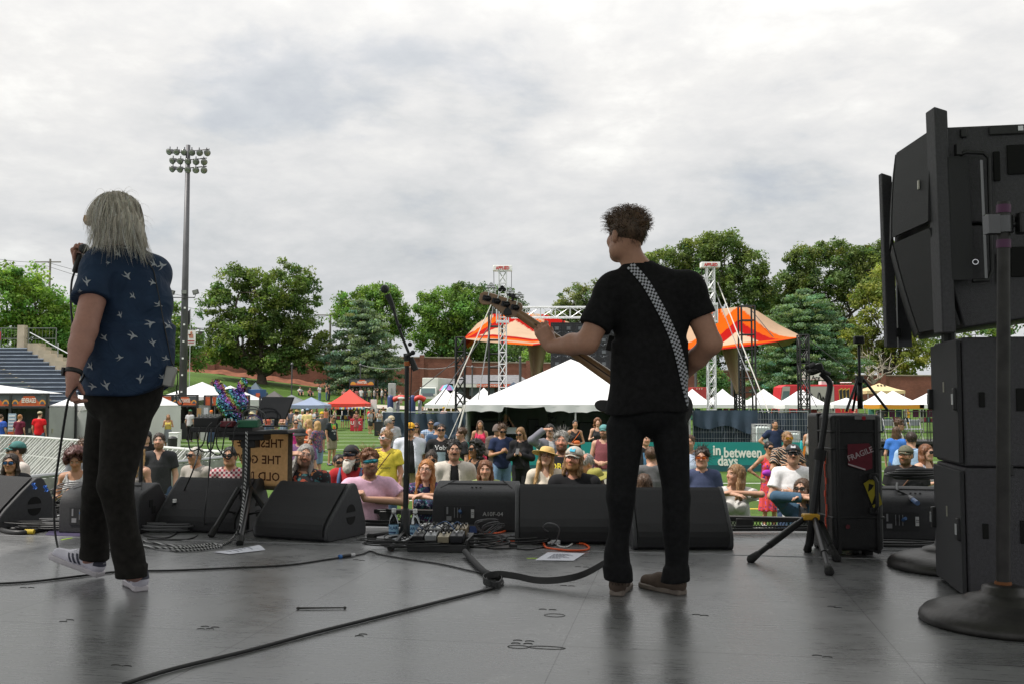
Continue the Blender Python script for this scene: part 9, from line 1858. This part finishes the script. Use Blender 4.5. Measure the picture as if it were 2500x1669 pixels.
aR2=f0.g(345,1443)+vn((-.03,.05,.06));feet=[('c',aL,p(215,1368,5.07),.040,.034,.02),('c',aR,aR2,.040,.036,.02)]
pr=tor+ua+fa+hL+hR+leg+feet+hp;los,his=zip(*[bounds(q,0)for q in pr]);f=Field(np.min(los,0)-.03,np.max(his,0)+.03,(np.min(los,0),np.max(his,0)),.0068,.0068)
for q in pr:f.put(q)
np_sk=(.44,.225,.175);V,F=f.net();np_mesh('body',V,F,m_skin,f0.t,faces_col(V,c,Rh,np_sk,(.3,.27,.23)))
m_navy_s=bpy.data.materials.new('navy_shirt');m_navy_s.use_nodes=True;b=m_navy_s.node_tree.nodes['Principled BSDF'];b.inputs['Roughness'].default_value=.75;b.inputs['Specular IOR Level'].default_value=.25;ts=NT(m_navy_s,'ShaderNodeTexCoord');ns=NT(m_navy_s,'ShaderNodeTexNoise',Scale=9.,Detail=5.);LK(m_navy_s,ts.outputs['Object'],ns.inputs['Vector']);LK(m_navy_s,ramp(m_navy_s,ns.outputs[0],[(.3,(.012,.026,.060)),(.7,(.020,.042,.088))]),b.inputs['Base Color']);nk=NT(m_navy_s,'ShaderNodeTexNoise',Scale=7.,Detail=3.,Distortion=1.2);LK(m_navy_s,ts.outputs['Object'],nk.inputs['Vector']);bk_=NT(m_navy_s,'ShaderNodeBump',Strength=.5,Distance=.05);LK(m_navy_s,nk.outputs[0],bk_.inputs['Height']);LK(m_navy_s,bk_.outputs[0],b.inputs['Normal'])
def cloth_field(prs,off,flats,hem=None,hres=.009,extra=None,wr=.006,seed=1,fq=30.,curve=None):
 f=field_for(prs+flats,off+.03,hres,hres)
 for q in prs:f.put(q,off)
 for q in flats:f.put(q,0)
 x,y,z=f.xyz()
 if hem is not None:f.D=np.maximum(f.D,(hem(x,y)-z)).astype(np.float32)
 for q in(extra or[]):f.put(q,0,sub=True)
 f.wrinkle(wr,seed,fq);return f
hz=p(320,956,4.75)[2];sl=eL-shL;sr=eR-shR
drape=('t',hz-.04,p(320,800,4.76)[2],tuple(p(313,960,4.77)[:2]),tuple(p(320,800,4.77)[:2]),(.205,.178),(.190,.150),.06)
f=cloth_field(tor+[drape],.016,[('f',shL-sl*.1,shL+sl*.52,.082,.094,.03,False),('f',shR,shR+sr*.6,.068,.078,.05,False)],lambda x,y:hz-.015+.10*np.clip((x-p(330,950,4.75)[0])/.22,0,1)**2+0*y,extra=[('c',nb+vn((-.01,-.0,-.0)),nb+vn((-.03,.0,.12)),.062,.10,.01)],wr=.011,seed=4,fq=16.)
so1,SV,SF=f0.mesh('shirt',f,m_navy_s);bvS=project(SV,SF,f0.o)
mb=MB();pts=[nb+vn((.082*cos(a)-.004,.07*sin(a),.012))for a in np.linspace(0,6.283,25)];mb.grid(lambda a,q:Vec(pts[int(a*24+.01)])+Vec((0,0,.04*q)),25,3);mb.build('collar',m_navy_s,so1,smooth=1,solid=.005)
BIRD=[[(-.5,.1),(-.15,.12),(.05,.02),(.3,.12),(.5,.38),(.36,.06),(.15,-.12),(.1,-.30),(-.05,-.48),(-.06,-.2),(-.22,-.04)],[(.02,.02),(.12,.26),(.05,.5),(-.03,.28),(-.08,.06)]]
mb=MB();kz=0
for(x,y)in[(627,522),(700,483),(745,545),(828,527),(560,583),(690,668),(858,715),(418,708),(725,805),(372,772),(640,932),(900,862),(842,990),(535,1083),(725,1072),(862,1115),(965,1005),(638,1215),(832,1240),(948,1220),(775,1358),(925,1345),(455,1410),(548,1400),(865,590),(920,600),(440,1275)]:
 kz+=1;u0,v0=60+x/2.75,430+y/2.75;an_=(kz*2.4)%6.28;sz=20+(kz*5)%11 if kz not in(3,5,10)else 13;fl_=1 if kz%2 else-1
 for poly in BIRD:
  q=[]
  for(a,b_)in poly:a*=fl_*.8;q.append(onto(bvS,u0+sz*(a*cos(an_*.3)-b_*sin(an_*.3)),v0-sz*(a*sin(an_*.3)+b_*cos(an_*.3)),.004))
  if all(z is not None for z in q)and max((z-q[0]).length for z in q)<.09:mb.add([z-f0.o for z in q],[tuple(range(len(q)))])
mb.build('bird_print',mat('bird_white',(.36,.38,.42),.7),so1)
m_trou=mat('charcoal_trousers',(.016,.0145,.013),.88,noise=(30,.3),bump=(60,.25),spec=.15);m_jean=mat('black_jeans',(.009,.009,.010),.85,noise=(40,.35),bump=(90,.3),spec=.2)
f=cloth_field(tor[:2]+leg[:1]+[leg[2]],.012,[('f',kL,aL+vn((0,0,.01)),.074,.066,.02,False),('f',kR,aR+vn((0,0,-.0)),.079,.066,.02,False),('f',aR+vn((0,0,.03)),aR+vn((0,0,-.035)),.072,.074,.005),('f',aL+vn((.0,0,.03)),aL+vn((0,0,-.03)),.070,.072,.005)],None,wr=.0075,seed=9,fq=30.);x,y,z=f.xyz();f.D=np.maximum(f.D,z-hz-.06+0*x+0*y).astype(np.float32);f0.mesh('trousers',f,m_trou)
# hair: base volume and strands
hb=[('e',h(0,.02,.03),(.105,.125,.115),Rh,.03),('c',p(262,560,4.68),p(234,604,4.66),.045,.016,.03),('c',p(300,545,4.70),p(350,598,4.74),.066,.020,.04),('e',p(296,560,4.70),(.100,.07,.08),None,.05),('c',p(252,540,4.74),p(224,606,4.74),.036,.01,.03)]
f=field_for(hb,0,.0075,.0075)
for q in hb:f.put(q)
f.put(('e',h(0,-.145,-.03),(.085,.115,.12),Rh,.015),0,sub=True);x,y,z=f.xyz();a=np.arctan2(x-c[0],y-c[1]);f.D+=(.005*np.sin(a*27+2*np.sin(z*22))+.0025*np.sin(a*63+z*15)).astype(np.float32)
ghc=np.array((.62,.555,.48));ho,HV,HF=f0.mesh('hair',f,m_hair,lambda V:ghc[None]*.8*(1+.3*np.sin(np.arctan2(V[:,0]-c[0],V[:,1]-c[1])*41+V[:,2]*9)[:,None]))
rng=np.random.default_rng(5);top_=HV[(HV[:,2]>c[2]-.02)&(((HV-c)@Rh)[:,1]>-.035)];ctr=c+vn((.0,.0,.02))
def stepS(q,d,t,l,k):
 o=q-ctr;o[2]*=.6;o/=np.linalg.norm(o)+1e-6;out=max(0,.115-np.linalg.norm((q-ctr)*vn((1,1,.8))))*4;low=max(0,c[2]-.03-q[2]);flare=vn((o[0]*(.25+2.0*low),o[1]*.3,0));dn=vn((0,0,-1))+flare+o*out*1.2+.20*vn((sin(17*q[2]+9*k[0]),cos(15*q[2]+9*k[1]),0));tn=dn-o*(dn@o)*(.9 if low<=0 else .0);tn/=np.linalg.norm(tn);d=tn if d is None else d*.5+tn*.5;return q+d*l,d
idx=rng.integers(0,len(top_),2000);rts=[top_[i]+(top_[i]-ctr)*.03*rng.random()for i in idx];strands('hair_strands',rts,rng,ghc*1.1,ho,stepS,8,.205,.0011,.38)
fly=[top_[i]for i in rng.integers(0,len(top_),34)];strands('stray_hairs',fly,rng,ghc*1.3,ho,lambda q,d,t,l,k:(q+(lambda e:e/np.linalg.norm(e)*l)((q-ctr)*4*(1-t)+vn((k[0]-.5,k[1]-.5,-.9*t))*1.0),None),6,.09,.0007,.3)
mb=MB();g0,g1=h(0.062,-.10,.018),h(0.079,.0,.014);mb.tube([Vec(h(.078,.01,.015)),Vec(h(.076,-.06,.017)),Vec(h(.066,-.102,.018))],.003,6);mb.tube([Vec(h(.034+.030*cos(a),-.112,.010+.024*sin(a)))for a in np.linspace(0,5.9,13)],.0035,5,True);mb.tube([Vec(h(-.034+.030*cos(a),-.112,.010+.024*sin(a)))for a in np.linspace(0,5.9,13)],.0035,5,True);mb.tube([Vec(h(-.008,-.114,.015)),Vec(h(.008,-.114,.015))],.003,5);go=mb.build('glasses',mat('amber_frame',(.35,.16,.03),.3),f0.t,smooth=1)
mb=MB()
for q in(-1,1):mb.add([Vec(h(q*.034+.030*cos(a),-.112,.010+.024*sin(a)))for a in np.linspace(0,5.9,13)],[tuple(range(13))])
mb.add([Vec(h(.066,-.108,.030)),Vec(h(.074,-.066,.026)),Vec(h(.074,-.066,.002)),Vec(h(.066,-.108,-.006))],[(0,1,2,3)]);mb.build('lenses',mat('amber_lens',(.45,.24,.08),.1),go,solid=.002)
mb=MB();d=(wL-eL)/np.linalg.norm(wL-eL);M=rot_to(d);q0=Vec(wL-d*.012);mb.lathe([(.0365,-.011),(.0405,-.008),(.0405,.008),(.0355,.011)],q0,20,M);wo=mb.build('watch',mat('watch_black',(.012,.012,.013),.5),f0.t,smooth=1);mb=MB().box(q0+Vec((-.040,-.012,0)),(.012,.034,.040)).build('watch_face',mat('watch_glass',(.02,.02,.025),.12),wo,bev=.004)
mb=MB().tube([Vec(wL+vn((-.004,.02,-.098)))+Vec((.0125*cos(a),.0125*sin(a),0))for a in np.linspace(0,5.7,10)],.002,5,True).build('ring',mat('silver_ring',(.6,.6,.58),.25,1.),f0.t)
def sneaker(heel,toe,lift,name='shoe'):
 """heel and toe points on the sole line (local), tilted by lift; one upper, sole, stripes and heel tab"""
 heel,toe=vn(heel),vn(toe);ax=toe-heel;L=np.linalg.norm(ax);ax/=L;up=vn((0,0,1));sd_=np.cross(ax,up);sd_/=np.linalg.norm(sd_);up=np.cross(sd_,ax);Q=lambda a,s_,z:heel+ax*a*L+sd_*s_+up*z
 W=[(.0,.030),(.06,.036),(.2,.036),(.4,.034),(.6,.042),(.78,.046),(.92,.038),(1.0,.018)]
 so_=MB();ring=[Q(a,w_,0)for a,w_ in W]+[Q(a,-w_,0)for a,w_ in reversed(W)];so_.prism([Vec(q)for q in ring],(0,0,0),Vec(up*.028));
 prs=[('c',Q(.10,0,.05),Q(.14,0,.092),.036,.034,.02),('c',Q(.12,0,.05),Q(.55,0,.05),.036,.036,.02),('c',Q(.5,0,.045),Q(.86,0,.034),.039,.030,.02),('c',Q(.2,0,.085),Q(.5,0,.062),.030,.030,.02)]
 f=field_for(prs,0,.005,.005)
 for q in prs:f.put(q)
 x,y,z=f.xyz();hgt=(x-heel[0])*up[0]+(y-heel[1])*up[1]+(z-heel[2])*up[2];f.D=np.maximum(f.D,.02-hgt).astype(np.float32);sh,V_,F_=f0.mesh(name,f,mat('leather_white',(.60,.58,.66),.45,noise=(20,.06)))
 so_.build('sole',mat('sole_white',(.50,.47,.50),.6,noise=(14,.12)),sh,bev=.006);bv=BVHTree.FromPolygons([tuple(q)for q in V_],[tuple(int(i)for i in q)for q in F_]);st=MB()
 for side in(-1,1):
  for k in range(3):
   for j in range(6):
    qd=[]
    for(da,dj)in((0,0),(.042,0),(.042,1),(0,1)):
     t_=(j+dj)/6;a=.40+.075*k+da+.10*t_-.05;o_=Q(a-.02,side*.2,.034+.05*t_*(1-.12*k));hit=bv.ray_cast(Vec(o_),Vec(-sd_*side));qd.append(None if hit[0]is None else hit[0]+Vec(sd_*side*.0022))
    if all(q is not None for q in qd):st.add(qd,[(0,1,2,3)])
 st.build('stripes',mat('stripe_navy',(.02,.022,.045),.5),sh)
 tb_=MB()
 def back(a,q):
  th_=(a-.5)*2.3;o_=Q(.16,0,.058+.052*q)+(-ax*cos(th_)+sd_*sin(th_))*.3;hit=bv.ray_cast(Vec(o_),Vec(ax*cos(th_)-sd_*sin(th_)));return(hit[0]+Vec(-ax*cos(th_)+sd_*sin(th_))*.0025)if hit[0]else Vec(Q(.05,0,.06))
 tb_.grid(back,11,5);tb=tb_.build('heel_tab',mat('stripe_navy',(.02,.022,.045),.5),sh,smooth=1);lg=MB()
 for k in(-1,0,1):
  ct=back(.5+.055*k,.66+.16*(k==0));n_=Vec(-ax)*.0015;rt=Vec(sd_);u_=Vec(up);e1=(u_*cos(k*.6)+rt*sin(k*.6));e2=e1.cross(Vec(ax));lg.add([ct+n_+e1*.010*cos(a)+e2*.0042*sin(a)for a in np.linspace(0,5.6,9)],[tuple(range(9))])
 ct=back(.5,.34);letter(lg,'adidas',ct+Vec(-ax)*.003,Vec(sd_),Vec(up),.0105,.0003);lg.build('heel_mark',mat('mark_white',(.55,.55,.6),.6),tb)
 la=MB()
 for k in range(5):la.tube([Vec(Q(.46+.055*k,-.02,.098-.008*k)),Vec(Q(.47+.055*k,0,.104-.008*k)),Vec(Q(.46+.055*k,.02,.098-.008*k))],.003,5)
 la.build('laces',mat('laces_white',(.6,.6,.62),.8),sh)
hl=f0.g(345,1443);sneaker(hl,hl+vn((-.150,.235,0)),0);hl=f0.p(246,1402,5.05);hl[2]=.006;sneaker(hl,f0.p(122,1358,5.14),0)
# singer's microphone, cable, pack
mb=MB();a,c2=f0.p(198,622,4.93),f0.p(186,655,4.95);mh=thing('microphone','microphone held to the singer\'s mouth','microphone',Vec(a)+f0.o);dd=Vec(c2-a);mb.cyl((0,0,0),dd*1.3,.022,.014,12);mb.build('handle',black,mh,smooth=1,auto=40);mb=MB().sphere(-dd.normalized()*.02+Vec((.008,0,.012)),.027,12,8).build('head_grille',mat('mic_grille2',(.045,.047,.05),.35,.6),mh,smooth=1)
e=spline([P(183,662,4.95),P(175,690,4.92),P(173,740,4.85),P(177,790,4.8),P(186,840,4.78),P(206,880,4.72),P(205,912,4.62),P(193,936,4.52),P(178,955,4.44),P(167,975,4.42),P(160,1010,4.45),P(146,1100,4.6),P(135,1180,4.8),P(132,1256,5.0),P(138,1320,5.25),G(150,1345,.006),G(200,1352,.006),G(280,1338,.006)],8);mb=MB().tube(e,.0058,8);tag(mb.build('microphone_cable',m_cbl,smooth=1),'black microphone cable hanging from the singer\'s hands to the floor','cable')
pk=[onto(bvS,u,v,.004)for u,v in((318,600),(345,628),(372,655),(381,690),(391,740),(400,790),(410,840),(418,880))];pk=[q-f0.o for q in pk if q is not None]+[Vec(f0.p(u,v,4.76))for u,v in((431,905),(434,930),(431,952),(440,972),(446,984),(436,987),(430,972),(431,950))];mb=MB().tube(spline(pk,6),.0028,6).build('earpiece_cord',m_cbl,f0.t,smooth=1);mb=MB().box(Vec(f0.p(414,918,4.70)),(.055,.03,.10),MRot(.2,3,'Y'));bo=mb.build('belt_pack',mat('pack_silver',(.32,.31,.30),.4,.4),f0.t,bev=.008)
# ---- the bassist
f1=Fig('person','bass player in a black tee and black jeans seen from behind','person',(G(1580,1455).x,4.52,0));p=f1.p
c=p(1528,580,4.58);Rh=RZ(R(180+30),R(-4),R(-3));nb=p(1556,655,4.58);h,hp=head_prims(c,Rh,nb,1.0,.056)
shL,shR=p(1494,712,4.53),p(1682,710,4.53);eL,wL=p(1434,836,4.50),p(1345,846,4.70);eR,wR=p(1735,838,4.52),p(1655,925,4.72)
tor=[('e',p(1584,1005,4.54),(.168,.120,.105),None,.05),('e',p(1586,900,4.55),(.150,.110,.2),None,.07),('e',p(1588,770,4.56),(.175,.120,.2),None,.07),('c',shL,shR,.055,.055,.05),('c',nb+vn((0,0,-.012)),shL,.050,.058,.05),('c',nb+vn((0,0,-.012)),shR,.050,.058,.05)]
ua=[('c',shL,eL,.062,.052,.03),('c',shR,eR,.062,.052,.03)];fa=[('c',eL,eL+(wL-eL)*.4,.052,.049,.02),('c',eL+(wL-eL)*.4,wL,.049,.031,.02),('c',eR,eR+(wR-eR)*.4,.052,.048,.02),('c',eR+(wR-eR)*.4,wR,.048,.031,.02)]
# left hand wraps the neck of the bass: thumb behind it, fingers over the front
nk0,nk1,BY=p(1270,768,4.80),p(1488,918,4.70),4.76
hd=p(1319,800,4.775)-wL;hL=hand_prims(wL,(-.45,.12,.85),(.25,.95,.1),-1,1.04,.75,thumb=.25)
hR=hand_prims(wR,(-.8,.25,-.5),(-.3,.9,-.2),1,1.0,.5)
hip_=[p(1527,1048,4.54),p(1636,1048,4.54)];kn_=[p(1516,1215,4.50),p(1652,1215,4.50)];an_=[p(1506,1395,4.53),p(1650,1395,4.50)]
leg=[('c',hip_[0],kn_[0],.082,.052,.02),('c',kn_[0],an_[0],.050,.040,.02),('c',hip_[1],kn_[1],.078,.054,.02),('c',kn_[1],an_[1],.052,.040,.02)]
pr=tor+ua+fa+hL+hR+leg+hp;los,his=zip(*[bounds(q,0)for q in pr]);f=Field(np.min(los,0)-.03,np.max(his,0)+.03,(np.min(los,0),np.max(his,0)),.0068,.0068)
for q in pr:f.put(q)
V,F=f.net();np_mesh('body',V,F,m_skin,f1.t,faces_col(V,c,Rh,(.43,.225,.155),(.06,.04,.025)))
m_tee=mat('black_tee',(.0115,.011,.012),.9,noise=(40,.3),bump=(70,.25),spec=.15);hz=p(1584,1006,4.55)[2];sl,sr=eL-shL,eR-shR
drape=('t',hz-.03,p(1586,840,4.56)[2],tuple(p(1583,1000,4.55)[:2]),tuple(p(1586,840,4.56)[:2]),(.184,.14),(.158,.120),.05)
f=cloth_field(tor+[drape],.011,[('f',shL-sl*.1,shL+sl*.70,.070,.077,.03,False),('f',shR-sr*.1,shR+sr*.50,.070,.077,.03,False)],lambda x,y:hz+0*x+0*y,extra=[('c',nb+vn((0,0,-.005)),nb+vn((-.012,0,.10)),.058,.085,.008)],wr=.011,seed=21,fq=15.);so2,SV,SF=f1.mesh('shirt',f,m_tee);bvB=project(SV,SF,f1.o)
f=cloth_field([tor[0],leg[0],leg[2]],.009,[('f',kn_[0],an_[0]+vn((0,0,.0)),.060,.055,.02,False),('f',kn_[1],an_[1],.063,.056,.02,False)]+[('f',a+vn((0,0,.03)),a+vn((0,0,-.04)),.063,.065,.006)for a in an_],None,wr=.0065,seed=33,fq=34.);x,y,z=f.xyz();f.D=np.maximum(f.D,z-hz-.06+0*x+0*y).astype(np.float32);f1.mesh('jeans',f,m_jean)
def slipon(heel,toe):
 heel,toe=vn(heel),vn(toe);ax=toe-heel;L=np.linalg.norm(ax);ax/=L;sd_=np.cross(ax,(0,0,1));Q=lambda a,s_,z:heel+ax*a*L+sd_*s_+vn((0,0,z));W=[(.0,.028),(.05,.036),(.3,.036),(.6,.045),(.8,.046),(.94,.034),(1.,.015)];so_=MB();ring=[Q(a,w_,0)for a,w_ in W]+[Q(a,-w_,0)for a,w_ in reversed(W)];so_.prism([Vec(q)for q in ring],(0,0,0),(0,0,.026));prs=[('c',Q(.12,0,.045),Q(.14,0,.082),.037,.034,.02),('c',Q(.12,0,.045),Q(.55,0,.045),.038,.04,.02),('c',Q(.5,0,.042),Q(.86,0,.034),.042,.030,.02)];f=field_for(prs,0,.005,.005)
 for q in prs:f.put(q)
 x,y,z=f.xyz();f.D=np.maximum(f.D,.018-z+0*x+0*y).astype(np.float32);f.wrinkle(.002,3,90.)
 def cc(V):a=((V-heel)@ax)/L;w_=np.sin(V@sd_*420)*np.sin(V[:,2]*420);k=np.where((a<.35)&(V[:,2]>.05),.7+.9*(w_>0),1.0);return np.array((.105,.078,.062))[None]*k[:,None]*np.where((a<.35)&(V[:,2]>.05),.6,1.)[:,None]
 sh,V_,F_=f1.mesh('shoe',f,m_cloth,cc);so_.build('sole',mat('sole_taupe',(.20,.165,.14),.7,noise=(20,.15)),sh,bev=.006);la=MB();la.tube([Vec(Q(.32,-.03,.09)),Vec(Q(.36,0,.11)),Vec(Q(.30,.02,.13)),Vec(Q(.4,.03,.085))],.003,5);la.build('lace',mat('lace_tan',(.15,.1,.07),.8),sh)
hl=f1.g(1505,1454);slipon(hl,hl+vn((.075,.27,0)));hl=f1.g(1668,1452);slipon(hl,hl+vn((-.17,.225,0)))
hb=[('e',h(0,.016,.042),(.083,.102,.092),Rh,.02),('e',h(0,.0,.080),(.080,.095,.048),Rh,.03)]
rr=random.Random(8)
for i in range(46):a,b_=rr.uniform(-3.1,3.1),rr.uniform(.15,1.5);d=(sin(a)*cos(b_),cos(a)*cos(b_),sin(b_));hb.append(('e',h(d[0]*.082,.012+d[1]*.100,.052+d[2]*.070),(rr.uniform(.012,.024),)*3,None,.012))
f=field_for(hb,0,.006,.006)
for q in hb:f.put(q)
f.put(('e',h(0,-.118,-.04),(.066,.09,.105),Rh,.012),0,sub=True);f.put(('e',h(0,-.02,-.125),(.12,.12,.10),Rh,.015),0,sub=True);f.put(('e',h(0,.08,-.155),(.12,.12,.10),Rh,.015),0,sub=True);f.wrinkle(.003,5,120.);bh=np.array((.075,.043,.026));ho,HV,HF=f1.mesh('hair',f,m_hair,lambda V:bh[None]*(1+.3*np.sin(V@vn((90,70,40))))[:,None])
ctr=c+vn((0,0,.03));rng=np.random.default_rng(12);up_=HV[HV[:,2]>c[2]+.02];lo_=HV[(HV[:,2]<=c[2]+.03)]
def stepB(q,d,t,l,k):
 o=q-ctr;o/=np.linalg.norm(o)+1e-6;e=o*(.7-1.0*t)+vn((.9*sin(9*k[0]+3*t),.9*cos(8*k[1]+3*t),.5-1.3*t))*.8+vn((-.35,0,0));e/=np.linalg.norm(e);return q+e*l,e
strands('hair_strands',[up_[i]for i in rng.integers(0,len(up_),900)],rng,bh*1.9,ho,stepB,6,.050,.0012,.4);strands('short_hairs',[lo_[i]for i in rng.integers(0,len(lo_),330)],rng,bh*.9,ho,lambda q,d,t,l,k:(q+(lambda e:e/np.linalg.norm(e)*l)((q-ctr)*2.0+vn((0,0,-.35))),None),2,.02,.0013,.3)
# checkered strap laid over the back
stp=thing('guitar_strap','black and white checkered strap across the bassist\'s back','strap',f1.o);o0=f1.o;cen=[(1538,648),(1552,662),(1578,694),(1602,735),(1628,785),(1650,838),(1664,890),(1676,945),(1687,985),(1693,1002)];cp=spline([Vec((u,v,0))for u,v in cen],9);acc=[0.]
for a,b_ in zip(cp,cp[1:]):acc.append(acc[-1]+(b_-a).length)
NR=74;rows=[]
for i in range(NR+1):
 s_=acc[-1]*i/NR;j=max(k for k in range(len(acc))if acc[k]<=s_+1e-6);j=min(j,len(cp)-2);q=cp[j]+(cp[j+1]-cp[j])*((s_-acc[j])/max(1e-6,acc[j+1]-acc[j]));d=(cp[j+1]-cp[j]).normalized();n_=Vec((-d.y,d.x,0));row=[]
 for k in range(5):
  w_=n_*((k-2)/4)*20.5;hpt=onto(bvB,q.x+w_.x,q.y+w_.y,.006);row.append(hpt)
 rows.append(row)
for k in range(5):
 last=None
 for i in range(NR+1):
  if rows[i][k]is None:
   s_=acc[-1]*i/NR;q=Vec((1538+(1693-1538)*(i/NR),0,0));rows[i][k]=(last if last is not None else None)
  last=rows[i][k]
 for i in range(NR,-1,-1):
  if rows[i][k]is None:rows[i][k]=rows[i+1][k]+Vec((-.003,.004,.006))
mb=MB();base_=[q-o0 for r_ in rows for q in r_];mb.v=[tuple(q)for q in base_];mb.c=[(1,1,1)]*len(base_)
for i in range(NR):
 for k in range(4):mb.f.append((i*5+k,i*5+k+1,(i+1)*5+k+1,(i+1)*5+k));mb.mi.append((i+k)%2)
mb.build('checkered_band',[mat('check_black',(.008,.008,.009),.6),mat('check_white',(.46,.46,.52),.6)],stp,solid=.003)
# ---- the bass guitar
bass=thing('bass_guitar','dark bass guitar with a maple neck held in front of the bassist','bass guitar',P(1480,900,4.74));o0=Vec(bass.location)
def B(u,v,Y):return P(u,v,Y)-o0
m_maple=mat('maple',(.30,.165,.075),.35,noise=(7,.2),coat=.3);m_wal=mat('walnut_stripe',(.05,.022,.012),.4)
HS=[(1169,730),(1172,717),(1181,712.5),(1191,714.5),(1205,718),(1231,727),(1256,735),(1272,741),(1275,748),(1274,763),(1281,771),(1272,778),(1254,775),(1236,776),(1221,763),(1205,750),(1199,744),(1190,745),(1177,745),(1170,738)]
mb=MB().prism([B(u,v,4.80)for u,v in HS],(0,0,0),(.004,.017,.004));hs_=mb.build('headstock',m_maple,bass,bev=.004)
for k,(x,y)in enumerate(((1191,728.5),(1214,735.5),(1237,743),(1260,751))):
 mb=MB();q=B(x,y,4.788);mb.sphere(q,(.018,.011,.015),12,8);mb.box(q+Vec((-.006,.004,.0)),(.040,.006,.026),MRot(R(16),3,'Y'));tn=mb.build('tuner',mat('tuner_black',(.012,.012,.014),.2,.5),hs_,smooth=1,auto=40)
 mb=MB();e1=B(x+5,y-20,4.785);mb.cyl(q,e1,.0035,n=8);mb.build('tuner_post',chrome,tn);mb=MB();e2=B(x+(8 if k!=1 else 12),y-30,4.785)
 for sx in(-1,0,1):mb.sphere(e2+Vec((sx*.0105,0,.007 if sx==0 else-.004)),(.0105,.003,.0105),10,6)
 mb.build('tuner_key',mat('tuner_black',(.012,.012,.014),.2,.5)if k==1 else chrome,tn,smooth=1)
mb=MB();q=B(1239,763,4.785);mb.prism([q+Vec((.022*cos(a),0,.02*sin(a)-.006*cos(2*a)))for a in np.linspace(0,5.6,9)],(0,0,0),(0,.006,0));mb.build('clip_tuner',black,hs_,bev=.002)
mb=MB();q=B(1252,722,4.80);mb.box(q,(.05,.02,.022),MRot(R(18),3,'Y'));mb.cyl(q,q+Vec((0,0,-.03)),.006,n=8);mb.build('clip_device',black,hs_,bev=.004)
a,e=B(1266,765,4.805),B(1560,968,4.70);d=(e-a).normalized();up=Vec((0,1,0));sd_=d.cross(up).normalized();up=sd_.cross(d);mb=MB();rows=[]
for i in range(13):
 t_=i/12;q=a+(e-a)*t_;w_=.0225+.010*t_;rows.append([q+sd_*w_*cos(th_)-up*.019*sin(th_)*(1+.2*t_)for th_ in np.linspace(0,pi,9)]+[q-sd_*w_+up*.004,q+sd_*w_+up*.004])
mb.grid(lambda p_,q_:rows[int(q_*12+.01)][int(p_*11+.01)%11],11,13,True);mb.build('neck',m_maple,bass,smooth=1,auto=50)
mb=MB().tube([a+d*.1-up*.0195,a+(e-a)*.5-up*.0212,e-up*.0232],[.0035]*3,6).build('skunk_stripe',m_wal,bass)
mb=MB()
for k in range(4):mb.cyl(a+sd_*(-.015+.01*k)+up*.008,e+sd_*(-.021+.014*k)+up*.010,.0008,n=4)
mb.build('strings',chrome,bass)
OUT=[(-.02,.045),(.02,.06),(-.05,.13),(-.10,.165),(-.115,.195),(-.09,.215),(.0,.20),(.10,.165),(.18,.16),(.27,.185),(.36,.17),(.41,.10),(.42,.0),(.40,-.11),(.33,-.175),(.22,-.185),(.12,-.155),(.05,-.165),(-.03,-.205),(-.10,-.225),(-.135,-.205),(-.12,-.165),(-.05,-.12),(.0,-.07),(-.02,-.045)]
cb0=B(1538,950,4.735);op=spline([cb0+(d*x_+sd_*y_)*.76 for x_,y_ in OUT],3,True);mb=MB().prism(op,(0,0,0),up*.042).build('body',mat('bass_dark',(.010,.009,.008),.45),bass,bev=.008,smooth=0)
mb=MB().box(B(1493,838,4.70),(.045,.01,.075),MRot(.25,3,'Y'));tag(mb.build('strap_end',black,bev=.003),'black leather strap end below the bassist\'s left sleeve','strap')
for o_ in list(col.objects):
 if o_.name=='strap_end':o_.location=o0
